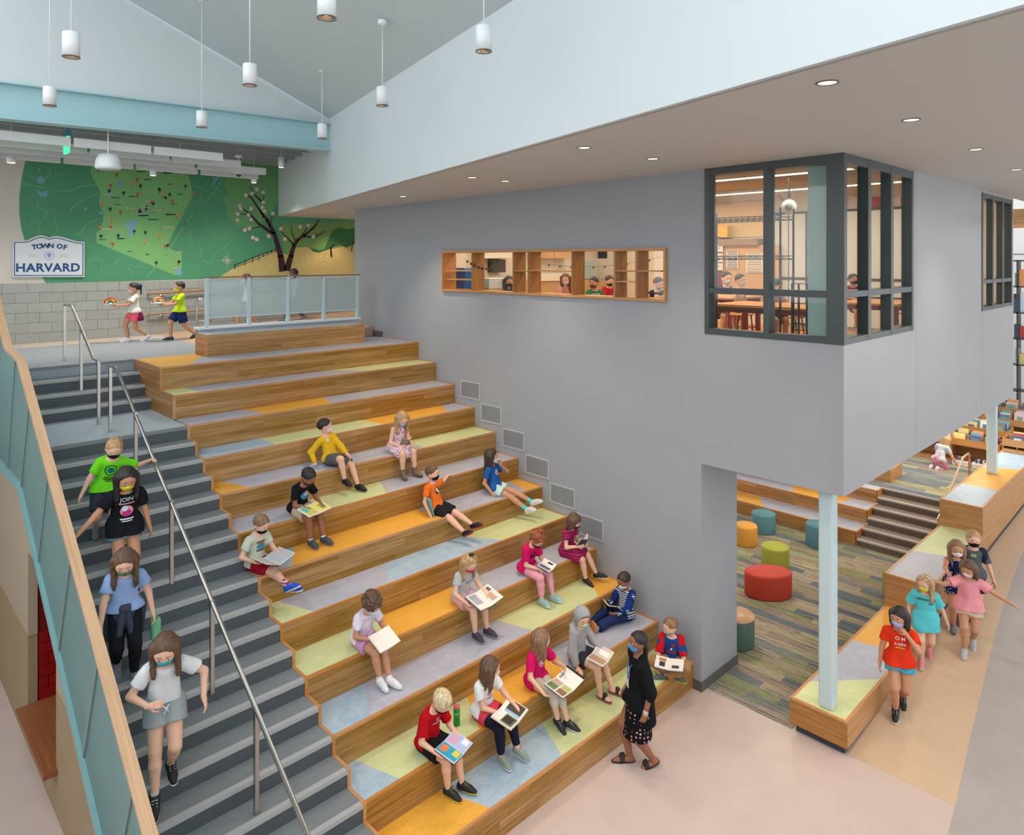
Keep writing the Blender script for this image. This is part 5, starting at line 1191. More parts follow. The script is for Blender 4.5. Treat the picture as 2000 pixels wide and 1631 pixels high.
    # ---- prints on the shirt front
    if prints and shirtV is not None:
        bv = BVHTree.FromPolygons([Vector(v) for v in shirtV], [tuple(map(int, f)) for f in shirtF])
        c0 = pel+u*.175*H
        for k_, pr_ in enumerate(prints):
            mt, uu, vv = pr_['mat'], pr_.get('u', 0), pr_.get('v', 0)
            if 'text' in pr_: V, Fc2 = text_mesh(pr_['text'], pr_['size'], pr_.get('bold', .0012), 1.0); V = [(x+uu, y+vv) for x, y, z in V]
            elif 'disc' in pr_:
                r_ = pr_['disc']; N = 14; V = [(uu, vv)]+[(uu+r_*math.cos(2*PI*i/N)*pr_.get('asp', 1), vv+r_*math.sin(2*PI*i/N)) for i in range(N)]; Fc2 = [(0, i+1, (i+1) % N+1) for i in range(N)]
            elif 'ring' in pr_:
                r_, w_ = pr_['ring']; N = 20; V = [(uu+q*math.cos(2*PI*i/N), vv+q*math.sin(2*PI*i/N)) for i in range(N) for q in (r_, r_-w_)]; Fc2 = [(2*i, (2*i+2) % (2*N), (2*i+3) % (2*N), 2*i+1) for i in range(N)]
            else:
                w_, h_ = pr_['rect']; nx_ = 4; V = [(uu+w_*(i/nx_-.5), vv+h_*(j/3-.5)) for j in range(4) for i in range(nx_+1)]; Fc2 = [(j*(nx_+1)+i, j*(nx_+1)+i+1, (j+1)*(nx_+1)+i+1, (j+1)*(nx_+1)+i) for j in range(3) for i in range(nx_)]
            out = []
            for x, y in V:
                o = c0-s*x+u*y+n*.4; hloc = bv.ray_cast(Vector(o), Vector(-n))[0]
                out.append(np.array(hloc)+n*(.0035+.0012*pr_.get('lay', k_)) if hloc is not None else c0-s*x+u*y+n*.06*H)
            put('shirt_print', out, Fc2, mt, E_, False, True)
    J = dict(E=E_, pel=pel, u=u, s=s, n=n, neck=neck, sh=sh, el=el_, wr=wr_, kn=kn, an=an, hp=hp, hp_=hp_, HF=HF, H=H, hh=hh, vox=vox, fr=(hs, hn, hu), tors=tors)
    J['w'] = lambda p: np.array(Matrix.Translation(Vector(loc)) @ Matrix.Rotation(math.radians(yaw), 4, 'Z') @ Vector(p))
    if extras: extras(J)
    return J
# ------------------------------------------------------------------ books
PAPER = M('paper', (236, 230, 220), .7)
def open_book(label, pos, yaw, tilt=.5, roll=0, w=.17, h=.24, ang=.16, cover=(60, 60, 90), arts=(), th=.012, name='open_book', cat='book'):
    t = empty(name, tuple(pos), 0, label, cat, 'books held by the readers on the bleachers'); t.rotation_euler = (tilt, roll, math.radians(yaw))
    cm_ = M('cover_%d_%d_%d' % cover, cover, .45)
    for q in (1, -1):
        ca, sa = math.cos(ang), math.sin(ang)
        def T(x, y, z): return (q*(x*ca-z*sa*1), y, x*sa+z*ca)
        def bx(x0, x1, y0, y1, z0, z1): return [T(x, y, z) for z in (z0, z1) for x, y in ((x0, y0), (x1, y0), (x1, y1), (x0, y1))]
        F_ = BOXF if q == 1 else [f[::-1] for f in BOXF]
        put('page_block', bx(0, w, -h/2, h/2, 0, th), F_, PAPER, t, False, True)
        put('cover', bx(-.002, w+.006, -h/2-.005, h/2+.005, -.004, -.0005), F_, cm_, t, False, True)
        for k, (side, x0, x1, y0, y1, c) in enumerate(a for a in arts if a[0] == q):
            V = [T(x*w if q == 1 else (1-x)*w, y*h, th+.0012+.0005*k) for x, y in ((x0, y0), (x1, y0), (x1, y1), (x0, y1))]
            put('page_picture', V, [(0, 1, 2, 3)], M('art_%d_%d_%d' % c, c, .5), t, False, True)
    return t
def shut_book(label, pos, rot, size, col, name='closed_book'):
    t = empty(name, tuple(pos), 0, label, 'book'); t.rotation_euler = rot; w, h, d = size
    MB().box((-w/2, -h/2, 0), (w/2, h/2, .003)).box((-w/2, -h/2, d-.003), (w/2, h/2, d)).box((-w/2, -h/2, 0), (-w/2+.003, h/2, d)).build('cover', M('cover_%d_%d_%d' % col, col, .4), t, False, True)
    MB().box((-w/2+.003, -h/2+.004, .003), (w/2-.005, h/2-.004, d-.003)).build('page_block', PAPER, t, False, True)
    return t
FB_ = fabric
def seat(px, j, t): # x from image column at the given distance behind the tier's front edge
    y = -j*RUN+t; return (xat(px, y), y, P0-2*RI*j)
KID = 'children reading on the bleachers'
mk = lambda n, c, **k: fabric('mask_'+n, c, **k)
WSOLE = M('sole_white', (226, 226, 226), .5)
# 1 boy in yellow
L1 = seat(648, 4, .26)
person('boy in yellow long-sleeve shirt and grey shorts leaning back on one arm', L1, 188, 1.24, 'l', ('short', 'black'), dict(kind='long', mat=FB_('yellow_shirt', (222, 176, 36)), sleeve=1.9), dict(kind='shorts', len=.85, mat=FB_('grey_shorts', (92, 92, 90))),
       dict(mat=BLACK, sole=BLACK), mk('white', (226, 228, 234)), lean=-16, slean=8, head=(52, 4, 0), hands={1: (.25, -.06, .04), -1: (-.11, .22, .15)}, feet={1: (.05, .36, -.16), -1: (-.14, .42, -.27)}, knees={1: (.1, .4, 1), -1: (-.2, .5, 1)}, palms={1: (0, 0, -1)}, hdir={1: (.3, -.5, -.2)}, group=KID, prints=[dict(disc=.022, u=-.04, v=.05, mat=WHITE)])
shut_book('closed picture book under the hand of the boy in yellow', (L1[0]-.24, L1[1]+.04, L1[2]+.002), (0, 0, .5), (.2, .25, .02), (150, 160, 190))
# 2 girl in floral dress
FLO = FB_('floral_pink', (240, 216, 226), 'floral', (196, 40, 96), 38., .36, (90, 60, 120))
L2 = seat(775, 4, .17)
person('girl in pink floral sundress looking down at a small book', L2, 180, 1.24, 'l', ('long', 'blond'), dict(kind='tank', mat=FLO, sleeve=0), dict(kind='skirt', len=.92, mat=FLO), dict(mat=M('boot_taupe', (120, 98, 80), .7), sole=M('boot_sole', (70, 58, 48)), boot=1), mk('lilac', (176, 176, 222)),
       lean=14, head=(-8, 26, 0), hands={1: (.10, .24, .14), -1: (-.08, .26, .14)}, feet={1: (.10, .30, -.27), -1: (-.10, .33, -.27)}, toes={1: (.3, 1, 0), -1: (-.2, 1, 0)}, palms={1: (-1, 0, .3), -1: (1, 0, .3)}, curl=.8, group=KID)
open_book('small thin book in the hands of the girl in floral dress', (L2[0]-.0, L2[1]-.27, L2[2]+.17), 180, .9, 0, .10, .17, .5, (150, 140, 120), [(1, .1, .9, -.4, .4, (170, 160, 150))], .008)
# 3 girl in blue
L3 = seat(968, 6, .30)
person('girl in blue t-shirt and pale shorts lounging with legs stretched, hand at her mask', L3, 200, 1.26, 'm', ('wavy', 'dark'), dict(kind='tee', mat=FB_('blue_tee', (30, 88, 156)), sleeve=.62), dict(kind='shorts', len=.5, mat=FB_('mint_shorts', (196, 222, 214))), dict(mat=M('shoe_pale', (206, 202, 204), .6), sole=WSOLE), mk('whitepattern', (220, 224, 226)),
       lean=-14, head=(18, 8, 0), hands={1: (.17, .02, .05), -1: (-.05, .07, .43)}, feet={1: (.02, .62, -.20), -1: (-.12, .66, -.12)}, toes={1: (.2, 1, .5), -1: (-.15, 1, .5)}, elbows={-1: (-.7, .6, -.7)}, hdir={1: (.1, .5, -.5), -1: (.4, -.2, .9)}, socks=(FB_('socks_turq', (80, 200, 200)), .28), group=KID,
       prints=[dict(disc=.045, mat=FB_('pr_w', (200, 214, 226)), v=.0), dict(disc=.026, mat=FB_('pr_pink', (220, 90, 140)), v=.01, u=.01), dict(disc=.014, mat=BLACK, v=-.01, u=-.012)])
shut_book('grey book lying flat beside the girl in blue', (L3[0]-.02, L3[1]-.16, L3[2]+.002), (0, 0, 1.0), (.17, .23, .014), (150, 148, 160))
# 4 boy in orange
L4 = seat(852, 6, .28)
STR = FB_('black_side_shorts', (34, 32, 34))
person('boy in orange t-shirt and black shorts reclining with an arm over the tier behind', L4, 193, 1.22, 'l', ('short', 'brown'), dict(kind='tee', mat=FB_('orange_tee', (232, 112, 40)), sleeve=.6), dict(kind='shorts', len=.82, mat=STR), dict(mat=BLACK, sole=M('sole_red', (170, 40, 50)), lace=WSOLE), mk('black', (24, 24, 26)),
       lean=-14, head=(10, 6, 0), hands={1: (.22, .06, .05), -1: (-.47, -.15, .385)}, feet={1: (.02, .56, -.20), -1: (-.15, .60, -.14)}, toes={1: (.15, 1, .6), -1: (-.1, 1, .4)}, elbows={-1: (-.2, -.3, -.8)}, palms={-1: (0, 0, -1)}, hdir={-1: (-1, .3, -.1), 1: (0, .4, -.8)}, group=KID,
       prints=[dict(disc=.052, mat=BLACK, v=.0), dict(disc=.03, mat=FB_('pr_sand', (220, 190, 150)), v=.012, u=-.012), dict(disc=.018, mat=FB_('pr_sand2', (236, 226, 210)), v=-.02, u=.014)])
b = shut_book('picture book standing against the hip of the boy in orange', (L4[0]-.17, L4[1]-.06, L4[2]+.13), (1.35, 0, 1.3), (.2, .26, .014), (120, 180, 190))
# 5 boy in black t-shirt
L5 = seat(583, 5, .17)
person('boy in black t-shirt and khaki shorts bent over a bright open book', L5, 190, 1.24, 'b', ('short', 'black'), dict(kind='tee', mat=FB_('black_tee', (22, 22, 26)), sleeve=.62), dict(kind='shorts', len=.8, mat=FB_('khaki_shorts', (190, 174, 148))), dict(mat=M('shoe_slate', (66, 70, 78), .6), sole=M('sole_purple', (96, 90, 150))), mk('darkred', (90, 40, 44)),
       lean=18, head=(6, 34, 0), hands={1: (.06, .27, .13), -1: (-.14, .30, .13)}, feet={1: (.06, .33, -.27), -1: (-.10, .38, -.27)}, palms={1: (0, 0, -1), -1: (0, 0, -1)}, socks=(FB_('socks_white', (228, 228, 232)), .12), group=KID,
       prints=[dict(disc=.06, mat=FB_('pr_blue', (70, 140, 190)), v=-.01), dict(disc=.03, mat=FB_('pr_lt', (200, 210, 214)), v=.01, u=.01), dict(disc=.02, mat=FB_('pr_or', (220, 110, 60)), v=.045)])
open_book('bright yellow and green picture book on the lap of the boy in black', (L5[0]+.06, L5[1]-.31, L5[2]+.115), 196, -.25, 0, .19, .22, .05, (230, 220, 190), [(1, .05, .95, -.45, .45, (214, 200, 90)), (-1, .05, .95, -.45, .45, (226, 214, 110)), (1, .5, .9, -.4, .1, (90, 180, 190)), (-1, .2, .6, -.2, .3, (150, 170, 80))])
# 6 boy in sage t-shirt
L6 = seat(500, 6, .28)
person('boy in sage green t-shirt and red shorts with crossed ankles beside the stairs', L6, 196, 1.22, 'l', ('short', 'lbrown'), dict(kind='tee', mat=FB_('sage_tee', (196, 202, 182)), sleeve=.6), dict(kind='shorts', len=.8, mat=FB_('red_shorts', (150, 18, 38))), dict(mat=M('shoe_blue', (20, 80, 190), .6), sole=WSOLE), mk('black', (24, 24, 26)),
       lean=4, head=(4, 26, 0), hands={1: (.17, .17, .17), -1: (-.12, .28, .17)}, feet={1: (-.06, .60, -.14), -1: (.05, .64, -.10)}, toes={1: (.0, 1, .3), -1: (-.3, 1, .5)}, palms={1: (-.3, 0, .8), -1: (.2, 0, -1)}, socks=(FB_('socks_redstripe', (170, 40, 60), 'stripes', (190, 196, 214), 40.), .35), group=KID,
       prints=[dict(rect=(.12, .03), mat=FB_('pr_rust', (150, 84, 60)), v=.035), dict(disc=.04, mat=FB_('pr_teal', (70, 140, 160)), v=-.02, asp=1.4), dict(rect=(.12, .02), mat=FB_('pr_brown', (120, 70, 50)), v=-.06)])
open_book('large thin open book with raised cover on the lap of the boy in sage', (L6[0]+.06, L6[1]-.30, L6[2]+.15), 200, -.12, -.1, .24, .26, .30, (110, 106, 120), [(1, .03, .97, -.47, .47, (196, 194, 192)), (-1, .03, .97, -.47, .47, (176, 178, 190))], .006)
# 7 girl in plaid dress
PLD = FB_('plaid_magenta', (196, 40, 90), 'plaid', (52, 30, 70), 26., .55)
L7 = seat(1107, 8, .17)
person('girl in magenta plaid dress with a brown bob sitting next to the grey wall', L7, 192, 1.2, 'l', ('bob', 'brown'), dict(kind='tee', mat=PLD, sleeve=.5), dict(kind='skirt', len=.9, mat=PLD), dict(mat=M('shoe_dark', (34, 30, 36), .6), sole=M('sole_pale', (214, 206, 200)), lace=M('lace_pink', (214, 40, 110))), mk('charcoal', (46, 46, 52)),
       lean=10, head=(6, 28, 0), hands={1: (.09, .24, .20), -1: (-.08, .26, .20)}, feet={1: (.02, .33, -.28), -1: (-.14, .42, -.24)}, toes={1: (.3, 1, -.2), -1: (-.3, 1, .1)}, palms={1: (-1, .2, .2), -1: (1, .2, .2)}, curl=.9, group=KID)
open_book('dark covered book held upright by the girl in plaid dress', (L7[0]+.07, L7[1]-.28, L7[2]+.22), 196, .95, 0, .13, .18, .45, (50, 64, 78), [(1, .1, .9, -.4, .4, (200, 196, 190))], .012)
# 8 red-haired girl
L8 = seat(1028, 8, .17)
person('red-haired girl in magenta t-shirt and pink leggings reading', L8, 186, 1.24, 'l', ('bun', 'red'), dict(kind='tee', mat=FB_('magenta_tee', (206, 20, 96)), sleeve=.75), dict(kind='leggings', len=1.82, mat=FB_('pink_leggings', (232, 160, 176))), dict(mat=M('shoe_aqua', (150, 186, 190), .6), sole=WSOLE, lace=M('lace_pink', (214, 40, 110))), mk('black', (24, 24, 26)),
       lean=16, head=(0, 40, 0), hands={1: (.05, .26, .13), -1: (-.13, .28, .13)}, feet={1: (.06, .32, -.27), -1: (-.13, .36, -.27)}, palms={1: (0, 0, -1), -1: (.5, 0, -1)}, group=KID, prints=[dict(disc=.03, mat=FB_('pr_plum', (80, 16, 60)), v=-.02, u=-.03), dict(disc=.024, mat=FB_('pr_plum', (80, 16, 60)), v=-.03, u=.03), dict(disc=.018, mat=FB_('pr_plum', (80, 16, 60)), v=.03, u=.0)])
open_book('open picture book on the lap of the red-haired girl', (L8[0]+.10, L8[1]-.29, L8[2]+.13), 200, -.3, 0, .13, .19, .2, (90, 80, 130), [(1, .1, .9, -.4, .4, (120, 110, 150)), (-1, .2, .5, -.1, .3, (60, 60, 70))])
# 9 girl with ponytail
L9 = seat(902, 8, .15)
GRT = FB_('grey_marl', (182, 184, 186))
J = person('girl with high blond ponytail and grey t-shirt behind a large open book', L9, 182, 1.24, 'l', ('half', 'blond'), dict(kind='tee', mat=GRT, sleeve=.55), dict(kind='shorts', len=.6, mat=FB_('rose_shorts', (222, 176, 176))), dict(mat=M('shoe_plum', (62, 54, 70), .6), sole=M('sole_grey', (150, 146, 150)), lace=M('lace_pink', (214, 40, 110))), mk('pink', (200, 50, 120)),
       lean=12, head=(-4, 26, 0), hands={1: (.17, .26, .13), -1: (-.14, .30, .13)}, feet={1: (.07, .33, -.27), -1: (-.10, .36, -.27)}, palms={1: (-.4, .2, .9), -1: (.5, 0, -1)}, group=KID, prints=[dict(rect=(.09, .02), mat=FB_('pr_yel', (220, 190, 60)), v=-.06), dict(rect=(.09, .03), mat=FB_('pr_grey', (140, 142, 150)), v=-.01)])
bw = MB().lathe([(0, -.02), (.03, -.012), (.035, 0), (.03, .012), (0, .02)], (0, 0, 0), 12); c_ = J['hp'](0, -.1, 1.05)
put('hair_bow', [c_+np.array(v) for v in bw.V], bw.F, M('bow_dark', (40, 40, 46), .6), J['E'], True, True)
open_book('big white picture book spread on the lap of the ponytail girl', (L9[0]+.08, L9[1]-.33, L9[2]+.11), 188, -.35, 0, .22, .27, .14, (50, 60, 80), [(-1, .1, .9, -.4, .4, (222, 218, 212)), (-1, .3, .7, -.1, .35, (190, 160, 130)), (1, .3, .9, -.4, .2, (176, 176, 184)), (-1, .15, .4, -.4, -.15, (120, 96, 80))])
# 10 curly girl
TIE = FB_('tie_dye', (230, 224, 230), 'blotch', (222, 196, 220), 9., .5, (170, 214, 222))
L10 = seat(708, 8, .17)
person('curly-haired girl in pastel tie-dye t-shirt with a white open book', L10, 184, 1.22, 'm', ('curly', 'brown'), dict(kind='tee', mat=TIE, sleeve=.6), dict(kind='shorts', len=.6, mat=FB_('orchid_shorts', (206, 150, 198))), dict(mat=M('shoe_white', (226, 224, 228), .5), sole=WSOLE), mk('white', (226, 228, 234)),
       lean=16, head=(-4, 32, 0), hands={1: (.07, .24, .16), -1: (-.14, .28, .16)}, feet={1: (.03, .36, -.26), -1: (-.06, .42, -.27)}, toes={1: (.1, 1, -.1), -1: (-.25, 1, -.05)}, palms={1: (0, 0, -1), -1: (0, 0, -1)}, socks=(FB_('socks_white', (228, 228, 232)), .16), group=KID)
open_book('plain white book opened over the knee of the curly-haired girl', (L10[0]+.06, L10[1]-.34, L10[2]+.15), 190, -.55, 0, .15, .22, .12, (226, 224, 218), [], .008)
# 11 striped boy, back against the wall
L11 = (4.50, -5.20, P0-20*RI)
person('boy in navy and white striped raglan shirt sitting against the wall with legs out', L11, 80, 1.22, 'b', ('short', 'dark'), dict(kind='long', mat=FB_('navy_stripe', (30, 48, 90), 'stripes', (214, 218, 220), 34.), sleeve=1.95, sleeve_mat=FB_('navy_sleeve', (24, 48, 110))), dict(kind='pants', len=1.85, mat=FB_('navy_jeans', (34, 46, 88))), dict(mat=M('shoe_greyo', (150, 150, 146), .6), sole=M('sole_orange', (226, 120, 40))), mk('white', (226, 228, 234)),
       lean=-4, head=(4, 24, 0), hands={1: (.12, .24, .21), -1: (-.10, .26, .19)}, feet={1: (.12, .575, .05), -1: (-.06, .59, .05)}, toes={1: (.25, .35, 1), -1: (-.2, .4, 1)}, knees={1: (.3, .2, 1), -1: (-.2, .2, 1)}, palms={1: (-1, .2, .3), -1: (1, .2, .3)}, curl=.9, group=KID)
open_book('dark open book held by the boy in striped raglan shirt', (L11[0]-.27, L11[1]+.02, L11[2]+.22), 84, .7, 0, .14, .19, .3, (40, 40, 50), [(1, .1, .9, -.4, .4, (90, 96, 110)), (-1, .1, .9, -.4, .4, (70, 80, 96))], .008)
# 12 hooded child
HOO = FB_('grey_hoodie', (158, 158, 160))
L12 = seat(1128, 10, .17)
person('child in grey hoodie with the hood up and black slide sandals', L12, 190, 1.28, 'l', ('short', 'brown'), dict(kind='hoodie', mat=HOO, sleeve=1.85, hood_up=1), dict(kind='shorts', len=.55, mat=FB_('dark_shorts', (52, 52, 58))), dict(kind='slide', mat=M('slide_black', (32, 30, 34), .5), sole=M('sole_berry', (150, 30, 60))), mk('palepat', (214, 220, 206), pat='blotch', rgb2=(190, 214, 160), sc=30., rgb3=(220, 190, 220)),
       lean=4, head=(-32, 22, 0), hands={1: (.20, .12, .03), -1: (-.16, .28, .12)}, feet={1: (.05, .35, -.27), -1: (-.13, .42, -.27)}, palms={1: (0, 0, -1), -1: (.4, 0, -1)}, hdir={1: (.3, .6, -.2)}, group=KID, prints=[dict(rect=(.11, .022), mat=FB_('pr_peach', (226, 160, 150)), v=.03)])
open_book('glossy open book with photographs on the lap of the hooded child', (L12[0]+.06, L12[1]-.31, L12[2]+.12), 196, -.2, 0, .18, .22, .2, (206, 200, 190), [(1, .05, .95, -.45, .45, (190, 150, 120)), (-1, .05, .95, -.45, .45, (206, 190, 180)), (-1, .3, .8, -.2, .4, (236, 230, 224))])
# 13 boy in red and blue
L13 = (4.48, -5.98, P0-22*RI)
person('boy in blue raglan shirt with red sleeves and khaki trousers cross-legged at the wall', L13, 118, 1.22, 'l', ('short', 'lbrown'), dict(kind='tee', mat=FB_('cobalt', (28, 70, 132)), sleeve=.95, sleeve_mat=FB_('crimson_sl', (190, 24, 36))), dict(kind='pants', len=1.85, mat=FB_('khaki_trousers', (160, 120, 76))), dict(mat=M('shoe_camo', (90, 96, 92), .6), sole=M('sole_lime', (170, 196, 80))), mk('camo', (150, 170, 170), pat='blotch', rgb2=(90, 110, 120), sc=40., rgb3=(210, 210, 200)),
       lean=2, head=(-48, 12, 0), hands={1: (.15, .24, .10), -1: (-.14, .24, .10)}, feet={1: (-.06, .24, .03), -1: (.07, .30, .03)}, toes={1: (-1, .4, 0), -1: (1, .4, 0)}, knees={1: (1, .5, .5), -1: (-1, .5, .5)}, palms={1: (-.5, .2, .8), -1: (.5, .2, .8)}, group=KID, prints=[dict(disc=.022, mat=FB_('pr_redx', (176, 40, 60)), v=.02, u=.02), dict(rect=(.13, .022), mat=FB_('pr_redx', (176, 40, 60)), v=-.07), dict(disc=.014, mat=WHITE, v=-.03, u=.0)])
open_book('white picture book with butterflies in the lap of the boy in red and blue', (L13[0]-.27, L13[1]-.14, L13[2]+.185), 118, -.1, 0, .18, .23, .1, (60, 80, 150), [(1, .3, .7, -.05, .35, (60, 60, 66)), (1, .25, .75, -.35, -.1, (180, 120, 80)), (-1, .3, .8, .1, .35, (80, 74, 70))])
# 14 magenta girl
L14 = seat(1046, 10, .17)
person('girl in magenta t-shirt with long light brown hair turned away behind a wide photo book', L14, 182, 1.28, 'l', ('wavy', 'lbrown'), dict(kind='tee', mat=FB_('magenta_tee', (206, 20, 96)), sleeve=.75, hem=-.06), dict(kind='leggings', len=1.55, mat=FB_('cream_leggings', (206, 196, 178))), dict(mat=M('shoe_blackw', (40, 40, 44), .6), sole=WSOLE), mk('white', (226, 228, 234)),
       lean=7, head=(62, 10, 0), hands={1: (.20, .27, .13), -1: (-.18, .26, .26)}, feet={1: (.02, .36, -.25), -1: (-.06, .44, -.27)}, toes={1: (.2, 1, -.4), -1: (-.2, 1, -.1)}, palms={1: (-.4, .2, .9), -1: (.8, .4, 0)}, group=KID, prints=[dict(ring=(.05, .008), mat=WHITE, v=.0), dict(disc=.03, mat=FB_('pr_pal', (226, 190, 210)), v=.0)])
open_book('wide photo book with a dark right page on the knees of the magenta girl', (L14[0]+.10, L14[1]-.37, L14[2]+.12), 188, -.25, 0, .24, .26, .16, (40, 40, 44), [(1, .05, .48, .05, .45, (190, 190, 120)), (1, .52, .95, .05, .45, (150, 110, 80)), (1, .05, .48, -.45, -.02, (200, 170, 150)), (1, .52, .95, -.45, -.02, (110, 130, 80)), (-1, .0, .14, -.5, .5, (34, 34, 38)), (-1, .5, .9, -.4, -.3, (150, 150, 156))])
# 15 girl in white t-shirt
L15 = seat(944, 10, .17)
person('girl in white t-shirt and coral skirt over navy leggings looking sideways', L15, 184, 1.28, 'l', ('wavy', 'brown'), dict(kind='tee', mat=FB_('white_tee', (226, 226, 226)), sleeve=.55, hem=-.02), dict(kind='leggings', len=1.85, mat=FB_('navy_leggings', (26, 28, 44))), dict(mat=M('shoe_sage', (140, 146, 136), .6), sole=WSOLE), mk('white', (226, 228, 234)),
       lean=8, head=(48, 14, 0), hands={1: (.02, .26, .15), -1: (-.18, .32, .16)}, feet={1: (.06, .33, -.27), -1: (-.12, .40, -.24)}, toes={1: (.2, 1, 0), -1: (-.2, 1, -.3)}, palms={1: (0, 0, -1), -1: (.4, 0, -1)}, group=KID, prints=[dict(disc=.028, mat=FB_('pr_heart', (220, 120, 120)), v=.0, u=-.02), dict(rect=(.1, .02), mat=FB_('pr_g2', (150, 150, 156)), v=-.05)],
       extras=lambda J: (lambda S: npmesh('skirt', [S.mesh(.0095)], FB_('coral_skirt', (214, 66, 84)), J['E']))(Shape().rc(J['pel']-J['u']*.02, J['pel']+A_(0, .09, -.005), .115, .10, .05, A_(0, 0, 1), 1.25).rc(J['hp_'][1], J['hp_'][1]+(J['kn'][1]-J['hp_'][1])*.5, .085, .088, .06, caps=[(J['hp_'][1]+(J['kn'][1]-J['hp_'][1])*.5, unit(J['kn'][1]-J['hp_'][1]))]).rc(J['hp_'][-1], J['hp_'][-1]+(J['kn'][-1]-J['hp_'][-1])*.5, .085, .088, .06, caps=[(J['hp_'][-1]+(J['kn'][-1]-J['hp_'][-1])*.5, unit(J['kn'][-1]-J['hp_'][-1]))])))
open_book('thick photo book with dark pictures on the lap of the girl in white', (L15[0]+.07, L15[1]-.34, L15[2]+.13), 196, -.25, 0, .19, .25, .14, (196, 170, 130), [(1, .05, .95, -.1, .45, (96, 110, 80)), (1, .2, .8, -.05, .35, (60, 50, 40)), (-1, .05, .75, -.3, .42, (70, 60, 50)), (-1, .75, .95, -.3, .42, (150, 180, 210))], .016)
# 16 red t-shirt, pale hair
L16 = seat(836, 10, .20)
person('pale-haired boy in red t-shirt and black shorts bent over a blue picture book', L16, 188, 1.28, 'l', ('short', 'pale'), dict(kind='tee', mat=FB_('red_tee', (178, 12, 26)), sleeve=.75, hem=-.02), dict(kind='shorts', len=.75, mat=FB_('black_shorts', (28, 28, 32))), dict(mat=M('shoe_black2', (30, 30, 34), .6), sole=M('sole_yellow', (206, 200, 40))), mk('black', (24, 24, 26)),
       lean=13, head=(16, 44, 0), hands={1: (.15, .27, .13), -1: (-.15, .30, .12)}, feet={1: (.04, .32, -.27), -1: (-.10, .38, -.27)}, toes={1: (-.1, 1, -.1), -1: (-.25, 1, 0)}, palms={1: (-.5, .2, .8), -1: (.5, .2, .8)}, group=KID, prints=[dict(text='U', size=.05, mat=WHITE, v=.05), dict(rect=(.11, .008), mat=WHITE, v=.01)])
open_book('turquoise and lilac picture book on the lap of the pale-haired boy', (L16[0]+.07, L16[1]-.33, L16[2]+.115), 196, -.25, 0, .17, .24, .1, (60, 50, 80), [(1, .03, .97, -.48, .48, (40, 160, 196)), (1, .1, .6, .15, .42, (220, 200, 70)), (1, .2, .8, -.4, -.1, (226, 130, 80)), (-1, .03, .97, -.48, .48, (170, 180, 220)), (-1, .2, .9, -.4, -.05, (206, 160, 190)), (-1, .1, .5, .1, .4, (220, 226, 240))])
bo = seat(892, 10, .26); bo = (xat(892, bo[1]), bo[1], bo[2])
t = empty('water_bottle', bo, 0, 'green translucent water bottle standing beside the pale-haired boy', 'bottle')
MB().lathe([(0, 0), (.034, 0), (.037, .01), (.036, .07), (.034, .08), (.036, .09), (.036, .17), (.03, .185)], (0, 0, 0), 20).build('body', M('bottle_green', (20, 130, 50), .15), t, True, True)
MB().lathe([(.031, .183), (.033, .19), (.033, .21), (.02, .222), (0, .225)], (0, 0, 0), 20).build('cap', M('bottle_cap', (214, 90, 96), .4), t, True, True)
MB().lathe([(.0365, .1), (.0375, .1), (.0375, .15), (.0365, .15)], (0, 0, 0), 20).build('band', M('bottle_band', (60, 160, 80), .4), t, True, True)
MB().tube([(.0, -.012, .215), (0, -.012, .24), (0, .012, .24), (0, .012, .215)], .004, 6).build('spout', M('bottle_spout', (206, 206, 210), .4), t, True, True)
# ------------------------------------------------------------------ teacher
BLKC = FB_('black_cardigan', (20, 20, 24)); DRS = FB_('dotted_dress', (18, 18, 22), 'dots', (190, 130, 110), 22., .26, (200, 190, 180))
def teacher_extra(J):
    pel, u, n, s, H = J['pel'], J['u'], J['n'], J['s'], J['H']
    S = Shape(); S.rc(pel+u*.08*H, pel+n*.02*H-A_(0, 0, .29*H), .084*H, .122*H, .03, n, 1.15, caps=[(pel-A_(0, 0, .29*H), A_(0, 0, -1))]); npmesh('dress', [S.mesh(.011)], DRS, J['E'])
    S = Shape(); S.rc(pel+u*.10*H-n*.012*H, pel-A_(0, 0, .19*H)-n*.014*H, .088*H, .118*H, .03, n, 1.15, caps=[(pel-A_(0, 0, .19*H), A_(0, 0, -1))]); S.cut(pel+n*.045*H, n); npmesh('cardigan_tail', [S.mesh(.011)], BLKC, J['E'])
    S = Shape(); a = J['neck']; b = pel+u*.12*H+n*.088*H
    for q in (1, -1): S.rc(a+s*.045*H*q-u*.01*H+n*.02*H, a+s*.03*H*q-u*.07*H+n*.075*H, .006, .006, .004).rc(a+s*.03*H*q-u*.07*H+n*.075*H, b, .006, .006, .004)
    npmesh('lanyard', [S.mesh(.0055)], M('lanyard_blue', (30, 110, 220), .5), J['E'])
    m = MB(); m.add([b+s*x+u*z+n*y for z in (-.09, 0) for x, y in ((-.03, .0), (.03, .0), (.03, .008), (-.03, .008))], BOXF); m.build('badge', M('badge_white', (214, 226, 236), .4), J['E'], False, True)
    S = Shape(); w = J['wr'][-1]; d = unit(J['wr'][-1]-J['el'][-1]); S.rc(w-d*.012, w-d*.002, .021*H, .021*H, .0); npmesh('wristwatch', [S.mesh(.006)], M('watch_silver', (200, 196, 186), .3, .7), J['E'])
TE = hit(1250, 1492, 'Z', 0)
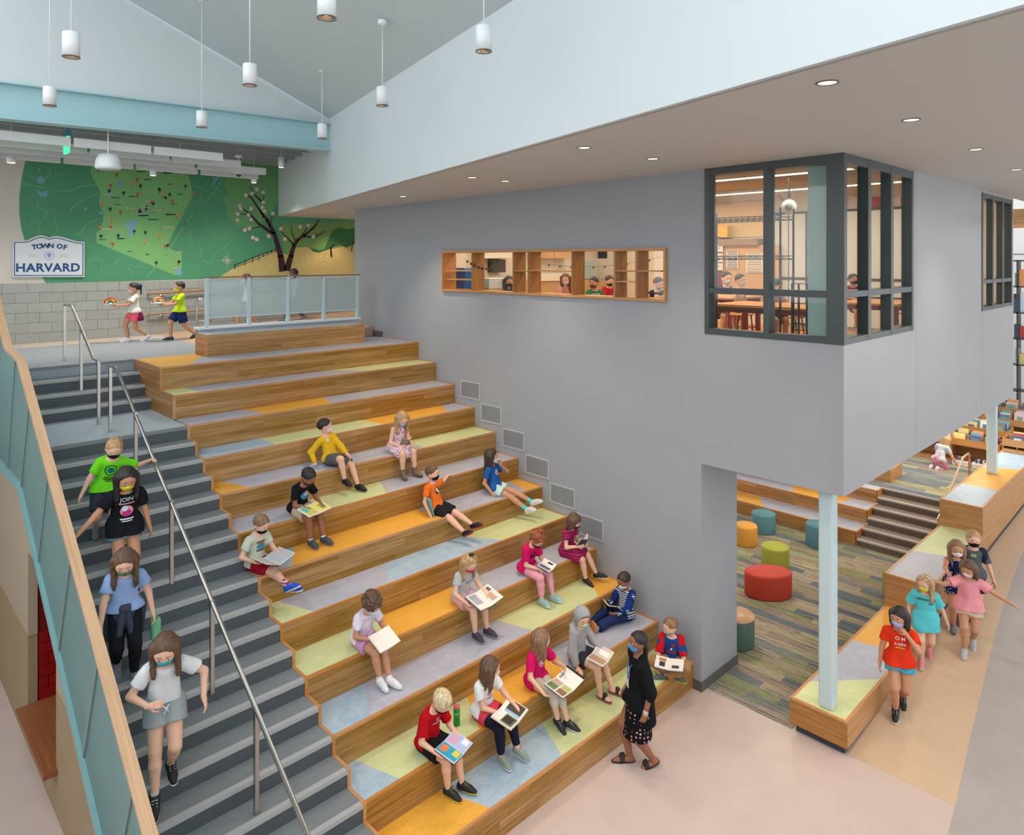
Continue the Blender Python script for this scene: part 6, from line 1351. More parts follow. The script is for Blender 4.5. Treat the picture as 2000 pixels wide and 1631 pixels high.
person('woman in black cardigan and dotted dress with blue lanyard walking past the lowest tier', (TE[0], TE[1], 0), 54, 1.57, 'b', ('lowpony', 'black'), dict(kind='cardigan', mat=BLKC, sleeve=1.35, hem=-.06), None, dict(kind='sandal', mat=M('sandal_black', (24, 22, 24), .5), sole=M('sandal_sole', (36, 32, 30), .6)), mk('blue', (70, 150, 220)),
       lean=2, head=(10, -6, 0), hands={1: (.19, .10, .78), -1: (-.24, .02, .73)}, feet={1: (.06, .10, .062), -1: (-.06, -.13, .085)}, toes={-1: (0, 1, -.45), 1: (.1, 1, 0)}, palms={1: (-1, 0, 0), -1: (1, 0, 0)}, seated=False, adult=True, extras=teacher_extra, vox=.011, curl=.7, pel=(0, 0, .80))

# ------------------------------------------------------------------ children coming down the stairs
STG = 'children walking down the stairs'
def stair(px, y, k): return (xat(px, y), y, P0-RI*k)
LG = stair(207, -2.36, 9)
person('boy in lime green t-shirt reaching for the middle handrail', LG, 172, 1.22, 'l', ('short', 'blond'), dict(kind='tee', mat=FB_('lime_tee', (112, 214, 36)), sleeve=.7, hem=-.03), dict(kind='shorts', len=.82, mat=FB_('slate_shorts', (54, 58, 70))), dict(mat=M('shoe_grey', (110, 112, 118), .6), sole=WSOLE), mk('black', (24, 24, 26)),
       lean=10, slean=-10, head=(-4, 24, 0), hands={1: (.26, .10, .56), -1: (-.42, .12, .86)}, feet={1: (.09, -.16, .16), -1: (-.05, .05, .055)}, toes={1: (.1, 1, -.7)}, palms={-1: (.2, 0, -1), 1: (-1, 0, 0)}, seated=False, group=STG, pel=(0, 0, .62), curl=.9,
       prints=[dict(ring=(.062, .01), mat=BLACK, v=.0), dict(disc=.036, mat=FB_('pr_sea', (20, 110, 110)), v=.0), dict(rect=(.10, .010), mat=BLACK, v=-.08), dict(rect=(.12, .012), mat=BLACK, v=-.10), dict(rect=(.08, .010), mat=BLACK, v=-.12)],
       extras=lambda J: [npmesh('side_stripe', [Shape().rc(J['hp_'][1]+A_(.055, 0, .01), J['hp_'][1]+(J['kn'][1]-J['hp_'][1])*.8+A_(.05, 0, 0), .018, .018, .01).mesh(.008)], FB_('stripe_red', (190, 24, 34)), J['E'])])
LB = stair(243, -2.93, 11)
person('girl in black graphic t-shirt and denim shorts with a hand on the glass guard cap', LB, 176, 1.36, 'm', ('long', 'black'), dict(kind='tee', mat=FB_('black_tee2', (24, 24, 30)), sleeve=.62, hem=-.07, loose=.008), dict(kind='shorts', len=.42, mat=FB_('denim_light', (120, 160, 190))), dict(mat=M('shoe_black2', (30, 30, 34), .6), sole=WSOLE), mk('yellow', (214, 206, 60)),
       lean=6, head=(0, 22, 0), hands={1: (.44, .12, .72), -1: (-.24, .03, .60)}, feet={1: (.07, -.12, .14), -1: (-.06, .06, .06)}, toes={1: (0, 1, -.6)}, palms={1: (0, 0, -1), -1: (1, 0, 0)}, elbows={1: (.3, -.4, -.8)}, seated=False, group=STG, pel=(0, 0, .69), fat=1.05,
       prints=[dict(text='JOIN', size=.062, mat=WHITE, v=.055, bold=.0), dict(rect=(.15, .012), mat=FB_('pr_peach', (226, 160, 150)), v=.012), dict(disc=.055, mat=FB_('pr_rose', (226, 150, 160)), v=-.065, asp=1.15), dict(disc=.035, mat=FB_('pr_mag', (190, 50, 120)), v=-.085, asp=1.3), dict(rect=(.13, .012), mat=WHITE, v=-.145), dict(rect=(.10, .009), mat=WHITE, v=-.165), dict(disc=.03, mat=FB_('pr_w', (200, 214, 226)), v=-.035, u=-.02)])
LU = stair(243, -3.78, 14)
def jacket(J):
    H = J['H']; S = Shape(); p = J['pel']+A_(0, 0, .03*H)
    S.rc(p, p-A_(0, .01, .10*H), .098*H, .112*H, .03, A_(0, 1, 0), 1.2, caps=[(p+A_(0, 0, .028*H), A_(0, 0, 1)), (p-A_(0, 0, .14*H), A_(0, 0, -1))])
    for q in (1, -1): S.rc(p+A_(.02*q, .085*H, 0), p+A_(.05*q, .095*H, -.17*H), .018*H, .022*H, .02)
    S.rc(p+A_(-.02, .09*H, .0), p+A_(.02, .09*H, 0), .024*H, .024*H, .01)
    for q in (1, -1): S.rc(p+A_(.1*H*q, -.02, -.06*H), p+A_(.09*H*q, -.02, -.22*H), .04*H, .035*H, .04)
    npmesh('tied_jacket', [S.mesh(.0095)], FB_('jacket_slate', (62, 68, 82)), J['E'])
person('girl in light blue t-shirt and black leggings with a jacket tied at her waist', LU, 168, 1.34, 'l', ('long', 'brown'), dict(kind='tee', mat=FB_('sky_tee', (140, 164, 206)), sleeve=.5, hem=-.0), dict(kind='leggings', len=1.9, mat=FB_('black_leggings', (24, 24, 30))), dict(mat=M('shoe_grey2', (130, 132, 142), .6), sole=WSOLE, lace=M('lace_pink', (214, 40, 110))), mk('green', (96, 130, 100), pat='blotch', rgb2=(50, 80, 70), sc=40., rgb3=(150, 170, 140)),
       lean=8, head=(-6, 26, 0), hands={1: (.22, .16, .54), -1: (-.24, .05, .60)}, feet={1: (.06, -.12, .13), -1: (-.08, .06, .06)}, toes={1: (0, 1, -.6)}, palms={1: (-1, 0, 0), -1: (1, 0, 0)}, seated=False, group=STG, extras=jacket, pel=(0, 0, .68))
bg = A_(LU[0], LU[1], LU[2])+A_(.26, -.06, .30)
t = empty('drink_tumbler', tuple(bg), 0, 'mint green flask hanging from the hand of the girl in light blue', 'bottle')
rbox('body', bg+A_(-.045, -.045, 0), bg+A_(.045, .045, .22), M('flask_mint', (110, 180, 140), .4), t, .03, 4); MB().tube([bg+A_(0, -.03, .21), bg+A_(0, -.03, .28), bg+A_(0, .03, .28), bg+A_(0, .03, .21)], .007, 8).build('carry_loop', M('flask_loop', (120, 190, 150), .5), t, True)
LWt = stair(322, -4.72, 17)
person('girl in white t-shirt and grey sweat shorts with bare legs, lowest on the stairs', LWt, 166, 1.42, 'l', ('half', 'brown'), dict(kind='tee', mat=FB_('white_tee2', (214, 214, 216)), sleeve=.62, hem=.02), dict(kind='shorts', len=.46, mat=FB_('sweat_grey', (150, 156, 158))), dict(mat=M('shoe_black2', (30, 30, 34), .6), sole=WSOLE), mk('teal', (60, 160, 170)),
       lean=9, head=(-10, 24, 0), hands={1: (.14, .20, .80), -1: (-.30, .12, .70)}, feet={1: (.09, .17, -.06), -1: (-.05, -.06, .10)}, toes={1: (.05, 1, -.8), -1: (-.1, 1, -.25)}, palms={1: (-1, -.2, 0), -1: (1, -.3, 0)}, elbows={1: (.9, -.5, -.6), -1: (-.9, -.4, -.2)}, hdir={1: (-.7, .5, .2), -1: (-.2, .3, -.9)}, seated=False, group=STG, socks=(FB_('socks_grey', (190, 190, 196)), .1), pel=(0, 0, .70), vox=.0095, fat=1.04,
       extras=lambda J: npmesh('drawstring', [Shape().rc(J['pel']+A_(-.02, .125, .02), J['pel']+A_(.015, .13, -.04), .006, .005, .003).rc(J['pel']+A_(.02, .125, .02), J['pel']+A_(-.02, .13, -.03), .006, .005, .003).mesh(.0055)], FB_('cord_white', (226, 226, 228)), J['E']))

# ------------------------------------------------------------------ children on the upper floor
UP = 'children walking along the upper corridor'
def tied(col, nm):
    def f(J):
        H = J['H']; p = J['pel']+A_(0, 0, .04*H); S = Shape()
        S.rc(p, p-A_(0, .03, .16*H), .092*H, .125*H, .03, A_(0, 1, 0), 1.1, caps=[(p-A_(0, 0, .2*H), A_(0, 0, -1))]); S.cut(p+A_(0, .045*H, 0), A_(0, 1, .15)); S.rc(p+A_(0, .08*H, 0), p+A_(0, .085*H, -.02), .02*H, .02*H, .02)
        npmesh('tied_jacket', [S.mesh(.0105)], FB_(nm, col), J['E'])
    return f
T1 = hit(263, 667, 'Z', P0)
person('girl with black ponytail carrying a rainbow craft on a plate', (T1[0], T1[1], P0), 84, 1.2, 'm', ('pony', 'black'), dict(kind='tee', mat=FB_('white_tee3', (222, 220, 210)), sleeve=.6, hem=-.02), dict(kind='shorts', len=.6, mat=FB_('coral_pink', (226, 96, 106))), dict(mat=M('shoe_white', (226, 224, 228), .5), sole=WSOLE), mk('lilac2', (210, 190, 222)),
       head=(0, 4, 0), hands={1: (.10, .30, .72), -1: (-.10, .30, .72)}, feet={1: (.05, .10, .05), -1: (-.05, -.22, .10)}, toes={-1: (0, 1, -.6)}, palms={1: (-.2, 0, 1), -1: (.2, 0, 1)}, seated=False, group=UP, pel=(0, 0, .60), extras=tied((112, 30, 74), 'maroon_jacket'), prints=[dict(disc=.025, mat=FB_('pr_grn', (60, 160, 130)), v=.03)])
T2 = hit(352, 664, 'Z', P0)
person('boy in neon yellow t-shirt and navy shorts carrying a paper craft on a plate', (T2[0], T2[1], P0), 88, 1.22, 'm', ('short', 'black'), dict(kind='tee', mat=FB_('neon_tee', (190, 226, 40)), sleeve=.62, hem=-.03), dict(kind='shorts', len=.78, mat=FB_('navy_shorts', (26, 42, 88))), dict(mat=M('shoe_navyl', (40, 50, 70), .6), sole=M('sole_lime2', (190, 206, 60))), mk('yellow', (214, 206, 60)),
       head=(0, 2, 0), hands={1: (.09, .30, .72), -1: (-.09, .30, .72)}, feet={1: (.05, .16, .05), -1: (-.05, -.28, .10)}, toes={-1: (0, 1, -.6)}, palms={1: (-.2, 0, 1), -1: (.2, 0, 1)}, seated=False, group=UP, pel=(0, 0, .605), socks=(FB_('socks_cyan', (40, 140, 180)), .1))
def plate(label, c, cols):
    t = empty('paper_plate', tuple(c), 0, label, 'plate'); MB().lathe([(0, 0), (.09, 0), (.13, .012), (.128, .016), (.09, .005), (0, .004)], c, 20).build('plate', M('plate_white', (230, 230, 228), .6), t, True)
    for k, col in enumerate(cols):
        r = .105-.018*k; m = MB().tube([(c[0]+r*math.cos(a), c[1]+.02*math.sin(3*a+k), c[2]+.015+r*math.sin(a)) for a in np.linspace(0, PI, 9)], .012, 6); m.build('paper_arch', M('craft_%d_%d_%d' % col, col, .6), t, True)
a_ = math.radians(84); plate('white paper plate with a rainbow arch carried by the ponytail girl', A_(T1[0], T1[1], P0)+A_(-math.sin(a_), math.cos(a_), 0)*.42+A_(0, 0, .755), [(210, 60, 40), (230, 120, 40), (230, 200, 50), (50, 150, 80), (40, 100, 180)])
plate('white paper plate with yellow and pink craft carried by the boy in neon', A_(T2[0], T2[1], P0)+A_(-1, 0, 0)*.42+A_(0, 0, .755), [(240, 206, 70), (220, 60, 140), (240, 226, 120)])
for px, X0, h_, lb, hr_, tp, sk_ in ((483, 3.2, 1.24, 'dark-haired child in white walking behind the frosted glass screen', ('wavy', 'dark'), (206, 210, 208), 'm'), (575, 4.35, 1.28, 'boy in pale t-shirt with white mask behind the frosted glass screen', ('short', 'black'), (150, 170, 180), 'd')):
    x_ = xat(px, 4.3); person(lb, (x_, 4.3, P0+.002+(x_-1.5)*.0597), 82, h_, sk_, hr_, dict(kind='tee', mat=FB_('tee_%d' % px, tp), sleeve=.7, hem=-.03), dict(kind='shorts', len=.8, mat=FB_('shorts_%d' % px, (96, 104, 110))), dict(mat=M('shoe_grey', (110, 112, 118), .6)), mk('white', (226, 228, 234)), head=(0, 4, 0),
           feet={1: (.05, .2, .05), -1: (-.05, -.22, .10)}, toes={-1: (0, 1, -.5)}, seated=False, group=UP, pel=(0, 0, .605*h_/1.22), vox=.012)

# ------------------------------------------------------------------ children walking along the platform at the right
RT = 'children walking beside the oak platforms'
def gpt(px, py):
    z = 0
    for _ in range(40): h = hit(px, py, 'Z', z); z = .5*z+.5*zramp(h[0])
    return (h[0], min(h[1], -8.2), z)
person('girl in red-orange t-shirt and turquoise shorts leading the line of walking children', gpt(1757, 1392), 112, 1.37, 'm', ('bob', 'black'), dict(kind='tee', mat=FB_('redorange_tee', (222, 56, 26)), sleeve=.62, hem=-.05), dict(kind='shorts', len=.42, mat=FB_('turq_shorts', (70, 160, 190))), dict(mat=M('shoe_black2', (30, 30, 34), .6), sole=WSOLE, lace=WSOLE, boot=1), mk('lilac', (196, 160, 214)),
       head=(-30, 8, 0), hands={1: (.22, .03, .60), -1: (-.07, .13, 1.04)}, feet={1: (.05, .08, .055), -1: (-.05, -.18, .12)}, toes={-1: (0, 1, -.6)}, palms={1: (-1, 0, 0), -1: (.6, -.6, 0)}, elbows={-1: (-.9, .1, -1)}, seated=False, group=RT, pel=(0, 0, .69), prints=[dict(text='O M', size=.06, mat=WHITE, v=.03), dict(text='A GENI', size=.04, mat=WHITE, v=-.04), dict(rect=(.1, .012), mat=FB_('pr_yel', (220, 190, 60)), v=-.08)])
person('girl in long turquoise t-shirt with yellow mask and blond hair', gpt(1808, 1292), 108, 1.23, 'l', ('long', 'blond'), dict(kind='tee', mat=FB_('turq_tee', (90, 196, 204)), sleeve=.75, hem=-.13, loose=.012), dict(kind='shorts', len=.4, mat=FB_('coral_pink', (226, 96, 106))), dict(mat=M('shoe_rose', (214, 120, 130), .6), sole=WSOLE), mk('yellow', (214, 206, 60)),
       head=(-28, 10, 0), hands={1: (.20, .02, .56), -1: (-.26, -.08, .55)}, feet={1: (.05, .10, .055), -1: (-.05, -.2, .12)}, toes={-1: (0, 1, -.6)}, seated=False, group=RT, pel=(0, 0, .62), prints=[dict(text='NEWPORT', size=.047, mat=BLACK, v=.04, bold=.001), dict(rect=(.06, .012), mat=BLACK, v=-.005, u=.06)],
       extras=lambda J: npmesh('headband', [Shape().rc(J['hp'](-.36, .02, .86), J['hp'](-.2, .06, 1.0), .010, .011, .006).rc(J['hp'](-.2, .06, 1.0), J['hp'](.2, .06, 1.0), .011, .011, .006).rc(J['hp'](.2, .06, 1.0), J['hp'](.36, .02, .86), .011, .010, .006).mesh(.006)], M('band_silver', (196, 186, 176), .4), J['E']))
POL = FB_('polka_navy', (24, 30, 70), 'dots', (222, 224, 230), 34., .3)
person('girl in navy polka dot romper reaching out to the child in turquoise', gpt(1868, 1226), 112, 1.33, 'm', ('wavy', 'lbrown'), dict(kind='tank', mat=POL, sleeve=0, hem=-.05), dict(kind='shorts', len=.5, mat=POL), dict(mat=M('shoe_grey', (110, 112, 118), .6), sole=M('sole_dark', (50, 44, 46)), lace=M('lace_red', (190, 30, 50))), mk('white', (226, 228, 234)),
       head=(0, 8, 0), hands={1: (.16, .40, .95), -1: (-.22, .05, .64)}, feet={1: (.05, .06, .055), -1: (-.05, -.16, .1)}, toes={-1: (0, 1, -.5)}, palms={1: (0, 0, -1)}, elbows={1: (.6, -.3, -.8)}, seated=False, group=RT, pel=(0, 0, .675))
person('girl in pink t-shirt and beige shorts with both arms stretched out', gpt(1893, 1270), 106, 1.30, 'm', ('bob', 'brown'), dict(kind='tee', mat=FB_('pink_tee', (232, 150, 160)), sleeve=.62, hem=-.05, loose=.008), dict(kind='shorts', len=.48, mat=FB_('beige_shorts', (206, 184, 158))), dict(mat=M('shoe_grey3', (170, 174, 178), .6), sole=WSOLE), mk('pinkpale', (226, 196, 200)),
       head=(-24, 14, 0), hands={1: (.40, .24, .96), -1: (-.50, .06, .78)}, feet={1: (.06, .14, .055), -1: (-.05, -.12, .12)}, toes={-1: (0, 1, -.5)}, palms={1: (0, 0, -1), -1: (0, 0, -1)}, elbows={1: (.3, -.4, -.8), -1: (-.2, -.5, -.7)}, seated=False, group=RT, pel=(0, 0, .66), fat=1.1, prints=[dict(rect=(.04, .01), mat=FB_('pr_pal', (226, 190, 210)), v=.05)])
person('boy in grey and black t-shirt with black mask at the back of the walking line', gpt(1900, 1205), 110, 1.34, 'l', ('short', 'blond'), dict(kind='tee', mat=FB_('greyblack_tee', (88, 96, 102)), sleeve=.7, hem=-.04, sleeve_mat=FB_('tee_dark', (38, 50, 66))), dict(kind='shorts', len=.8, mat=FB_('black_shorts', (28, 28, 32))), dict(mat=BLACK, sole=WSOLE), mk('black', (24, 24, 26)),
       head=(6, 8, 0), hands={1: (.2, .05, .58), -1: (-.26, .02, .60)}, feet={1: (.05, .08, .055), -1: (-.05, -.14, .1)}, seated=False, group=RT, pel=(0, 0, .68), prints=[dict(rect=(.07, .05), mat=FB_('pr_olive', (170, 180, 110)), v=.04)])
# ------------------------------------------------------------------ classroom behind the windows
XF = 13.1; YBK = 2.25
ROOMW = M('class_wall', (226, 220, 210), .7)
wc = empty('wall_class', (9, -3, P0), kind='structure')
MB().box((W+.2, YBK, P0), (XF+.1, YBK+.1, 8.1)).build('wall_panel', ROOMW, wc)
MB().box((XF, -7.9, P0), (XF+.1, YBK, 8.1)).build('wall_panel', ROOMW, wc)
ci = empty('ceiling_class', (9, -3, 8), kind='structure')
MB().box((W, YC, 8.0), (XF+.2, YBK+.1, 8.1)).box((W, YC+.005, ZT), (W+.15, YBK, 8.0)).box((W, YC+.005, ZT), (XF+.1, YC+.15, 8.0)).build('deck', M('class_deck', (196, 182, 164), .7), ci)
for y in (-6.6, -4.6, -2.6, -.6): MB().box((W+.2, y, 7.62), (XF, y+.16, 8.0)).build('joist', M('class_joist', (214, 204, 192), .6), ci)
for k, x in enumerate((7.2, 10.4)):
    d = MB().tube([(x, -7.6, 7.45), (x, 2.0, 7.45)], .2, 16).build('air_duct', M('duct_grey', (190, 190, 188), .4, .3), None, True); tag(d, ['round grey air duct under the classroom ceiling near the corner window', 'round grey air duct under the classroom ceiling farther inside'][k], 'duct')
fcl = empty('floor_class', (9, -3, P0), kind='structure')
MB().box((W+.2, YC+.15, P0), (XF, YBK, P0+.004)).build('floor_sheet', M('class_floor', (206, 148, 74), .4), fcl)
for (x0, x1, y0, y1, c) in ((5.4, 8.0, -7.6, -6.2, (224, 160, 40)), (6.6, 9.4, -6.2, -4.8, (190, 62, 44)), (5.2, 6.6, -6.2, -4.5, (222, 176, 60)), (8.2, 11.5, -7.6, -6.3, (206, 190, 80))):
    MB().box((x0, y0, P0+.004), (x1, y1, P0+.007)).build('floor_panel', M('class_%d_%d_%d' % c, c, .5), fcl)
WL = emit('class_tube', (255, 238, 214), 4.0)
for k, (x0, y0, x1, y1, z) in enumerate(((6.3, -6.4, 6.3, 1.6, 7.25), (8.6, -7.3, 8.6, 1.6, 7.25), (11.3, -7.3, 11.3, 1.6, 7.25))):
    t = empty('linear_light', (x0, y0, z), label=['long linear ceiling light nearest the display shelf wall in the classroom', 'long linear ceiling light in the middle of the classroom', 'long linear ceiling light at the far side of the classroom'][k], cat='lamp', group='classroom linear lights')
    rbox('housing', (x0-.06, y0, z), (x0+.06, y1, z+.08), FIXW, t, .006, 1); MB().box((x0-.05, y0+.02, z-.012), (x0+.05, y1-.02, z-.001)).build('lens', WL, t)
    for yy in (y0+.4, y1-.4): MB().tube([(x0, yy, z+.08), (x0, yy, 8.0)], .006, 5).build('cable', STEEL, t)
    a = area_light('linear_light_glow', (0, (y1-y0)/2, -.02), (0, 0, 0), .1, y1-y0, 110, (1, .80, .58)); a.parent = t
# far wall furnishing, measured on the plane X = XF
def fwall(name, px0, py0, px1, py1, col, label=None, cat=None, dep=.05, X=XF, parent=None, rough=.6):
    a = hit(px0, py0, 'X', X); b = hit(px1, py1, 'X', X); m = M('fw_%d_%d_%d' % col, col, rough)
    o = MB().box((X-dep, a[1], a[2]), (X-.002, b[1], b[2])).build(name, m, parent)
    if label: tag(o, label, cat)
    return o
fwall('pin_board', 1382, 400, 1500, 462, (236, 206, 150), 'cream pin board high on the far classroom wall', 'board', .03)
fwall('storage_box', 1384, 443, 1432, 464, (232, 190, 20), 'yellow storage box on the maroon cabinet in the classroom', 'box', .3)
fwall('maroon_cabinet', 1384, 464, 1420, 562, (126, 44, 60), 'maroon cabinet at the far classroom wall', 'cabinet', .3)
fwall('card_stack', 1416, 468, 1492, 479, (156, 132, 108), 'stack of grey cardboard sheets above the tan board', 'cardboard', .35)
fwall('tan_cabinet', 1412, 480, 1530, 575, (206, 164, 118), 'long tan cabinet front behind the classroom tables', 'cabinet', .25)
def poster(px0, py0, px1, py1, label, lines, X=XF-.32):
    a = hit(px0, py0, 'X', X); b = hit(px1, py1, 'X', X); t = empty('poster', (X, a[1], b[2]), label=label, cat='poster', group='posters on the far classroom wall')
    MB().box((X-.004, a[1], a[2]), (X-.001, b[1], b[2])).build('sheet', M('poster_white', (226, 222, 214), .6), t)
    w_, h_ = abs(b[1]-a[1]), abs(a[2]-b[2])
    for k, (v, hh_, col) in enumerate(lines):
        if isinstance(hh_, str):
            V, F_ = text_mesh(hh_, h_*.2, .002); sc_ = min(1, w_*.9/(max(p[0] for p in V)-min(p[0] for p in V))); put('lettering', [(X-.006, (a[1]+b[1])/2-p[0]*sc_, b[2]+h_*v+p[1]*sc_) for p in V], F_, M('ink_%d_%d_%d' % col, col, .6), t)
        else: MB().box((X-.006, a[1]-w_*.08, b[2]+h_*v), (X-.004, b[1]+w_*.08, b[2]+h_*(v+hh_))).build('ruled_line', M('ink_%d_%d_%d' % col, col, .6), t)
poster(1390, 476, 1412, 492, 'white poster reading perfect, upper one on the maroon cabinet', [(.45, 'PERFECT', (60, 90, 110)), (.8, .06, (180, 180, 176))])
poster(1390, 495, 1412, 512, 'white poster reading eraser, lower one on the maroon cabinet', [(.55, 'HAVE', (110, 110, 110)), (.25, 'ERASER', (70, 70, 76))])
poster(1391, 514, 1412, 528, 'partly hidden white poster under the eraser poster', [(.6, 'PERFECT', (150, 110, 110))])
poster(1419, 491, 1442, 526, 'small black-framed chart on the tan cabinet', [(q/9+.04, .05, (70, 72, 84)) for q in range(9)], XF-.27)
poster(1457, 494, 1490, 533, 'wide ruled chart with coloured rows on the tan cabinet', [(q/11+.03, .03, [(60, 60, 70), (150, 60, 110), (90, 130, 70), (170, 140, 60)][q % 4]) for q in range(11)], XF-.27)
# glazed white partition at the right of the far wall
gp = empty('glazed_partition', (XF-.1, -5, P0), label='white panelled partition with dark mullions at the far classroom wall', cat='partition')
a = hit(1506, 420, 'X', XF-.1); b = hit(1645, 600, 'X', XF-.1)
for k in range(8):
    y0_, y1_ = a[1]+(b[1]-a[1]-1.8)*k/8, a[1]+(b[1]-a[1]-1.8)*(k+1)/8
    MB().box((XF-.1, y0_-.012, P0+.1), (XF-.08, y1_+.012, a[2])).build('panel', M('partition_white', (206, 212, 216), .4), gp)
    MB().box((XF-.13, y1_-.015, P0), (XF-.07, y1_+.015, a[2])).build('mullion', DARKFRAME, gp) if k % 3 == 1 else None
for zz in (P0+.75, P0+1.15, a[2]): MB().box((XF-.125, b[1]-1.8, zz), (XF-.075, a[1], zz+.05)).build('rail', DARKFRAME, gp)
# curtains and coloured papers seen through the side windows
for k, (px0, px1, col) in enumerate(((1658, 1676, (214, 206, 214)), (1676, 1694, (150, 76, 100)), (1704, 1726, (160, 84, 104)), (1740, 1760, (206, 196, 200)))):
    a = hit(px0, 385, 'Y', -2.2) if 0 else hit(px0, 385, 'X', XF-.05); b = hit(px1, 493, 'X', XF-.05)
    o = MB().box((XF-.08, a[1], a[2]), (XF-.05, b[1], b[2])).build('hanging_cloth', M('cloth_%d_%d_%d' % col, col, .8)); tag(o, 'hanging %s cloth panel seen through the side windows, number from the corner: %s' % (['pale', 'maroon', 'rose', 'grey'][k], ['first', 'second', 'third', 'fourth'][k]), 'cloth')
# wire shelving next to the corner window
ra = empty('wire_rack', (5.55, -7, P0), label='tall black wire shelving rack just inside the corner window', cat='rack')
WIRE = M('wire_black', (44, 48, 50), .4, .4)
yk0 = sx(1524)+0; 
def RP(px, X): d = ray(px, 0); return CAM[1]+d[1]*(X-CAM[0])/d[0]
Xa, Xb = 5.7, 6.1; ya0, ya1 = RP(1524, Xa), RP(1372, Xa)
for x in (Xa, Xb):
    for y in (ya0, ya1): MB().tube([(x, y, P0), (x, y, 6.45)], .016, 8).build('post', WIRE, ra, True)
for z in (P0+.12, 5.02, 5.75, 6.3):
    for x in (Xa, Xb): MB().tube([(x, ya0, z), (x, ya1, z)], .008, 6).build('shelf_bar', WIRE, ra); MB().tube([(x, ya0, z+.045), (x, ya1, z+.045)], .006, 6).build('shelf_bar', WIRE, ra)
    for q in range(14): yq_ = ya0+(ya1-ya0)*q/13; MB().tube([(Xa, yq_, z), (Xa, yq_+.03, z+.045), (Xb, yq_, z)], .004, 4).build('shelf_wire', WIRE, ra)
dr = empty('drying_rack', (5.6, -7.3, P0), label='black wire drying rack with many shelves inside the corner window', cat='rack')
x0 = 5.9
for px in (1547, 1560, 1576, 1590): y = RP(px, x0); MB().tube([(x0, y, P0), (x0, y, 5.42)], .016, 8).build('post', M('rack_navy', (36, 42, 56), .4), dr, True)
for q in range(14): z = P0+.12+q*.09; MB().tube([(x0, RP(1545, x0), z), (x0, RP(1592, x0), z)], .007, 6).build('tray_bar', WIRE, dr)
# cord reel on the ceiling
p = place(1541, 404, 12.6); t = empty('cord_reel', tuple(p), label='round white retractable cord reel hanging in the classroom', cat='cord reel')
rv = unit(CAM-p)
MB().tube([p, p+rv*.1], .13, 28).build('drum', M('reel_white', (200, 202, 202), .5), t, True); MB().tube([p+rv*.1, p+rv*.115], .065, 24).build('hub', M('hub_grey', (110, 118, 120), .5), t, True)
MB().tube([p+A_(0, 0, .16), p+A_(0, 0, .24)], .03, 10).build('bracket', WIRE, t); MB().tube([p+A_(.0, 0, .24), (p[0], p[1], 8.0)], .014, 8).build('drop_rod', WIRE, t)
MB().tube([p-rt*.1+A_(0, 0, .12), p-rt*.19+A_(0, 0, .2), p-rt*.12+A_(0, 0, .27), p+A_(0, 0, .25)], .01, 6).build('cable', BLACK, t, True)
# tables and stools
MAROON = M('maroon_steel', (120, 36, 56), .4); TTOP = M('table_top', (214, 150, 84), .4)
def table(label, x0, x1, y0, y1):
    t = empty('work_table', ((x0+x1)/2, (y0+y1)/2, P0), label=label, cat='table', group='classroom work tables')
    rbox('table_top', (x0, y0, P0+.86), (x1, y1, P0+.90), TTOP, t, .01, 2)
    for x in (x0+.06, x1-.06):
        for y in (y0+.06, y1-.06): rbox('leg', (x-.04, y-.04, P0), (x+.04, y+.04, P0+.86), MAROON, t, .006, 1)
    rbox('apron', (x0+.06, y0+.06, P0+.78), (x1-.06, y1-.06, P0+.86), MAROON, t, .006, 1)
table('long work table with maroon legs just behind the wire rack', 6.7, 7.9, -6.9, -5.2)
table('work table with maroon legs in the middle of the classroom', 8.6, 9.8, -4.6, -2.9)
table('work table behind the display shelf cubbies', 6.2, 7.4, -3.4, -.6)
table('work table seen through the side windows', 8.8, 10.2, -7.4, -6.4)
def stool2(label, x, y, h=.62):
    t = empty('tall_stool', (x, y, P0), label=label, cat='stool', group='tall classroom stools'); rbox('seat', (x-.16, y-.16, P0+h), (x+.16, y+.16, P0+h+.03), TTOP, t, .02, 2)
    for a in (1, -1):
        for b in (1, -1): MB().tube([(x+a*.12, y+b*.12, P0+h), (x+a*.18, y+b*.18, P0)], .013, 6).build('leg', MAROON, t, True)
    MB().tube([(x+.155, y+.155, P0+.22), (x-.155, y+.155, P0+.22), (x-.155, y-.155, P0+.22), (x+.155, y-.155, P0+.22), (x+.155, y+.155, P0+.22)], .009, 6).build('foot_ring', MAROON, t, True)
SP = [(8.25, -5.9, 'tall stool beyond the table behind the wire rack'), (8.2, -5.0, 'tall stool at the far corner of the rack table'), (10.2, -4.1, 'tall stool by the middle classroom table'), (9.5, -6.1, 'tall stool seen through the first side window'), (10.6, -6.9, 'tall stool seen through the second side window')]
for x, y, lb in SP: stool2(lb, x, y)
# people in the classroom
def cls(label, px, dep, sk_, hr_, tp, mkc, hd, zz=.66, yaw=150, bt=(80, 60, 70), **k):
    q = place(px, 500, dep)
    person(label, (q[0], q[1], P0+zz), yaw, k.pop('H', 1.25), sk_, hr_, dict(kind='tee', mat=FB_('cls_%d' % px, tp), sleeve=.7), dict(kind='shorts', len=.8, mat=FB_('clsb_%d' % px, bt)), dict(mat=M('shoe_grey', (110, 112, 118), .6)), mk('c%d' % px, mkc) if mkc else None, head=hd, vox=.014, group='children working in the classroom', hands=k.pop('hands', {1: (.14, .28, .20), -1: (-.14, .28, .20)}), feet={1: (.07, .25, -.34), -1: (-.07, .25, -.34)}, **k)
cls('woman in dark top with pale blue mask seated in the classroom behind the left pane', 1417, 15.2, 'l', ('short', 'dark'), (44, 48, 62), (190, 214, 226), (0, 8, 0), .50, 150, H=1.6)
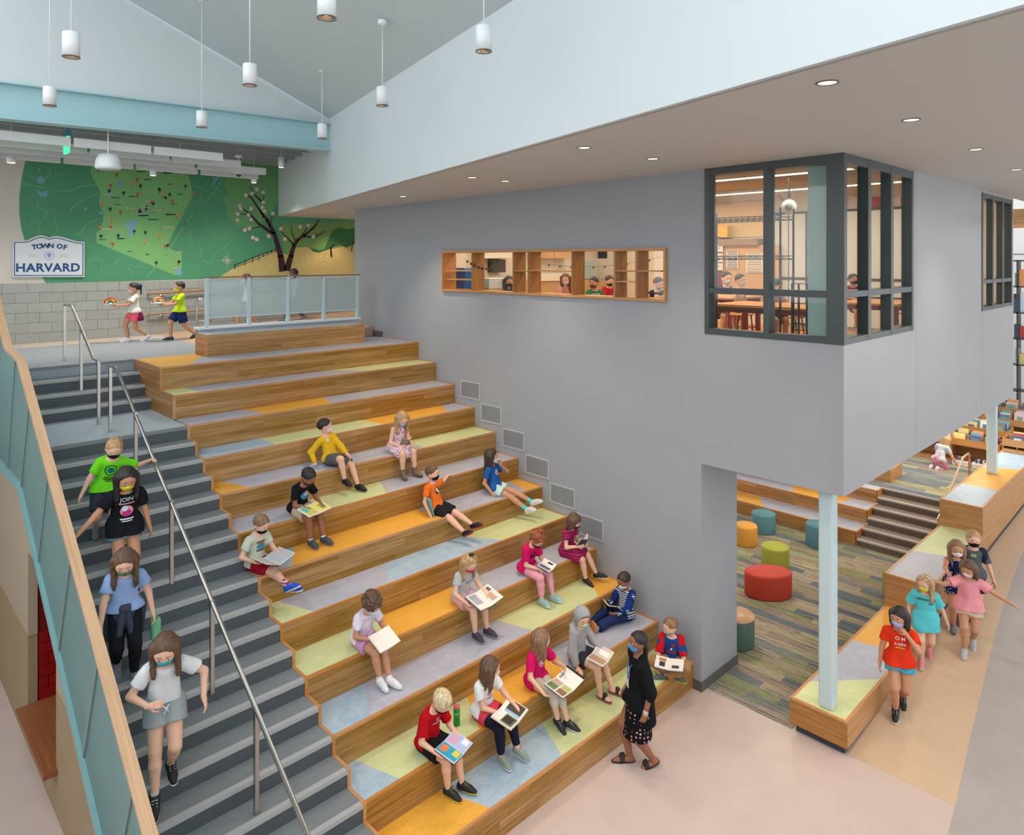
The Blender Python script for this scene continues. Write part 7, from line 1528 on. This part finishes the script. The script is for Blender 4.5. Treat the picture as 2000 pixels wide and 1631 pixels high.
cls('boy in beige t-shirt reaching left in the classroom behind the left pane', 1446, 13.0, 'l', ('short', 'dark'), (196, 170, 140), (226, 220, 214), (60, 4, 0), .68, 110, hands={1: (.05, .40, .30), -1: (-.1, .42, .30)})
cls('child with dark round hair at the classroom table behind the second pane', 1511, 12.2, 'l', ('short', 'black'), (170, 120, 120), (222, 222, 226), (30, 30, 0), .62, 140)
cls('child with dark hair at the left edge of the corner window', 1388, 13.6, 'l', ('short', 'black'), (120, 130, 140), (222, 222, 226), (-60, 10, 0), .58, 190)
cls('child in maroon shirt with black mask seen through the first side window', 1665, 14.0, 'm', ('short', 'black'), (140, 30, 60), (30, 30, 34), (0, 6, 0), .66, 140)
# behind the display shelf
cls('dark-haired girl in black seen through the display shelf left of centre', 992, 14.2, 'm', ('long', 'black'), (30, 30, 34), (40, 40, 44), (-50, 14, 0), .62, 200)
cls('girl with long brown hair seen through the display shelf centre', 1105, 13.6, 'l', ('long', 'brown'), (190, 130, 120), (214, 210, 214), (-30, 14, 0), .68, 150)
cls('boy in green t-shirt seen through the display shelf', 1160, 13.2, 'm', ('short', 'black'), (30, 110, 76), (90, 70, 80), (-60, 10, 0), .62, 160, prints=[dict(text='BOSTON', size=.045, mat=WHITE, v=.04)])
cls('boy in red t-shirt seen through the display shelf right of the green one', 1188, 14.6, 'l', ('short', 'dark'), (176, 24, 34), (40, 40, 46), (-20, 20, 0), .62, 170)
cls('child in dark shirt seen at the right end of the display shelf', 1285, 13.0, 'l', ('short', 'dark'), (40, 40, 48), (200, 200, 206), (60, 16, 0), .62, 110, hands={1: (.1, .36, .34), -1: (-.1, .36, .34)})
# back wall of the room: cabinets, bin, dispenser, paper stack
def bk(px, py, Y=YBK): return hit(px, py, 'Y', Y)
def bwall(name, px0, py0, px1, py1, col, label, cat, dep=.3, Y=YBK):
    a, b = bk(px0, py0, Y-dep), bk(px1, py1, Y-dep); o = rbox(name, (max(5.05, min(a[0], b[0])), Y-dep, min(a[2], b[2])), (min(XF-.01, max(a[0], b[0])), Y-.003, max(a[2], b[2])), M('bw_%d_%d_%d' % col, col, .5), None, .008, 1); tag(o, label, cat); return o
for k, (px0, px1) in enumerate(((940, 1000), (1048, 1082), (1083, 1117), (1218, 1258), (1260, 1300))): bwall('wall_cupboard', px0, 470, px1, 505, (206, 168, 124) if k else (224, 222, 218), '%s wall cupboard on the classroom back wall' % ['white, leftmost', 'tan, left of the centre pair', 'tan, right of the centre pair', 'tan, second from the right', 'tan, rightmost'][k], 'cupboard', .35)
bwall('base_cabinet', 860, 556, 1300, 640, (196, 160, 120), 'long tan base cabinet under the classroom back wall', 'cabinet', .6)
q = place(912, 560, 14.2); o = rbox('recycling_bin', (q[0]-.24, q[1]-.2, P0), (q[0]+.24, q[1]+.2, q[2]+.38), M('bin_blue', (24, 84, 160), .4), None, .04, 3); tag(o, 'blue recycling bin seen at the left end of the display shelf', 'bin')
q = place(962, 562, 14.2)
for k in range(9):
    o = rbox('paper_tray', (q[0]-.24, q[1]-.16, q[2]+k*.022), (q[0]+.24, q[1]+.16, q[2]+.018+k*.022), M('tray_white', (222, 226, 230), .5), None, .005, 1); tag(o, 'white tray, %s in the pile behind the second cubby' % ['lowest', 'second from the bottom', 'third from the bottom', 'fourth from the bottom', 'fifth, the middle one', 'sixth from the bottom', 'third from the top', 'second from the top', 'topmost'][k], 'tray', 'white trays stacked behind the display shelf')
o = MB().box((q[0]-.28, q[1]-.2, P0), (q[0]+.4, q[1]+.3, q[2]-.002)).build('side_cabinet', M('bw_196_160_120', (196, 160, 120), .5)); tag(o, 'tan cabinet carrying the stack of white trays', 'cabinet')
bwall('towel_dispenser', 965, 507, 988, 532, (54, 48, 42), 'dark brown paper towel dispenser on the classroom back wall', 'dispenser', .25)
bwall('rolled_paper', 1048, 536, 1116, 548, (232, 228, 220), 'white paper roll lying along the classroom counter', 'paper roll', .65)
bwall('pigeonholes', 1137, 510, 1160, 545, (170, 196, 206), 'pale blue pigeonhole shelf beside the boy in green', 'shelf', .3)
for k, (ya_, za_) in enumerate(((520, 1), (512, 2))):
    g0, g1 = (place(905+140*k*0+890*0, 504, 12.5), place(985, 516, 13.2)) if k == 0 else (place(1050, 514, 13.4), place(1290, 502, 13.4))
    t = empty('dot_garland', tuple(g0), label=['string garland of dark dots at the left of the display shelf', 'string garland of dark dots across the right of the display shelf'][k], cat='garland')
    P = [g0+(g1-g0)*f-A_(0, 0, .12*math.sin(PI*f)) for f in np.linspace(0, 1, 12)]; MB().tube(P, .003, 4).build('string', BLACK, t)
    for q_ in P[1:-1]: MB().tube([q_-A_(.0, .004, .02), q_+A_(0, .004, -.02)], .022, 8).build('dot', M('dot_%d' % (len(P)), (60, 44, 60), .6), t)

# ------------------------------------------------------------------ library bins and books at the far right
BINW = wood('bin_wood', (172, 124, 76), (200, 150, 98), 1, rnd=.04)
BC = [(176, 70, 66), (80, 120, 160), (220, 200, 130), (120, 156, 124), (232, 228, 220), (140, 110, 146), (214, 150, 100), (84, 92, 116), (196, 210, 220), (100, 160, 184), (214, 190, 194), (130, 120, 110)]
BN = ['red', 'blue', 'yellow', 'green', 'cream', 'purple', 'orange', 'slate', 'pale blue', 'turquoise', 'pink', 'brown']
rgb_ = random.Random(5); WORDS = ['first row, leftmost', 'first row, second', 'first row, third', 'first row, fourth']
def bin_row(label, x, y0, y1, z, depth, hgt, n, lb):
    t = empty('book_bin', (x, (y0+y1)/2, z), label=label, cat='bookcase', group='oak picture book bins')
    MB().box((x, y0, z+hgt-.16), (x+.02, y1, z+hgt)).build('front_board', BINW, t); MB().box((x, y0, z), (x+.02, y1, z+.06)).build('plinth', BINW, t)
    for yy in (y0, y1-.02, (y0+y1)/2): MB().box((x+.02, yy, z), (x+depth, yy+.02, z+hgt)).build('side_board', BINW, t)
    MB().box((x+.02, y0+.02, z+.06), (x+depth, y1-.02, z+.08)).build('shelf_board', BINW, t); MB().box((x+.02, y0+.02, z+hgt-.14), (x+depth, y1-.02, z+hgt-.12)).build('shelf_board', BINW, t); MB().box((x+depth-.02, y0, z), (x+depth, y1, z+hgt+.02)).build('back_board', BINW, t)
    m_ = max(1, int((y1-y0)/.30))
    for k in range(m_):
        yy = y0+.04+(y1-y0-.06)*(k+.5)/m_
        for q in range(n):
            ci_ = rgb_.randrange(len(BC)); c = BC[ci_]; w_ = rgb_.uniform(.10, .13); h_ = rgb_.uniform(.20, .30); xx = x+.05+q*(depth-.1)/n
            e = empty('picture_book', (xx, yy, z+hgt-.12), label='x', cat='book', group=lb+' books')
            e['label'] = '%s picture book, %s in the %s compartment from the right of the %s' % (BN[ci_], ['frontmost', 'second', 'third', 'fourth', 'fifth'][q], ['first', 'second', 'third', 'fourth', 'fifth', 'sixth', 'seventh', 'eighth', 'ninth', 'tenth', 'eleventh'][k], lb); e.rotation_euler = (0, .22, 0)
            MB().box((-.006, -w_, 0), (.006, w_, h_)).build('cover', M('bk_%d_%d_%d' % c, c, .5), e, False, True); MB().box((-.004, -w_+.004, .001), (.004, w_-.004, h_+.002)).build('pages', PAPER, e, False, True)
            if q == 0:
                c2_ = rgb_.choice(BC); MB().box((-.0075, -w_*.6, h_*.25), (-.006, w_*.5, h_*.7)).build('cover_picture', M('bk_%d_%d_%d' % c2_, c2_, .5), e, False, True)
bin_row('front low oak book bin beside the kneeling girl', 15.9, -7.35, -5.4, .84, .55, .62, 4, 'front bin')
bin_row('second oak book bin row behind the front one', 16.75, -7.35, -4.9, .84, .6, .78, 5, 'second bin')
bin_row('third oak book bin row farther back', 17.7, -7.9, -5.0, .84, .6, .90, 5, 'third bin')
bin_row('far oak book bin row at the right edge', 18.7, -8.2, -5.2, .84, .6, 1.02, 4, 'far bin')
bin_row('low book bin on the tall platform at the right edge', 15.6, -8.02, -7.46, 1.39, .5, .30, 3, 'platform bin')
for k, (x, y) in enumerate(((15.7, -6.6), (15.7, -7.0))):
    t = empty('white_basket', (x, y, .84), label=['white plastic basket of books at the bin foot, left one', 'white plastic basket of books at the bin foot, right one'][k], cat='basket'); rbox('tub', (x, y-.17, .845), (x+.19, y+.17, .98), M('basket_white', (216, 216, 216), .5), t, .02, 2)
    for q in range(5):
        c = BC[(q*3+k) % len(BC)]; o = MB().box((x+.03, y-.13+q*.05, .90), (x+.16, y-.10+q*.05, 1.06)).build('thin_book', M('bk_%d_%d_%d' % c, c, .5)); tag(o, 'thin %s book, %s in the %s white basket' % (BN[(q*3+k) % len(BC)], ['rightmost', 'second from the right', 'middle', 'second from the left', 'leftmost'][q], ['left', 'right'][k]), 'book', 'books in the white baskets')
KN = hit(1835, 915, 'Z', .84)
person('girl in grey t-shirt and floral skirt kneeling in front of the book bins', (KN[0], KN[1], .84), -112, 1.3, 'l', ('long', 'blond'), dict(kind='tee', mat=FB_('kneel_tee', (196, 198, 204)), sleeve=.6), dict(kind='skirt', len=.7, mat=FB_('kneel_skirt', (206, 120, 140), 'floral', (230, 220, 226), 40., .4, (110, 90, 140))), dict(mat=M('shoe_pale', (206, 202, 204), .6), sole=M('sole_rose', (214, 140, 150))), None,
       pel=(0, -.02, .22), lean=24, head=(-10, 22, 0), hands={1: (.2, .34, .08), -1: (-.18, .38, .30)}, feet={1: (.08, -.18, .05), -1: (-.08, -.18, .05)}, knees={1: (.05, 1, -.2), -1: (-.05, 1, -.2)}, toes={1: (0, -.6, -.8), -1: (0, -.6, -.8)}, vox=.012)
rl = MB().tube([(0, 0, 0), (0, 0, .0)], .01, 4) if 0 else None
# ------------------------------------------------------------------ far right end of the upper level
we = empty('wall_end', (19, -8, P0), kind='structure')
MB().box((21, -14, 0), (21.2, 4, 8)).build('wall_panel', M('end_wall', (214, 210, 206), .6), we)
for z in (4.3, 5.9): MB().box((20.985, -14, z), (21, 4, z+.02)).build('joint', DARKFRAME, we)
fe_ = empty('floor_end', (16, -6, P0-.2), kind='structure')
wl = empty('ceiling_slats', (16, -7, 6.7), kind='structure')
for q in range(5): cube_part('slat', (14.2+q*.9, -9.5, 6.55), (14.5+q*.9, -6.0, 6.8), BINW, wl)

# ------------------------------------------------------------------ unseen walls added behind and beside the camera to block low sky light
BLOCKER = M('blocker_paint', (206, 204, 200), .7)
wh = empty('wall_rear_blocker', (0, -13.9, 0), kind='structure'); MB().box((-9.1, -14.0, 0), (1.5, -13.9, 5.4)).box((1.5, -14.0, 0), (21, -13.9, .9)).build('wall_panel', BLOCKER, wh)
for x in (1.5, 4.5, 7.5, 10.5, 13.5, 16.5): MB().box((x, -14, .9), (x+.12, -13.9, 6.9)).build('mullion', FR, wh)  # added uprights in the gap left open for daylight from the rear
wl_ = empty('wall_left_blocker', (-9, -4, 0), kind='structure'); MB().box((-9.1, -13.9, 0), (-9.0, 5.2, 4.4)).build('wall_panel', BLOCKER, wl_)  # added wall out of view, kept low so sky light passes over it
for k, (x, y) in enumerate(((7, -5), (9.5, -5), (12.5, -6.3), (15, -7))):
    t = empty('ceiling_panel_light', (x, y, ZB-.02), label=['recessed panel light over the front of the reading pit', 'recessed panel light over the middle of the reading pit', 'recessed panel light over the pit steps', 'recessed panel light near the book bins'][k], cat='lamp', group='panel lights under the classroom')
    rbox('housing', (x-.32, y-.32, ZB-.02), (x+.32, y+.32, ZB+.02), FIXW, t, .006, 1); MB().box((x-.3, y-.3, ZB-.026), (x+.3, y+.3, ZB-.021)).build('lens', LENS, t)
    a = area_light('panel_glow', (0, 0, -.02), (0, 0, 0), .6, .6, 30, (1, .86, .70)); a.parent = t

bc = empty('tall_bookcase', (19.6, -8.9, .84), label='dark tall bookcase at the far right edge', cat='bookcase')
XB = 19.4; YB0 = RP(2010, XB)-.05; YB1 = RP(1972, XB)+.1
for z in (.84, 1.5, 2.2, 2.9, 3.6, 4.3, 5.0, 5.7): MB().box((XB, YB0, z), (XB+.35, YB1, z+.04)).build('shelf_board', DARKFRAME, bc)
for y in (YB0, (YB0+YB1)/2, YB1-.04): MB().box((XB, y, .84), (XB+.35, y+.04, 5.74)).build('upright', DARKFRAME, bc)
rb_ = random.Random(9)
for zi, z in enumerate((2.94, 3.64, 4.34, 5.04)):
    y = YB0+.06; q = 0
    while y < YB1-.2:
        c = rb_.randrange(len(BC)); w_ = rb_.uniform(.05, .12); hgt = rb_.uniform(.28, .5)
        o = MB().box((XB+.04, y, z), (XB+.28, y+w_, z+hgt)).build('shelf_book', M('bk_%d_%d_%d' % BC[c], BC[c], .5)); tag(o, '%s book, %s from the right, on the %s visible shelf of the dark bookcase' % (BN[c], ['first', 'second', 'third', 'fourth', 'fifth', 'sixth', 'seventh', 'eighth', 'ninth', 'tenth', 'eleventh', 'twelfth', 'thirteenth', 'fourteenth', 'fifteenth'][min(q, 14)], ['lowest', 'second', 'third', 'top'][zi]), 'book', 'books in the dark tall bookcase'); y += w_+.012; q += 1
